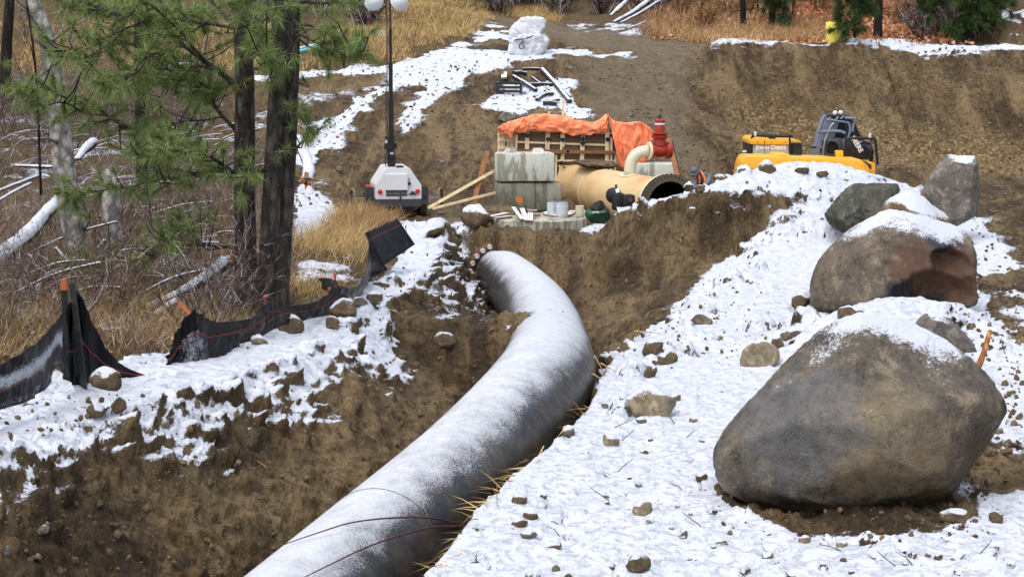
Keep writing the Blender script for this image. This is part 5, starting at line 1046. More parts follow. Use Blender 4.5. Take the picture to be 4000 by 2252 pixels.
# ------------------------------------------------------------------ wrapped bundle, yellow drum, black pipes, teal pipes
s = NT('white_plastic_sheet'); n1 = s.noise(3, 5, .6, .8); s.done(s.ramp(n1, [(.3, srgb(190, 194, 202)), (.7, srgb(222, 225, 230))]), .3, s.bump(s.noise(7, 6, .65, 1.2), .8, .06), spec=.5)
cW = crop(.2759, 1900, 40); bw = hit(2065, 208, 50, 75); YW = bw.y if bw else 64
wb = thing('wrapped_bundle', 'tall bundle wrapped in white plastic sheet beside the dirt road', 'wrapped bundle', tuple(P(2065, 212, YW))); wo_ = Vector(wb.location)
def W(a, bq, d=0): return P(*cW(a, bq), YW) - wo_ + Vector((0, d, 0))
def wrapped(o2, name, sd):
    pts = []
    for a, bq, d in o2: pts += [W(a, bq, d), W(a, bq, -d)] if d else [W(a, bq)]
    V_, F_ = hull_rock(pts, 6, 20, .05, 2.2, sd, .0); 
    c = V_.mean(0); N_ = (V_-c); N_ /= np.linalg.norm(N_, axis=1)[:, None]
    V_ = V_ + N_*(n3(V_, 2.2, 3, sd, True)*.11 + n3(V_*np.array([1, 1, .5]), 5, 3, sd+2, True)*.055)[:, None]
    return np_mesh(name, V_, F_, 'white_plastic_sheet', wb, True)
wrapped([(370, 630, 0), (345, 600, .3), (380, 440, .35), (400, 420, 0), (560, 370, .4), (760, 365, .3), (850, 440, .15), (800, 520, .3), (770, 600, .3), (560, 640, .3)], 'lower_wrap', 3)
wrapped([(345, 345, .1), (350, 420, .1), (400, 300, .3), (420, 210, .25), (500, 150, .2), (620, 125, .2), (745, 128, .15), (800, 180, .15), (805, 240, .15), (720, 340, .25), (560, 400, .3), (400, 420, .2)], 'upper_wrap', 9)
MB().tube(catmull([W(390, 425, -.42), W(470, 415, -.48), W(550, 405, -.5), W(640, 370, -.45), W(720, 350, -.3)], 5), .018, 6).build('tie_cord', 'black_iron', wb); MB().tube(catmull([W(545, 420, -.5), W(470, 490, -.46), W(480, 550, -.46), W(540, 520, -.5), W(500, 470, -.5)], 5), .016, 6).build('tie_cord', 'black_iron', wb)
paint('drum_yellow', srgb(232, 216, 92), .4, .06, 2, .1)
dy = 66.9; db = P(3254, 166, dy); dr = thing('drum', 'pale yellow plastic drum standing behind the snowy bank top by the trees', 'drum', (db.x, dy, db.z)); rr = .272
MB().lathe([(rr*.86, -.1), (rr*.90, .0), (rr*.98, .40), (rr*.99, .42), (rr*.99, .50)], 32, cap=False).build('drum_body', 'drum_yellow', dr, True)
rib = MB().box((0, 0, .2), (.02, .05, .44)).build('rib', 'drum_yellow', dr); copies(rib, [(rr*.94*math.cos(k*math.pi/6), rr*.94*math.sin(k*math.pi/6), 0) for k in range(12)], dr, [(0, 0, k*math.pi/6) for k in range(12)])
MB().lathe([(rr*.99, .47), (rr*1.07, .48), (rr*1.07, .545), (rr*1.03, .555), (rr*1.05, .70), (rr*1.0, .74), (rr*.5, .76), (0, .76)], 32, cap=False).build('drum_lid', 'drum_yellow', dr, True)
paint('snowy_black_pipe', (.02, .022, .028, 1), .45, .3, 4, snow=.72)
def g7(a, bq): # ground point under the crop of the snow patch
    b_ = hit(*cW(a, bq), 46, 70); return b_ if b_ else P(*cW(a, bq), 58)
for (a0, b0, a1, b1, w, lab) in [(380, 965, 700, 1180, .13, 'black pipe pointing down to the right beside the slatted crate'), (790, 870, 1180, 1335, .16, 'longest black pipe lying at the right side of the snow patch'), (820, 870, 1190, 1240, .07, 'thin black pipe touching the longest black pipe'), (590, 1090, 930, 1080, .13, 'short level black pipe in the middle of the snow patch'),
        (510, 860, 750, 855, .09, 'level black pipe at the top of the snow patch'), (640, 960, 890, 1150, .06, 'thin snowy rod crossing the middle of the snow patch'), (715, 1300, 810, 1225, .12, 'lower half of the bent dark pipe near the tall stake'), (810, 1225, 940, 1215, .12, 'upper half of the bent dark pipe near the tall stake'),
        (800, 1345, 1000, 1360, .15, 'stubby black pipe at the bottom of the snow patch'), (830, 1330, 1030, 1290, .08, 'dark rod above the stubby black pipe'), (860, 1080, 1060, 1240, .035, 'thin straw coloured rod beside the longest black pipe'), (385, 920, 555, 930, .14, 'black pipe bundle end above the slatted crate'), (395, 905, 500, 870, .05, 'short thin rod leading up to the level black pipe')]:
    p, q = g7(a0, b0), g7(a1, b1); u = Vector((0, 0, w*.45))
    o = MB().tube([p+u, p.lerp(q, .5)+u*1.4, q+u], w/2, 12).build('black_pipe_offcut', 'snowy_black_pipe' if 'straw' not in lab else 'raw_wood', None, True); setp(o, lab, 'pipe offcut', 'offcuts on the snow patch')
cr_ = g7(325, 1190); ct = thing('crate', 'black slatted crate standing at the left of the snow patch', 'crate', tuple(cr_), R(-6)); kc = .2759*cr_.y/FPX
for y_ in (-.25, .25):
    for z_ in (.07, .2, .33): MB().box((0, y_, z_), (330*kc, .03, .075)).build('slat', 'snowy_black_pipe', ct)
for x_ in (-.5, .5): MB().box((x_*330*kc, 0, .2), (.05, .5, .36)).build('end_board', 'snowy_black_pipe', ct)
MB().bar((-.3, -.2, .40), (.32, .15, .30), .06, .03).build('loose_slat', 'dark_grey_paint', ct)
o = MB().bar(g7(230, 1060)+Vector((0, 0, .2)), g7(235, 960)+Vector((0, 0, .1)), .10, .06).build('board', 'snow_board'); setp(o, 'left snowy board sticking up behind the slatted crate', 'board')
o = MB().bar(g7(268, 1060)+Vector((0, 0, .2)), g7(268, 955)+Vector((0, 0, .1)), .10, .06).build('board', 'snow_board'); setp(o, 'right snowy board sticking up behind the slatted crate', 'board')
paint('teal_plastic', srgb(70, 176, 184), .4, .1, 3, snow=.80)
for a, bq, w, lab in [((1150, 258, 64.5), (1275, 232, 66), .20, 'large teal pipe lying along the snowy crest behind the pine'), ((1150, 262, 64.2), (1262, 244, 65.5), .12, 'thinner teal pipe below the large teal pipe'), ((1325, 253, 63.5), (1412, 248, 64), .10, 'short pale teal pipe near the mast on the snowy crest'), ((600, 262, 66), (760, 258, 66), .18, 'teal pipe half hidden behind the pine trunk')]:
    p, q = P(*a), P(*bq); p.z = max(p.z, float(gz(p.x, p.y))+w*.4); q.z = max(q.z, float(gz(q.x, q.y))+w*.4)
    o = MB().tube([p, q], w/2, 16).build('teal_pipe', 'teal_plastic', None, True); setp(o, lab, 'pipe', 'teal pipes on the crest')
# ------------------------------------------------------------------ silt fence
s = NT('black_fabric'); n1 = s.noise(2, 5, .6); n2 = s.noise(60, 3, .7); nz = s.sep(s.geo.outputs['Normal'], 2)
q = s.math('ADD', s.attr('snow'), s.math('MULTIPLY', s.math('SUBTRACT', n2, .5), .8)); q = s.math('ADD', q, s.math('MULTIPLY', s.math('SUBTRACT', s.noise(9, 5, .7), .5), .6))
col = s.mix(s.ramp(q, [(.5, 0), (.75, .8)]), s.mix(s.math('MULTIPLY', s.ramp(n1, [(.45, 0), (.75, .5)]), 1.0), (.002, .002, .003, 1), (.006, .006, .008, 1)), (.5, .53, .6, 1))
s.done(col, s.ramp(n1, [(.3, .24), (.7, .45)]), s.bump(s.noise(24, 4, .6, 0, s.map((1, 1, .3))), .35, .02), spec=.16)
paint('stake_wood', srgb(176, 96, 48), .7, .2, 8, .2); paint('thread_red', srgb(120, 44, 44), .7, .2)
def fence(cols, org, parent, name='fabric', seed=0, amp=.05, n=14, m=26, snow=None, thread=None):
    T = catmull([P(c[0], c[1], c[4]) for c in cols], n); B = catmull([P(c[2], c[3], c[4]) for c in cols], n); k = len(T)
    v = np.linspace(0, 1, m); TT = np.array(T)[None]; BB = np.array(B)[None]; A = TT*(1-v)[:, None, None]+BB*v[:, None, None]
    u = np.arange(k)/n; U, Vv = np.meshgrid(u, v); hgt = np.linalg.norm(np.array(T)-np.array(B), axis=1)[None]
    # gathers fan from the top of each stake
    f = ridged(U*1.3+Vv*.5, Vv*.8+U*.3, 2, seed)*amp*1.7 + ridged(U*3.1-Vv*1.2, Vv*1.2, 2, seed+5)*amp*.6
    A[..., 1] += f*np.clip(hgt*1.2, .2, 1); A[..., 0] += f*.4
    sn = np.zeros(U.shape) if snow is None else snow(U, Vv)
    ix = np.arange(m*k).reshape(m, k); F_ = np.stack([ix[:-1, :-1], ix[1:, :-1], ix[1:, 1:], ix[:-1, 1:]], -1).reshape(-1, 4)
    o = np_mesh(name, A.reshape(-1, 3)-np.array(org), F_, 'black_fabric', parent, True, {'snow': sn.ravel()})
    md = o.modifiers.new('thick', 'SOLIDIFY'); md.thickness = .004
    if thread:
        r0 = int(thread*(m-1)); MB().tube([tuple(A[r0, i]-np.array(org)+np.array([0, -.012, 0])) for i in range(k)], .006, 5).build('red_thread', 'thread_red', o)
    return o
f1 = thing('silt_fence', 'tent shaped sag of black silt fence on two stakes at the left edge', 'silt fence', tuple(P(325, 1525, 18.6))); g1 = Vector(f1.location)
fence([(292, 1130, 330, 1525, 18.6), (265, 1170, 290, 1515, 18.5), (238, 1212, 250, 1490, 18.2), (205, 1255, 215, 1430, 17.9), (165, 1305, 165, 1520, 17.5), (100, 1360, 95, 1568, 17.1), (30, 1405, 20, 1592, 16.8), (-70, 1455, -80, 1620, 16.4), (-220, 1510, -230, 1660, 15.9)], g1, f1, 'left_panel', 1, .05, 12, 30, lambda U, V: (U > 2.4)*(.20+.55*np.exp(-((V-.42)/.22)**2)+.3*np.exp(-((V-.9)/.12)**2)), .62)
fence([(292, 1130, 330, 1530, 18.6), (330, 1200, 345, 1530, 18.65), (375, 1300, 385, 1512, 18.8), (430, 1385, 430, 1490, 18.9), (490, 1435, 490, 1480, 19.1), (560, 1462, 560, 1472, 19.3)], g1, f1, 'right_panel', 4, .025, 12, 24, lambda U, V: .02+.12*(V > .8), .5)
MB().bar(P(281, 1105, 18.55)-g1, P(332, 1535, 18.5)-g1, .055, .05).build('wrapped_stake', 'dark_plastic', f1); MB().bar(P(248, 1090, 18.75)-g1, P(252, 1132, 18.75)-g1, .06, .05).build('stake', 'stake_wood', f1); MB().bar(P(252, 1132, 18.75)-g1, P(262, 1400, 18.8)-g1, .062, .052).build('stake_sleeve', 'dark_plastic', f1)
f2 = thing('silt_fence', 'long sagging run of black silt fence along the top of the snowy bank', 'silt fence', tuple(P(900, 1340, 21.3))); g2 = Vector(f2.location)
fence([(632, 1395, 632, 1432, 19.9), (665, 1335, 655, 1438, 20.0), (700, 1265, 700, 1440, 20.1), (737, 1210, 760, 1435, 20.2), (775, 1240, 815, 1420, 20.5), (830, 1256, 870, 1385, 20.9), (905, 1255, 925, 1350, 21.4), (965, 1240, 985, 1325, 22.0), (1015, 1195, 1020, 1305, 22.6), (1040, 1156, 1050, 1290, 22.9), (1085, 1190, 1095, 1270, 23.4), (1160, 1190, 1165, 1255, 24.2), (1235, 1172, 1235, 1238, 25.0), (1287, 1128, 1292, 1228, 25.5), (1320, 1132, 1320, 1212, 25.9), (1352, 1165, 1350, 1205, 26.4)],
      g2, f2, 'fabric', 7, .10, 10, 22, lambda U, V: .08+.52*np.exp(-((U-2.6)/1.7)**2)*(V > .35)+.15*np.exp(-((U-9)/2)**2)*(V > .6), .45)
for a in [(698, 1178, 742, 1225, 20.15), (1040, 1150, 1052, 1290, 22.9), (1286, 1122, 1292, 1230, 25.5)]: MB().bar(P(a[0], a[1], a[4]+.05)-g2, P(a[2], a[3], a[4]+.05)-g2, .045, .04).build('stake', 'stake_wood', f2)
f3 = thing('silt_fence', 'twisted black silt fence rising to a tilted square panel before the light tower', 'silt fence', tuple(P(1470, 1080, 33.5))); g3 = Vector(f3.location)
fence([(1245, 1085, 1250, 1128, 26.8), (1290, 1090, 1300, 1150, 27.2), (1335, 1120, 1340, 1172, 28), (1385, 1118, 1385, 1172, 29.3), (1420, 1060, 1415, 1160, 30.8), (1433, 960, 1432, 1130, 32.3), (1436, 905, 1450, 1100, 33.2), (1450, 915, 1470, 1090, 33.5), (1472, 985, 1495, 1085, 33.8), (1500, 1040, 1520, 1082, 34)], g3, f3, 'fabric', 11, .06, 10, 22, lambda U, V: .12+.35*np.exp(-((U-4.6)/.8)**2)+.12*(V > .7))
A_ = [P(1428, 908, 33.3), P(1550, 855, 34.6), P(1618, 956, 34.4), P(1492, 1042, 33.2)]; V_ = []; mm = 16
for i in range(mm+1):
    for j in range(mm+1):
        p = A_[0].lerp(A_[1], j/mm).lerp(A_[3].lerp(A_[2], j/mm), i/mm); p.y += .06*math.sin(j/mm*3.1)*math.sin(i/mm*2.6)+.02*float(perlin(i*.3, j*.5, 3)); V_.append(p-g3)
pn = np_mesh('tilted_panel', np.array(V_), np.array([(i*(mm+1)+j, i*(mm+1)+j+1, (i+1)*(mm+1)+j+1, (i+1)*(mm+1)+j) for i in range(mm) for j in range(mm)]), 'black_fabric', f3, True, {'snow': np.array([.12+.25*(i > 12) for i in range(mm+1) for j in range(mm+1)])})
pn.modifiers.new('thick', 'SOLIDIFY').thickness = .006
MB().tube([tuple(A_[0].lerp(A_[3], .22)-g3+Vector((0, -.03, 0))), tuple(A_[1].lerp(A_[2], .22)-g3+Vector((0, -.03, 0)))], .008, 5).build('red_thread', 'thread_red', pn)
MB().bar(A_[1]-g3, A_[2]-g3, .03, .03).build('stake', 'dark_grey_paint', f3); MB().bar(A_[0]-g3, A_[3]-g3+Vector((0, 0, -.05)), .03, .03).build('stake', 'dark_grey_paint', f3)
# ------------------------------------------------------------------ trees, fallen wood, shrubs, grass
def bark_mat(name, c0, c1, fleck, amt=.3, vs=(9, 9, 2.2), snow=None):
    s = NT(name); v = s.map(vs); pl = s.vor(1.0, v); n1 = s.noise(1.5, 5, .65, .5, v); n2 = s.noise(18, 4, .7)
    col = s.ramp(n1, [(.3, c0), (.7, c1)]); col = s.mix(s.ramp(pl, [(.25, 0), (.6, .75)]), col, tuple(x*.35 for x in c0[:3])+(1,))
    col = s.mix(s.math('MULTIPLY', s.ramp(n2, [(.60, 0), (.72, 1)]), amt), col, fleck)
    if snow is not None:
        q = s.math('ADD', s.sep(s.geo.outputs['Normal'], 2), s.math('MULTIPLY', s.math('SUBTRACT', n2, .5), .9)); col = s.mix(s.ramp(q, [(snow-.08, 0), (snow+.08, 1)]), col, SNOWC)
    return s.done(col, .85, s.bump(s.math('SUBTRACT', n2, pl), .8, .04), spec=.2)
bark_mat('pine_bark', srgb(46, 42, 40), srgb(98, 90, 84), srgb(150, 108, 78), .55, (10, 10, 3.4)); bark_mat('grey_bark', srgb(126, 122, 116), srgb(206, 202, 196), srgb(50, 46, 42), .9, (7, 7, 5)); bark_mat('dark_bark', srgb(36, 32, 30), srgb(62, 54, 50), srgb(96, 80, 66), .4)
bark_mat('snowy_log', srgb(84, 68, 52), srgb(120, 98, 74), srgb(60, 46, 36), .4, (6, 6, 6), .10); bark_mat('broken_wood', srgb(170, 110, 62), srgb(206, 150, 96), srgb(110, 70, 40), .5, (12, 12, 3)); bark_mat('snowy_twig', srgb(90, 78, 66), srgb(130, 116, 100), srgb(60, 50, 44), .4, (6, 6, 6), .02)
def leaf_mat(name, stops, rough=.6, trans=.25):
    s = NT(name); col = s.ramp(s.attr('rnd'), stops); s.done(col, rough, spec=.25)
    t = s.n('ShaderNodeBsdfTranslucent'); s.l(col, t.inputs[0]); m = s.n('ShaderNodeMixShader'); m.inputs[0].default_value = trans
    s.l(s.b.outputs[0], m.inputs[1]); s.l(t.outputs[0], m.inputs[2]); s.l(m.outputs[0], s.out.inputs[0])
leaf_mat('pine_needles', [(0, srgb(72, 90, 52)), (.3, srgb(104, 124, 68)), (.62, srgb(140, 156, 92)), (.85, srgb(176, 186, 130)), (.94, srgb(190, 200, 170)), (1, srgb(180, 146, 86))])
leaf_mat('far_needles', [(0, srgb(40, 54, 30)), (.5, srgb(66, 88, 44)), (1, srgb(96, 118, 60))])
leaf_mat('dry_grass', [(0, srgb(104, 80, 48)), (.3, srgb(168, 136, 82)), (.7, srgb(208, 178, 118)), (1, srgb(234, 212, 164))]); leaf_mat('red_grass', [(0, srgb(100, 76, 56)), (.5, srgb(166, 128, 90)), (1, srgb(216, 182, 136))])
leaf_mat('brown_stems', [(0, srgb(70, 54, 48)), (.5, srgb(118, 96, 78)), (.8, srgb(160, 136, 104)), (1, srgb(205, 196, 188))]); leaf_mat('twig_brown', [(0, srgb(56, 44, 44)), (.5, srgb(92, 74, 68)), (.8, srgb(138, 116, 102)), (.9, srgb(190, 184, 182)), (1, srgb(220, 220, 226))])
leaf_mat('orange_leaves', [(0, srgb(120, 78, 52)), (.4, srgb(186, 122, 82)), (.8, srgb(218, 162, 120)), (1, srgb(236, 206, 178))])
def blades(P0, Dv, L, W, droop, seg=2):
    "thin tapering blades: base points, unit directions, lengths, widths"
    n = len(P0); side = np.cross(Dv, nrng.normal(size=(n, 3))); side /= np.linalg.norm(side, axis=1)[:, None]+1e-9
    V = []; 
    for k in range(seg+1):
        t = k/seg; c = P0 + Dv*(L*t)[:, None]; c[:, 2] -= droop*L*t*t
        w = (W*(1-t))[:, None]*.5
        V += [c-side*w, c+side*w] if k < seg else [c]
    A = np.stack(V, 1); m = A.shape[1]; base = np.arange(n)[:, None]*m; F_ = []
    for k in range(seg-1): F_ += [base+np.array([[2*k, 2*k+1, 2*k+3]]), base+np.array([[2*k, 2*k+3, 2*k+2]])]
    F_.append(base+np.array([[2*seg-2, 2*seg-1, 2*seg]]))
    return A.reshape(-1, 3), np.concatenate(F_), m
def blade_obj(name, P0, Dv, L, W, droop, mat, parent=None, seg=2, rnd=None, org=None):
    V, F_, m = blades(P0, Dv, L, W, droop, seg); r = nrng.random(len(P0)) if rnd is None else rnd
    if org is not None: V = V-np.array(org)
    return np_mesh(name, V, F_, mat, parent, False, {'rnd': np.repeat(r, m)})
def unit(a): return a/(np.linalg.norm(a, axis=-1, keepdims=True)+1e-9)
def tufts(name, spots, mat, parent, org, per=70, L0=.19, W0=.008):
    "spots: (centre, axis, size)"
    C, D_, S = [], [], []
    for c, d, s_ in spots:
        n = int(per*(.7+.6*rng.random())); d = np.array(d)/(np.linalg.norm(d)+1e-9)
        q = unit(nrng.normal(size=(n, 3)) + d*nrng.uniform(.3, 2.2, (n, 1))); back = nrng.uniform(0, .12, (n, 1))*s_
        C.append(np.array(c)-d*back); D_.append(q); S.append(np.full(n, s_)*nrng.uniform(.65, 1.1, n))
    C, D_, S = np.concatenate(C), np.concatenate(D_), np.concatenate(S); tone = np.repeat([rng.random()*.35 for _ in spots], 1)
    return blade_obj(name, C, D_, L0*S, np.full(len(C), W0), .22, mat, parent, 2, np.clip(nrng.normal(.45, .2, len(C)), 0, 1), org)
def limb(pts, r0, r1, n=8, wob=.0):
    q = catmull(pts, 6); m = len(q); 
    return q, [r0+(r1-r0)*(i/(m-1))**.8 for i in range(m)], n
def trunk_mesh(name, pts, mat, parent, org, n=18, rough=.06, smooth='all'):
    q = catmull([P(a[0], a[1], a[2]) for a in pts], 8); ry = [a[3]*a[2]/FPX for a in pts]; m = len(q)
    rs = np.interp(np.linspace(0, len(pts)-1, m), range(len(pts)), ry); b = MB(); b.tube([v-Vector(org) for v in q], list(rs), n)
    A = np.array(b.V); ctr = np.repeat(np.array([tuple(v-Vector(org)) for v in q]), n, 0); d = unit(A-ctr)
    f = ridged(np.tile(np.arange(n), m)*.9, A[:, 2]*2.2, 3, len(bpy.data.objects))*rough*np.repeat(rs, n); A = A+d*f[:, None]
    b.V = [Vector(v) for v in A]; return b.build(name, mat, parent, smooth)
def pine(name, label, trunks, boughs, extra, bark, needle, sub=1.0, per=70, L0=.19, W0=.009, Yv=2.0, seed=1, group=None):
    r = random.Random(seed); t0 = trunks[0][-1]; org = P(t0[0], t0[1], t0[2]); t = thing(name, label, 'tree', tuple(org), group=group)
    for tr in trunks: trunk_mesh('trunk', tr, bark, t, org)
    spots = []; bb = MB(); pool = []
    for pts, rpx, Y in boughs:
        w = r.uniform(-Yv, Yv); k = len(pts); q = [P(a, bq, Y+w*(i/(k-1))) for i, (a, bq) in enumerate(pts)]
        cq = catmull(q, 6); m = len(cq); r0 = rpx*Y/FPX; pool += cq
        bb.tube([v-org for v in cq], [max(.006, r0*(1-.8*i/(m-1))) for i in range(m)], 7)
        for i in range(2, m):
            f = i/(m-1)
            if f < .16: continue
            for _ in range(int(.95*sub+r.random())) if f < .95 else range(2):
                dd = (cq[min(i, m-1)]-cq[i-1]).normalized(); sd = Vector((r.gauss(0, 1), r.gauss(0, 1), r.gauss(.1, .8))).normalized()
                ax = (dd*.6+sd).normalized(); ln = r.uniform(.15, .62)*(1.15-f*.5); e = cq[i]+ax*ln+Vector((0, 0, .10*ln))
                mid = cq[i].lerp(e, .5)+Vector((0, 0, -.06*ln)); bb.tube([cq[i]-org, mid-org, e-org], [.010, .008, .005], 5)
                spots.append((e, ax, 1.0))
                if r.random() < .55: spots.append((mid.lerp(e, .4)+Vector((r.uniform(-.06, .06), r.uniform(-.1, .1), r.uniform(-.05, .05))), ax, .8))
        spots.append((cq[-1], (cq[-1]-cq[-2]), 1.1))
    for a, bq, Y in extra:
        c = P(a+r.uniform(-8, 8), bq+r.uniform(-8, 8), Y+r.uniform(-1.2, 1.2)); ax = Vector((r.gauss(-.2, 1), r.gauss(-.3, .8), r.gauss(.1, .7))); spots.append((c, ax, 1.1))
        e = c-ax.normalized()*r.uniform(.2, .4); nb = min(pool, key=lambda w_: (w_-e).length) if pool else None
        if nb is not None: bb.tube([nb-org, nb.lerp(e, .5)-org+Vector((0, 0, -.08)), e-org, c-org], [.014, .012, .009, .006], 5)
    bb.build('boughs', bark, t, 'all', False)
    tufts('needles', spots, needle, t, org, per, L0, W0); return t
YA = 25.6
pine('pine_tree', 'left slim dark pine with long green boughs sweeping to the left edge', [[(930, -160, YA, 30), (942, 0, YA, 33), (955, 300, YA, 37), (956, 700, YA, 40), (962, 1120, YA, 44), (968, 1230, YA, 52)]],
    [([(925, 335), (880, 300), (800, 240), (720, 180), (650, 130), (560, 85), (480, 62), (370, 40)], 13, YA), ([(930, 112), (830, 95), (740, 85), (650, 66), (540, 55)], 8, YA), ([(930, 515), (870, 455), (832, 400), (826, 352), (760, 315), (680, 280), (620, 270), (560, 288), (470, 300)], 9, YA),
     ([(930, 700), (820, 640), (720, 570), (600, 528), (480, 490), (420, 450), (350, 408), (280, 390), (200, 350)], 13, YA), ([(930, 690), (880, 650), (820, 612), (740, 590), (640, 590)], 10, YA), ([(930, 672), (850, 667), (780, 672), (720, 692), (600, 702), (520, 728), (440, 737), (330, 752), (260, 755)], 8, YA),
     ([(950, 966), (860, 964), (780, 950), (740, 955), (640, 985), (540, 1012), (420, 1035), (300, 1058)], 8, YA), ([(930, 130), (860, 40), (800, -10), (740, -60)], 9, YA), ([(930, 90), (980, 60), (1010, 100), (1040, 140)], 6, YA), ([(840, 270), (760, 260), (690, 300), (600, 290), (540, 340)], 5, YA), ([(720, 180), (640, 200), (560, 235), (500, 300), (430, 330)], 5, YA),
     ([(870, 455), (790, 470), (700, 480), (640, 560), (560, 600)], 5, YA), ([(640, 985), (660, 940), (700, 900), (760, 880)], 4, YA), ([(420, 450), (330, 440), (250, 400), (150, 410), (80, 350)], 5, YA), ([(560, 85), (470, 120), (380, 170), (300, 190), (220, 200)], 5, YA), ([(480, 62), (360, 20), (260, 10), (180, -20)], 5, YA), ([(800, 240), (700, 120), (600, 30), (520, -30)], 6, YA)],
    [(20, 240, YA), (40, 330, YA), (80, 370, YA), (60, 400, YA), (200, 210, YA), (230, 250, YA), (390, 285, YA), (330, 300, YA), (490, 150, YA), (540, 200, YA), (620, 250, YA), (590, 380, YA), (620, 400, YA), (700, 270, YA), (720, 370, YA), (560, 360, YA), (420, 560, YA), (520, 600, YA), (530, 570, YA), (660, 620, YA), (690, 580, YA), (740, 610, YA), (870, 610, YA), (700, 720, YA), (720, 700, YA), (320, 840, YA), (600, 755, YA), (740, 870, YA),
     (700, 880, YA), (620, 960, YA), (560, 1000, YA), (500, 1010, YA), (680, 960, YA), (330, 1060, YA), (390, 1050, YA), (420, 1030, YA), (850, 60, YA), (800, 40, YA), (760, 20, YA), (700, 30, YA), (640, 30, YA), (580, 20, YA), (500, 20, YA), (420, 20, YA), (330, 30, YA), (300, 80, YA), (260, 60, YA), (380, 90, YA), (460, 100, YA), (300, 140, YA), (350, 130, YA), (430, 190, YA), (370, 230, YA), (300, 260, YA), (960, 100, YA), (940, 130, YA), (915, 60, YA), (940, 40, YA), (640, 470, YA), (560, 470, YA), (480, 400, YA), (420, 370, YA)], 'pine_bark', 'pine_needles', .95, 80, .21, .0075, seed=5)
YB = 25.0
pine('pine_tree', 'thick double stemmed dark pine right of the slim pine', [[(1095, -160, YB, 30), (1098, 0, YB, 34), (1088, 300, YB, 34), (1072, 600, YB, 36), (1056, 900, YB, 38), (1040, 1130, YB, 40), (1036, 1220, YB, 46)], [(1150, -160, YB+.15, 26), (1142, 0, YB+.15, 30), (1135, 300, YB+.12, 32), (1124, 600, YB+.1, 32), (1110, 900, YB+.1, 31), (1095, 1130, YB, 34), (1092, 1200, YB, 38)]],
    [([(1170, 95), (1230, 105), (1290, 140), (1340, 160), (1400, 160)], 6, YB), ([(1170, 135), (1230, 165), (1280, 195), (1330, 215), (1400, 205)], 5, YB), ([(1170, 5), (1250, 14), (1330, 10), (1400, 20)], 7, YB), ([(1165, 150), (1220, 190), (1290, 210), (1390, 225)], 4, YB), ([(1060, 120), (1020, 150), (1000, 200), (1040, 240)], 6, YB-.6), ([(1090, 200), (1070, 230), (1100, 260)], 5, YB-.8), ([(1150, 585), (1185, 550), (1215, 510)], 6, YB), ([(1050, 660), (1000, 670), (960, 690)], 5, YB), ([(1080, 0), (1030, -10), (960, 20)], 6, YB-.6)],
    [(1330, 200, YB), (1350, 215, YB), (1390, 170, YB), (1370, 190, YB), (1250, 40, YB), (1350, 30, YB), (1300, 40, YB), (1150, 235, YB-.6), (1120, 225, YB-.7), (1090, 215, YB-.7), (1060, 200, YB-.7), (1030, 160, YB-.6), (1050, 120, YB-.6), (1100, 60, YB-.6), (1140, 20, YB-.6), (1060, 40, YB-.6), (1000, 40, YB-.6), (1215, 500, YB), (1200, 530, YB), (1180, 300, YB), (1000, 600, YB), (1010, 660, YB), (1185, 110, YB), (1260, 110, YB), (1000, 120, YB-.5), (985, 190, YB-.5), (1075, 260, YB-.7), (1110, 270, YB-.7)], 'pine_bark', 'pine_needles', .6, 80, .21, .0075, seed=9)
YE = 40
pine('pine_tree', 'thinner dark pine standing farther back between the grey snag and the slim pine', [[(535, -200, YE, 14), (540, 0, YE, 17), (545, 300, YE, 20), (555, 650, YE, 23), (558, 800, YE, 24)]],
    [([(545, 180), (480, 170), (400, 190), (330, 230)], 7, YE), ([(545, 330), (620, 330), (700, 360), (760, 350)], 6, YE), ([(545, 100), (620, 60), (700, 60), (780, 90)], 6, YE), ([(550, 440), (480, 430), (410, 470)], 5, YE), ([(550, 560), (620, 560), (690, 540), (740, 560)], 5, YE), ([(550, 640), (600, 650), (640, 690)], 5, YE), ([(540, 20), (470, 10), (400, 40), (320, 30)], 5, YE)],
    [(500+40*i, 120+((i*97) % 430), YE) for i in range(10)] + [(640, 330, YE), (760, 300, YE), (820, 300, YE), (800, 250, YE), (480, 240, YE)], 'dark_bark', 'far_needles', .8, 60, .24, .014, 2.0, 13)
def snag(label, pts, mat='grey_bark', top=None, twigs=(), name='dead_tree'):
    org = P(pts[-1][0], pts[-1][1], pts[-1][2]); t = thing(name, label, 'tree', tuple(org)); trunk_mesh('trunk', pts, mat, t, org, 16, .08)
    for tw in twigs: MB().tube([P(a, bq, pts[0][2]+d)-org for a, bq, d in tw[0]], [tw[1]*pts[0][2]/FPX*(1-.7*i/(len(tw[0])-1)) for i in range(len(tw[0]))], 6).build('branch', mat, t, 'all', False)
    return t
snag('grey mottled leaning trunk rising past the pine boughs at the left', [(95, -160, 29, 24), (125, 0, 29, 28), (185, 170, 29, 34), (225, 400, 29, 38), (248, 640, 29, 42), (290, 900, 29, 45), (325, 1130, 29, 50), (335, 1230, 29, 54)], twigs=[([(190, 170, 0), (270, 110, -.4), (340, 70, -.6)], 7), ([(240, 560, 0), (180, 540, -.5), (90, 545, -1), (20, 600, -1.4)], 8), ([(325, 900, 0), (350, 860, -.5), (345, 800, -.8)], 9), ([(180, 150, 0), (120, 60, -.5), (60, 10, -.8)], 7), ([(330, 980, 0), (360, 1010, -.3), (372, 1050, -.5)], 6)])
snag('short grey broken trunk right of the leaning grey trunk', [(415, 660, 31, 8), (425, 715, 31, 30), (432, 800, 31, 36), (445, 950, 31, 40), (452, 1060, 31, 44)], twigs=[([(420, 740, 0), (385, 690, -.2), (362, 655, -.3)], 12)])
snag('thin dark trunk at the top left corner', [(40, -150, 55, 17), (38, 0, 55, 18), (28, 150, 55, 20), (18, 330, 55, 22)], 'dark_bark')
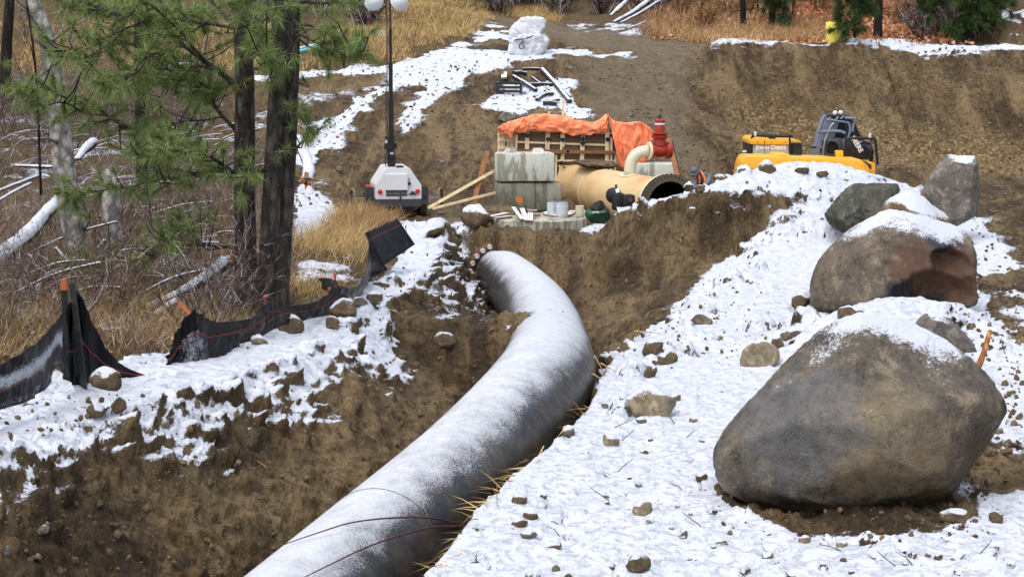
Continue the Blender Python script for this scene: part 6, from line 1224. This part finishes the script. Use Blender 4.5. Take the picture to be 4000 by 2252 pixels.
snag('dark thin sapling with a few orange leaves near the left corner', [(85, -80, 27, 3), (112, 60, 27, 4), (138, 260, 27, 4), (150, 480, 27, 5), (160, 760, 27, 5)], 'dark_bark', twigs=[([(110, 40, 0), (80, 20, -.2), (50, -20, -.3)], 3), ([(137, 250, 0), (120, 180, -.2), (90, 130, -.3)], 3), ([(148, 420, 0), (100, 330, -.3), (40, 190, -.5)], 3)])
# background trunks on the right hillside
def bgtree(label, px, py, r, top=-420, lean=0, green=(), Y=None, seed=0, mat='dark_bark', dead=False):
    g = hit(px, py, 60, 120); Y = g.y if g else 72
    pts = [(px+lean, top, Y, r*.7), (px+lean*.5, (top+py)/2, Y, r*.85), (px, py-10, Y, r), (px, py+12, Y, r*1.25)]
    rr_ = random.Random(seed); bo2 = []
    for k in range(7): 
        y_ = rr_.uniform(-60, py-40); s_ = rr_.choice((-1, 1)); bo2.append(([(px, y_), (px+s_*rr_.uniform(15, 30), y_+rr_.uniform(-14, 4)), (px+s_*rr_.uniform(40, 70), y_+rr_.uniform(-12, 20))], 2.2, Y))
    if green: return pine('pine_tree', label, [pts], [b_ for b_ in bo2] if green != 'few' else bo2[:3], [(a, bq, Y) for a, bq in (green if green != 'few' else ())], mat, 'far_needles', .5, 70, .34, .028, 1.0, seed)
    org = P(px, py+12, Y); t = thing('bare_tree', label, 'tree', tuple(org)); trunk_mesh('trunk', pts, mat, t, org, 12)
    for b_ in bo2[:4]: MB().tube([P(a, bq, Y)-org for a, bq in b_[0]], [.03, .02, .01], 5).build('branch', mat, t, 'all', False)
    return t
bgtree('dark bare trunk left of the yellow drum, among orange grass', 2903, 108, 12, lean=-8, seed=1); bgtree('dark tangled bare trunk right of the bare trunk in the orange grass', 3015, 104, 13, lean=12, seed=2); bgtree('thin bare tree leaning right, left of the yellow drum', 3096, 76, 6, lean=30, seed=3); bgtree('slender grey bare tree between the dark trunks', 3060, 60, 6, lean=6, seed=9, mat='grey_bark')
bgtree('straight stout pine trunk rising from orange leaves right of the drum', 3428, 150, 17, lean=16, seed=4); 
rg = random.Random(4)
bgtree('young green pine right of the stout trunk', 3665, 130, 7, lean=-4, seed=5, green=[(3665+rg.gauss(0, 60), rg.uniform(-60, 125)) for _ in range(34)]); bgtree('dark pine with green crown at the right edge of the trees', 3785, 160, 14, lean=4, seed=6, green=[(3800+rg.gauss(0, 75), rg.uniform(-80, 100)) for _ in range(36)]); bgtree('small dark pine in the shade near the upper right corner', 3850, 120, 6, lean=4, seed=11, green=[(3860+rg.gauss(0, 55), rg.uniform(-40, 110)) for _ in range(22)])
bgtree('little green pine seedling left of the yellow drum', 3064, 118, 4, top=52, seed=7, green=[(3064+rg.gauss(0, 14), rg.uniform(60, 118)) for _ in range(16)]); bgtree('sparse green pine just right of the yellow drum', 3338, 150, 4, top=10, seed=8, green=[(3340+rg.gauss(0, 16), rg.uniform(40, 130)) for _ in range(9)])
for i, px in enumerate((3625, 3710, 3735, 2960, 2650, 1960, 2740)): bgtree('thin dark stem in the tree line on the far hillside', px, 120 if px > 3000 else 60, 4, lean=rg.uniform(-10, 10), seed=20+i)['group'] = 'thin stems in the far tree line'
# fallen wood
def log(label, pts, mat='snowy_log', end=None, name='fallen_log', group=None, n=10):
    q = [P(a, bq, Y) for a, bq, Y, r in pts]; org = q[0]; t = thing(name, label, 'log', tuple(org), group=group); cq = catmull([v-org for v in q], 6)
    rs = np.interp(np.linspace(0, len(pts)-1, len(cq)), range(len(pts)), [r*Y/FPX for a, bq, Y, r in pts]); b = MB().tube(cq, list(rs), n)
    b.V = [v+Vector((mnoise.noise(v*6), mnoise.noise(v*6+Vector((9, 0, 0))), mnoise.noise(v*6+Vector((0, 9, 0)))))*float(rs.max())*.22 for v in b.V]; b.build('log_body', mat, t, 'all')
    if end is not None:
        c = cq[end]; d = (cq[end]-cq[end-1 if end == -1 else end+1]).normalized(); r_ = float(rs[end]); m = MB()
        for k in range(22):
            a = Vector((rng.gauss(0, .5), rng.gauss(0, .5), rng.gauss(0, .5)))*r_; m.tube([c-d*r_*.6+a*.8, c+d*r_*rng.uniform(.3, 1.1)+a], [r_*.28, .004], 5)
        m.build('broken_end', 'broken_wood', t)
    return t
log('thick snow covered log sloping up from the left edge to the grey trunk', [(-60, 1045, 27, 34), (90, 930, 29, 32), (170, 845, 31, 27), (245, 760, 33, 22)]); log('snowy log with a splintered orange end beside the slim pine', [(575, 1195, 24.6, 14), (700, 1145, 24.8, 18), (800, 1085, 25, 24), (895, 1015, 25.4, 30)], end=-1)
log('short snowy log piece below the splintered log', [(560, 1255, 23.6, 11), (625, 1215, 23.8, 14), (690, 1172, 24.2, 14)]); log('white snowy log with a torn brown end right of the double pine', [(1165, 540, 42, 18), (1192, 610, 41, 22), (1206, 660, 40.5, 24), (1198, 706, 40, 24)], end=-1)
log('peeled snowy pole lying level left of the grey trunk', [(60, 646, 32, 6), (150, 650, 32, 7), (232, 652, 32, 7)]); log('slim snowy pole crossing the left edge', [(-20, 750, 34, 6), (70, 715, 35, 6), (150, 685, 36, 6)]); log('lower slim snowy pole at the left edge', [(-20, 790, 33, 6), (60, 745, 34, 6), (120, 715, 35, 6)])
log('short snowy stub between the two grey trunks', [(375, 975, 29, 6), (395, 955, 29, 8), (412, 935, 29, 8)]); log('snowy limb slanting down beside the leaning grey trunk', [(215, 965, 27, 7), (245, 1000, 27, 8), (272, 1022, 27, 9)]); log('snow topped trunk hidden in the brush up the left slope', [(300, 620, 38, 10), (335, 580, 39, 18), (365, 555, 40, 20)])
log('big pale log leaning on the far slope at the top centre', [(2400, 85, 80, 6), (2480, 42, 82, 9), (2570, -25, 84, 10)]); log('second dark log beside the big pale log on the far slope', [(2425, 88, 79, 4), (2500, 50, 80, 5), (2580, 0, 82, 5)]); log('snowy forked limb at the top centre', [(2385, 60, 82, 4), (2420, 30, 83, 10), (2450, 0, 84, 6)]); log('thin pale stick on the roadside bank', [(2450, 112, 76, 3), (2490, 98, 76, 3), (2522, 82, 77, 2)])
log('brown root snag leaning beside the half buried stone at the right', [(3820, 1432, 22.5, 14), (3845, 1370, 22.6, 11), (3868, 1290, 22.8, 8)], 'broken_wood')
for i in range(84):
    px, py = rng.uniform(-20, 930), rng.choice([rng.uniform(480, 760), rng.uniform(800, 1180)]); b = hit(px, py, 18, 60)
    if b is None: continue
    L_ = rng.uniform(.5, 1.6); a = rng.uniform(-.5, .5)+(math.pi/2 if rng.random() < .2 else 0); d = Vector((math.cos(a), math.sin(a)*.6, rng.uniform(.05, .4))); m = MB(); r_ = rng.uniform(.009, .024)
    m.tube(catmull([b+Vector((0, 0, .05)), b+d*L_*.5+Vector((0, 0, .1)), b+d*L_+Vector((0, 0, .02))], 4), r_, 6)
    o = m.build('fallen_branch', 'snowy_twig', None, True); setp(o, 'thin snow dusted branch lying in the brush behind the black fence', 'branch', 'branches in the left brush')
# shrubs: a few kinds, then copies
def shrub_mesh(name, H, stems, tw, mat, seed, w=.010, leaves=0):
    r = np.random.default_rng(seed); P0, D_, L_, W_ = [], [], [], []
    for k in range(stems):
        a = r.random()*6.28; d = unit(np.array([math.cos(a)*r.uniform(.1, .75), math.sin(a)*r.uniform(.1, .75), 1.0])); p = np.array([math.cos(a), math.sin(a), 0])*r.random()*.25; L = H*r.uniform(.55, 1.1)
        P0.append(p); D_.append(d); L_.append(L); W_.append(w*1.6)
        for j in range(tw):
            t = r.uniform(.25, 1); q = p+d*L*t; e = unit(d+r.normal(size=3)*.55); P0.append(q); D_.append(e); L_.append(H*r.uniform(.15, .45)); W_.append(w)
            for jj in range(2): 
                q2 = q+e*L_[-1-jj]*r.uniform(.3, .9) if jj == 0 else q2; P0.append(q2); D_.append(unit(e+r.normal(size=3)*.7)); L_.append(H*r.uniform(.08, .22)); W_.append(w*.7)
    P0, D_, L_, W_ = map(np.array, (P0, D_, L_, W_)); V, F_, m = blades(P0, D_, L_, W_, .1, 2)
    V2, F2, m2 = blades(P0, D_, L_, W_, .1, 2); rr_ = np.repeat(r.random(len(P0)), m)
    V = np.concatenate([V, V2]); F_ = np.concatenate([F_, F2+len(V2)]); rr_ = np.concatenate([rr_, rr_])
    return np_mesh(name, V, F_, mat, None, False, {'rnd': rr_})
protos = [shrub_mesh('shrub', 1.1, 26, 7, 'twig_brown', 1), shrub_mesh('shrub', 1.4, 20, 9, 'twig_brown', 2), shrub_mesh('shrub', .9, 30, 6, 'brown_stems', 3), shrub_mesh('shrub', 1.2, 22, 8, 'brown_stems', 4), shrub_mesh('shrub', 1.5, 24, 9, 'twig_brown', 5, .03), shrub_mesh('shrub', 1.3, 26, 9, 'red_grass', 6, .03)]
usedp = [False]*6
def shrub(k, px, py, sc, label, group, y0=17, y1=110):
    b = hit(px, py, y0, y1)
    if b is None: return
    o = protos[k] if not usedp[k] else protos[k].copy()
    if usedp[k]: COL.objects.link(o)
    usedp[k] = True; o.location = b+Vector((0, 0, -.05)); o.rotation_euler = (0, 0, rng.uniform(0, 6.28)); o.scale = (sc*rng.uniform(.8, 1.3), sc*rng.uniform(.8, 1.3), sc); return setp(o, label, 'shrub', group)
for _ in range(150):
    px, py = rng.uniform(-700, 960), rng.uniform(620, 1330)
    if (-100 < px < 270 and 700 < py < 1180 or 480 < px < 930 and 1000 < py < 1330) and rng.random() < .8: continue
    shrub(rng.choice((0, 0, 1, 2, 3)), px, py, rng.uniform(.5, 1.05), 'leafless brown thicket behind the black fence under the pines', 'thickets under the pines', 18, 47)
for _ in range(56): shrub(rng.choice((0, 1, 1)), rng.uniform(-700, 800), rng.uniform(150, 600), rng.uniform(.7, 1.2), 'leafless shrub on the upper left slope behind the pines', 'shrubs on the upper left slope', 47, 110)
for _ in range(46): shrub(4, rng.uniform(1900, 2650), rng.uniform(-30, 62), rng.uniform(.8, 1.4), 'dark leafless shrub on the bank above the dirt road', 'shrubs above the dirt road', 70, 140)
for _ in range(26): shrub(rng.choice((4, 5, 5)), rng.uniform(2600, 3650), rng.uniform(-30, 110), rng.uniform(.8, 1.4), 'reddish brown shrub between the far trees', 'shrubs between the far trees', 66, 120)
for _ in range(11): shrub(4, rng.uniform(3560, 3760), rng.uniform(-20, 150), rng.uniform(.8, 1.3), 'dark shrub under the young pines at the upper right', 'shrubs under the young pines', 66, 120)
for px, py, sc in ((1420, 105, 1.3), (1400, 95, 1.5), (1440, 110, 1.0), (1050, 90, 1.4), (1260, 60, 1.2)): shrub(4, px, py, sc, 'dark reddish shrub standing in the golden grass by the mast', 'shrubs in the golden grass', 60, 120)
# grass and leaf litter: too many to count
def field(zs, n, keep=None):
    PX, PY = pix(VX, VY, VZ); m = np.zeros(PX.shape)
    for poly, y0, y1, c in zs: m = np.maximum(m, c*(inpoly(PX, PY, poly) & (GY > y0) & (GY < y1)))
    m = m*np.gradient(GX, axis=1)*np.gradient(GY, axis=0)*(1-np.clip(A_snow*1.3, 0, .95)) * (GZ < 30)
    if keep is not None: m = m*keep
    c = np.cumsum(m.ravel()); i = np.searchsorted(c, nrng.random(n)*c[-1]); p = np.stack([VX.ravel()[i], VY.ravel()[i], VZ.ravel()[i]], 1); s = GY.ravel()[i]*.0015
    p[:, 0] += nrng.normal(size=n)*s; p[:, 1] += nrng.normal(size=n)*s*2; return p
def grass(name, zs, n, h0, h1, w, mat, label, lean=.35, droop=.35, clump=6, keep=None):
    c = field(zs, n//clump, keep); p = np.repeat(c, clump, 0); p[:, :2] += nrng.normal(size=(len(p), 2))*.07*h1/.5; L = nrng.uniform(h0, h1, len(p))*np.repeat(nrng.uniform(.6, 1.15, len(c)), clump)
    d = nrng.normal(size=(len(p), 3))*lean; d[:, 2] = 1; d[:, 0] += np.repeat(nrng.normal(.15, .25, len(c)), clump)
    p[:, 2] -= .03; return setp(blade_obj(name, p, unit(d), L, np.full(len(p), w)*nrng.uniform(.6, 1.3, len(p)), droop, mat, None, 2), label, 'grass', kind='stuff')
pat = sstep(-.25, .25, fbm(GX*.25, GY*.2, 3, 60))
grass('golden_grass', [(D(740, 178, 800, 120, 900, 40, 1030, -40, 1215, -40, 1222, 50, 1180, 92, 1100, 118, 1000, 158, 850, 165), 60, 130, 1), (D(-500, 60, 740, 60, 760, 170, 600, 180, -500, 190), 60, 130, .45), (D(1230, 20, 1260, -30, 1420, -30, 1400, 55, 1300, 48), 70, 130, 1)], 52000, .35, .85, .024, 'dry_grass', 'golden dry grass covering the far slope', .3, .5, 8, .25+pat)
grass('tall_orange_grass', [(D(1600, 85, 1640, 20, 1800, 10, 2100, 60, 2060, 105, 1780, 110), 66, 110, 1), (D(1640, 40, 1700, -40, 2000, -40, 1980, 60, 1700, 80), 66, 130, .5), (D(2060, 60, 2480, 90, 2460, 112, 2060, 112), 66, 80, .25)], 16000, .4, .95, .026, 'red_grass', 'rusty dry grass along the road and tree line', .3, .4, 7)
grass('roadside_grass', [(D(1640, 90, 1700, 70, 1860, 95, 1860, 115, 1760, 108), 66, 100, 1), (D(1270, 25, 1340, 10, 1400, 55, 1310, 45), 70, 120, 1), (D(1840, 60, 2100, 70, 2060, 112, 1800, 112), 64, 90, .8)], 9000, .35, .8, .022, 'dry_grass', 'pale dry grass clumps beside the road', .3, .45, 8)
grass('fence_grass', [(D(725, 780, 740, 600, 850, 530, 960, 520, 985, 545, 920, 600, 905, 690, 840, 720, 700, 780), 23, 46, 1)], 5200, .3, .95, .010, 'dry_grass', 'tall yellow grass behind the black fence', .42, .35, 5, .15+pat)
grass('rusty_weeds', [(D(830, 560, 870, 500, 1000, 510, 1010, 545, 960, 565, 900, 600), 30, 46, 1)], 2600, .3, .8, .011, 'red_grass', 'rusty brown weeds in front of the light tower', .45, .3, 6)
grass('brush_grass', [(D(-500, 700, 60, 760, 200, 720, 420, 700, 640, 690, 700, 760, 640, 830, 560, 860, 420, 890, 330, 900, 190, 880, 0, 940, -500, 1100), 17.5, 27, 1)], 6500, .25, .75, .007, 'dry_grass', 'dry straw coloured grass just behind the black fence', .5, .3, 5, .1+pat)
grass('brush_stems', [(D(-500, 500, 640, 480, 740, 600, 700, 780, 560, 860, 420, 890, 0, 940, -500, 1100), 17.5, 46, 1)], 40000, .3, .85, .009, 'brown_stems', 'tangle of bare brown stems under the pines', .7, .15, 7)
grass('slope_stems', [(D(-500, 170, 640, 190, 640, 480, -500, 520), 44, 90, 1)], 15000, .3, .8, .016, 'twig_brown', 'low bare stems on the upper left slope', .6, .2, 7)
def litter(name, zs, n, s0, s1, mat, label):
    p = field(zs, n); p[:, 2] += .03; d = unit(nrng.normal(size=(n, 3))*np.array([1, 1, .55])); return setp(blade_obj(name, p, d, nrng.uniform(s0, s1, n), nrng.uniform(s0, s1, n)*.8, 0.0, mat, None, 2), label, 'leaves', kind='stuff')
litter('leaf_litter', [(D(1900, 110, 1960, -30, 2440, -30, 2430, 112), 66, 110, 1), (D(1650, 100, 1700, -30, 1960, -30, 1900, 110), 66, 110, .35)], 20000, .12, .26, 'orange_leaves', 'fallen orange leaves covering the far hillside'); litter('fallen_leaves', [(D(-30, 480, 640, 480, 700, 780, 400, 890, 0, 930), 17, 46, 1)], 1500, .04, .09, 'orange_leaves', 'scattered orange leaves in the brush')
# bits on the bench and trench: twigs, straw, roots
def twig(label, pts, r, mat, name='twig', group=None, n=6):
    cq = catmull([P(*p) for p in pts], 6); k = len(cq); o = MB().tube(cq, [r*(1-.6*i/(k-1)) for i in range(k)], n).build(name, mat, None, 'all', False); return setp(o, label, 'twig', group)
paint('red_twig', srgb(84, 38, 46), .5, .2, 20); paint('root_wood', srgb(150, 112, 66), .7, .3, 10); paint('straw', srgb(206, 172, 112), .6, .2, 10)
def on_pipe(px, py, lift=.03):
    "place just off the pipe wall (or the ground) along a sight line"
    for Y in np.arange(13, 44, .02):
        p = P(px, py, Y); i = int(np.argmin(abs(_PY-p.y))); 
        if (p-PIPE[i]).length < 1.2 and seg_dist(np.array([p.x]), np.array([p.y]), [tuple(q) for q in PIPE[max(0, i-6):i+7]])[0][0]**2 + (p.z-PIPE[i].z)**2 < (PIPE_R+lift)**2: return (px, py, float(Y))
        if p.z < float(gz(p.x, p.y))+lift: return (px, py, float(Y))
twig('upper long red twig arching over the pipe', [on_pipe(*q) for q in ((1800, 2046, .03), (1690, 2022, .10), (1550, 2020, .10), (1380, 2038, .07), (1240, 2080, .05), (1105, 2126, .04))], .011, 'red_twig'); twig('lower long red twig arching over the pipe to the bottom edge', [on_pipe(*q) for q in ((1795, 2055, .03), (1700, 2056, .12), (1600, 2078, .13), (1450, 2128, .09), (1300, 2198, .06), (1170, 2262, .05))], .012, 'red_twig')
def g2(px, py, d=.04): b = hit(px, py, 12, 46); return tuple((px, py, (b.y if b else 20)-d))
twig('bare crooked root sticking out of the dark left bank', [g2(860, 1820), g2(900, 1775), g2(945, 1768), g2(990, 1790), g2(1040, 1822)], .014, 'root_wood', 'root'); twig('thin root hanging on the brown trench wall', [g2(2440, 1315), g2(2500, 1280), g2(2540, 1215), g2(2610, 1210)], .014, 'root_wood', 'root'); twig('straight straw stalk across the root on the trench wall', [g2(2480, 1292), g2(2580, 1300)], .012, 'straw', 'root')
for a in [((2323, 1390), (2368, 1470), 'bright straw stalk slanting beside the pipe bend'), ((2348, 1418), (2400, 1448), 'second straw stalk by the pipe bend'), ((2318, 1460), (2352, 1482), 'short straw stalk under the bright one')]:
    b0 = hit(*a[1], 12, 40); Y_ = b0.y if b0 else 22; twig(a[2], [(a[0][0], a[0][1], Y_-.25), (a[1][0], a[1][1], Y_-.02)], .012, 'straw', 'straw_stalk')
st = [];
for i in range(60):
    t = rng.random(); lx, ly = (np.interp(t, [0, .35, .7, 1], [1730, 1860, 2100, 2320]), np.interp(t, [0, .35, .7, 1], [2240, 2000, 1770, 1560])); b = hit(lx+rng.uniform(0, 18), ly, 12, 40)
    if b: st.append((b.x, b.y, b.z+rng.uniform(-.12, .0)))
p = np.array(st); d = nrng.normal(size=(len(p), 3))*.35; d[:, 0] -= 1.0; setp(blade_obj('edge_straw', np.repeat(p, 3, 0)+nrng.normal(size=(len(p)*3, 3))*.04, unit(np.repeat(d, 3, 0)+nrng.normal(size=(len(p)*3, 3))*.3), nrng.uniform(.1, .38, len(p)*3), np.full(len(p)*3, .012), .2, 'dry_grass'), 'straw and rootlets sticking out along the trench lip', 'straw', kind='stuff')
for i in range(34):
    px, py = rng.uniform(1780, 3900), rng.uniform(1480, 2240)
    if 2750 < px < 3950 and py < 2090: continue
    b = hit(px, py, 12, 40); 
    if b is None or b.x-float(pipe_xz(b.y)[0]) < 1.4: continue
    L_ = rng.uniform(.06, .22); a = rng.uniform(0, 6.28); d = Vector((math.cos(a), math.sin(a)*.7, rng.uniform(.1, .8))); q = [b+Vector((0, 0, .0)), b+d*L_*.5+Vector((rng.uniform(-.02, .02), 0, .01)), b+d*L_]
    m = MB().tube(q, [.005, .004, .002], 5)
    if rng.random() < .5: m.tube([q[1], q[1]+Vector((rng.uniform(-.6, .6), rng.uniform(-.5, .5), .5))*L_*.5], [.003, .002], 4)
    setp(m.build('twig', 'dark_bark'), 'short dark twig poking out of the bench snow', 'twig', 'twigs in the bench snow')
# ------------------------------------------------------------------ the worker bending over behind the flange
paint('skin', srgb(196, 140, 112), .5, .06, 20); paint('grey_cloth', srgb(104, 108, 112), .9, .12, 14); paint('dark_cloth', srgb(30, 32, 40), .9, .15, 14); paint('hi_vis', srgb(250, 130, 84), .8, .08, 10); paint('helmet_grey', srgb(78, 84, 94), .35, .08, 5); paint('hair_dark', (.015, .012, .01, 1), .8, .2, 20)
YW2 = 44.6; wk = P(2745, 800, YW2)
s = NT('worker_clothes'); z = s.sep(s.co.outputs['Object'], 2); part = s.attr('zone')
col = s.ramp(part, [(0, srgb(58, 62, 70)), (.3, srgb(108, 112, 118)), (.6, srgb(196, 140, 112))], 'CONSTANT'); s.done(s.mix(s.math('MULTIPLY', s.noise(14, 4), .3), col, (.03, .03, .035, 1)), .85, s.bump(s.noise(10, 5, .6), .3, .02))
def W5(a, bq, d=0): return P(*c5(a, bq), YW2) + Vector((0, d, 0))
hip = W5(2160, 760, .35); chest = W5(2040, 470, .06); neck = W5(1935, 395, -.02); head = W5(1860, 375, -.10)
gz0 = min(float(gz(hip.x, hip.y)), hip.z-.75)
wt = thing('person', 'worker in a grey helmet, dark hood, grey shirt and orange vest bending behind the flange', 'person', (hip.x, hip.y, gz0)); wo2 = Vector(wt.location)
V = []; Eg = []; Rd = []; Zn = []
def J(p, r, z_, par=None):
    V.append(Vector(p)-wo2); Rd.append(r); Zn.append(z_)
    if par is not None: Eg.append((par, len(V)-1))
    return len(V)-1
iH = J(hip, (.165, .14), 0); iW = J(hip.lerp(chest, .45), (.165, .13), .4, iH); iC = J(chest, (.20, .15), .4, iW); iN = J(neck, (.075, .075), 0, iC); iD = J(head, (.095, .11), .8, iN)
for sx in (-1, 1):
    sh = chest.lerp(neck, .35)+Vector((.19*sx+.03, .04*sx, -.02)); s_ = J(sh, (.085, .085), .4, iC)
    if sx > 0: el_, wr = W5(2110, 590, -.16), W5(2010, 640, -.34)
    else: el_, wr = sh+Vector((-.03, -.22, -.26)), sh+Vector((.02, -.34, -.44))
    e_ = J(el_, (.062, .062), .4, s_); w_ = J(wr, (.042, .038), .4, e_); h_0 = J(Vector(wr)+(Vector(wr)-Vector(el_)).normalized()*.08, (.045, .025), .8, w_)
    for k in range(4):
        d0 = (Vector(wr)-Vector(el_)).normalized(); lat = d0.cross(Vector((0, 0, 1))).normalized(); b0 = Vector(wr)+d0*.10+lat*(.028*(k-1.5)); f1_ = J(b0, (.012, .012), .8, h_0); f2_ = J(b0+d0*.035+Vector((0, 0, -.012)), (.010, .010), .8, f1_); J(b0+d0*(.055+.006*(k in (1, 2)))+Vector((0, 0, -.036)), (.008, .008), .8, f2_)
    b0 = Vector(wr)+d0*.03+lat*(.045*-sx); t1 = J(b0, (.013, .013), .8, h_0); J(b0+d0*.04+lat*(-.012*sx)+Vector((0, 0, -.02)), (.010, .010), .8, t1)
    th = hip+Vector((.10*sx, 0, -.06)); kn = Vector((th.x+.02*sx, th.y-.12, gz0+.50)); an = Vector((kn.x, th.y+.10, gz0+.09)); a1 = J(th, (.10, .10), 0, iH); a2 = J(kn, (.068, .068), 0, a1); a3 = J(an, (.05, .05), 0, a2); J(an+Vector((0, -.17, -.045)), (.045, .035), 0, a3)
me = bpy.data.meshes.new('body'); me.from_pydata([tuple(v) for v in V], Eg, []); bo3 = bpy.data.objects.new('body', me); COL.objects.link(bo3)
md = bo3.modifiers.new('skin', 'SKIN'); md.use_smooth_shade = True; sk = me.skin_vertices[0].data
for i, r_ in enumerate(Rd): sk[i].radius = r_; sk[i].use_root = (i == 0)
ms = bo3.modifiers.new('sub', 'SUBSURF'); ms.levels = 2; ms.render_levels = 2
bpy.context.view_layer.update(); mesh = bpy.data.meshes.new_from_object(bo3.evaluated_get(bpy.context.evaluated_depsgraph_get())); bpy.data.objects.remove(bo3)
JV = np.array([tuple(v) for v in V]); ZV = np.array(Zn); n_ = len(mesh.vertices); co = np.empty(n_*3); mesh.vertices.foreach_get('co', co); co = co.reshape(-1, 3)
d2 = ((co[:, None]-JV[None])**2).sum(2); d2 = np.sqrt(d2)-np.array([max(r) for r in Rd])[None]*.6; zone_ = ZV[d2.argmin(1)]
at = mesh.attributes.new('zone', 'FLOAT', 'POINT'); at.data.foreach_set('value', zone_.astype(np.float32)); mesh.materials.clear(); mesh.materials.append(MATS['worker_clothes'])
body = bpy.data.objects.new('body', mesh); COL.objects.link(body); body.parent = wt
hl = head-wo2; fd = Vector((-.35, -.80, -.42)).normalized(); fq = fd.to_track_quat('-Y', 'Z').to_matrix().to_4x4(); HM = Matrix.Translation(hl) @ fq   # face looks along -Y of this frame
def hb(build, name, mat): build.xf(HM); return build.build(name, mat, wt, 'all')
hb(MB().ball((0, -.012, -.01), (.074, .092, .112), 20, 14).ball((0, -.105, -.015), (.014, .022, .024), 8, 6).ball((0, -.085, -.085), (.035, .03, .025), 10, 6), 'face', 'skin')
for sx in (-1, 1): hb(MB().ball((.030*sx, -.088, .02), (.013, .008, .008), 8, 6), 'eye', 'hair_dark'); hb(MB().box((.030*sx, -.094, .040), (.032, .008, .007)), 'eyebrow', 'hair_dark')
hb(MB().box((0, -.104, -.048), (.052, .014, .012)).ball((0, -.082, -.095), (.032, .026, .018), 8, 6), 'moustache_beard', 'hair_dark')
hv, hf = ico(4); k_ = (hv[:, 1] > -.45) | (hv[:, 2] < -.72); fm_ = k_[hf].all(1); hd = MB(); hd.add([(v[0]*.100, v[1]*.115+.008, v[2]*.142-.022) for v in hv], [tuple(f) for f in hf[fm_]]); hb(hd, 'hood', 'dark_cloth')
hd = MB().lathe([(.0, .150), (.05, .142), (.088, .115), (.112, .065), (.120, .035), (.120, .028), (.110, .028)], 28, cap=False)
hd.V = [Vector((v.x*.95, v.y*1.12, v.z)) for v in hd.V]; br = MB().lathe([(.112, .030), (.150, .022), (.152, .028), (.118, .042)], 28, cap=False); br.V = [Vector((v.x*.97, v.y*1.16-.012, v.z)) for v in br.V]
for v in hd.V: v.z += .012
hb(hd, 'helmet_shell', 'helmet_grey'); hb(br, 'helmet_brim', 'helmet_grey'); hb(MB().box((0, -.118, .075), (.05, .012, .035)), 'helmet_badge', 'hair_dark')
# vest straps over the chest and collar
MB().tube(catmull([chest-wo2+Vector((-.10, -.13, -.16)), chest-wo2+Vector((-.11, -.16, .02)), neck-wo2+Vector((-.06, -.06, .0))], 6), .028, 8).build('vest_strap', 'hi_vis', wt, 'all')
MB().tube(catmull([chest-wo2+Vector((.05, -.15, -.2)), chest-wo2+Vector((.03, -.17, -.02)), neck-wo2+Vector((.07, -.03, .05))], 6), .028, 8).build('vest_strap', 'hi_vis', wt, 'all')
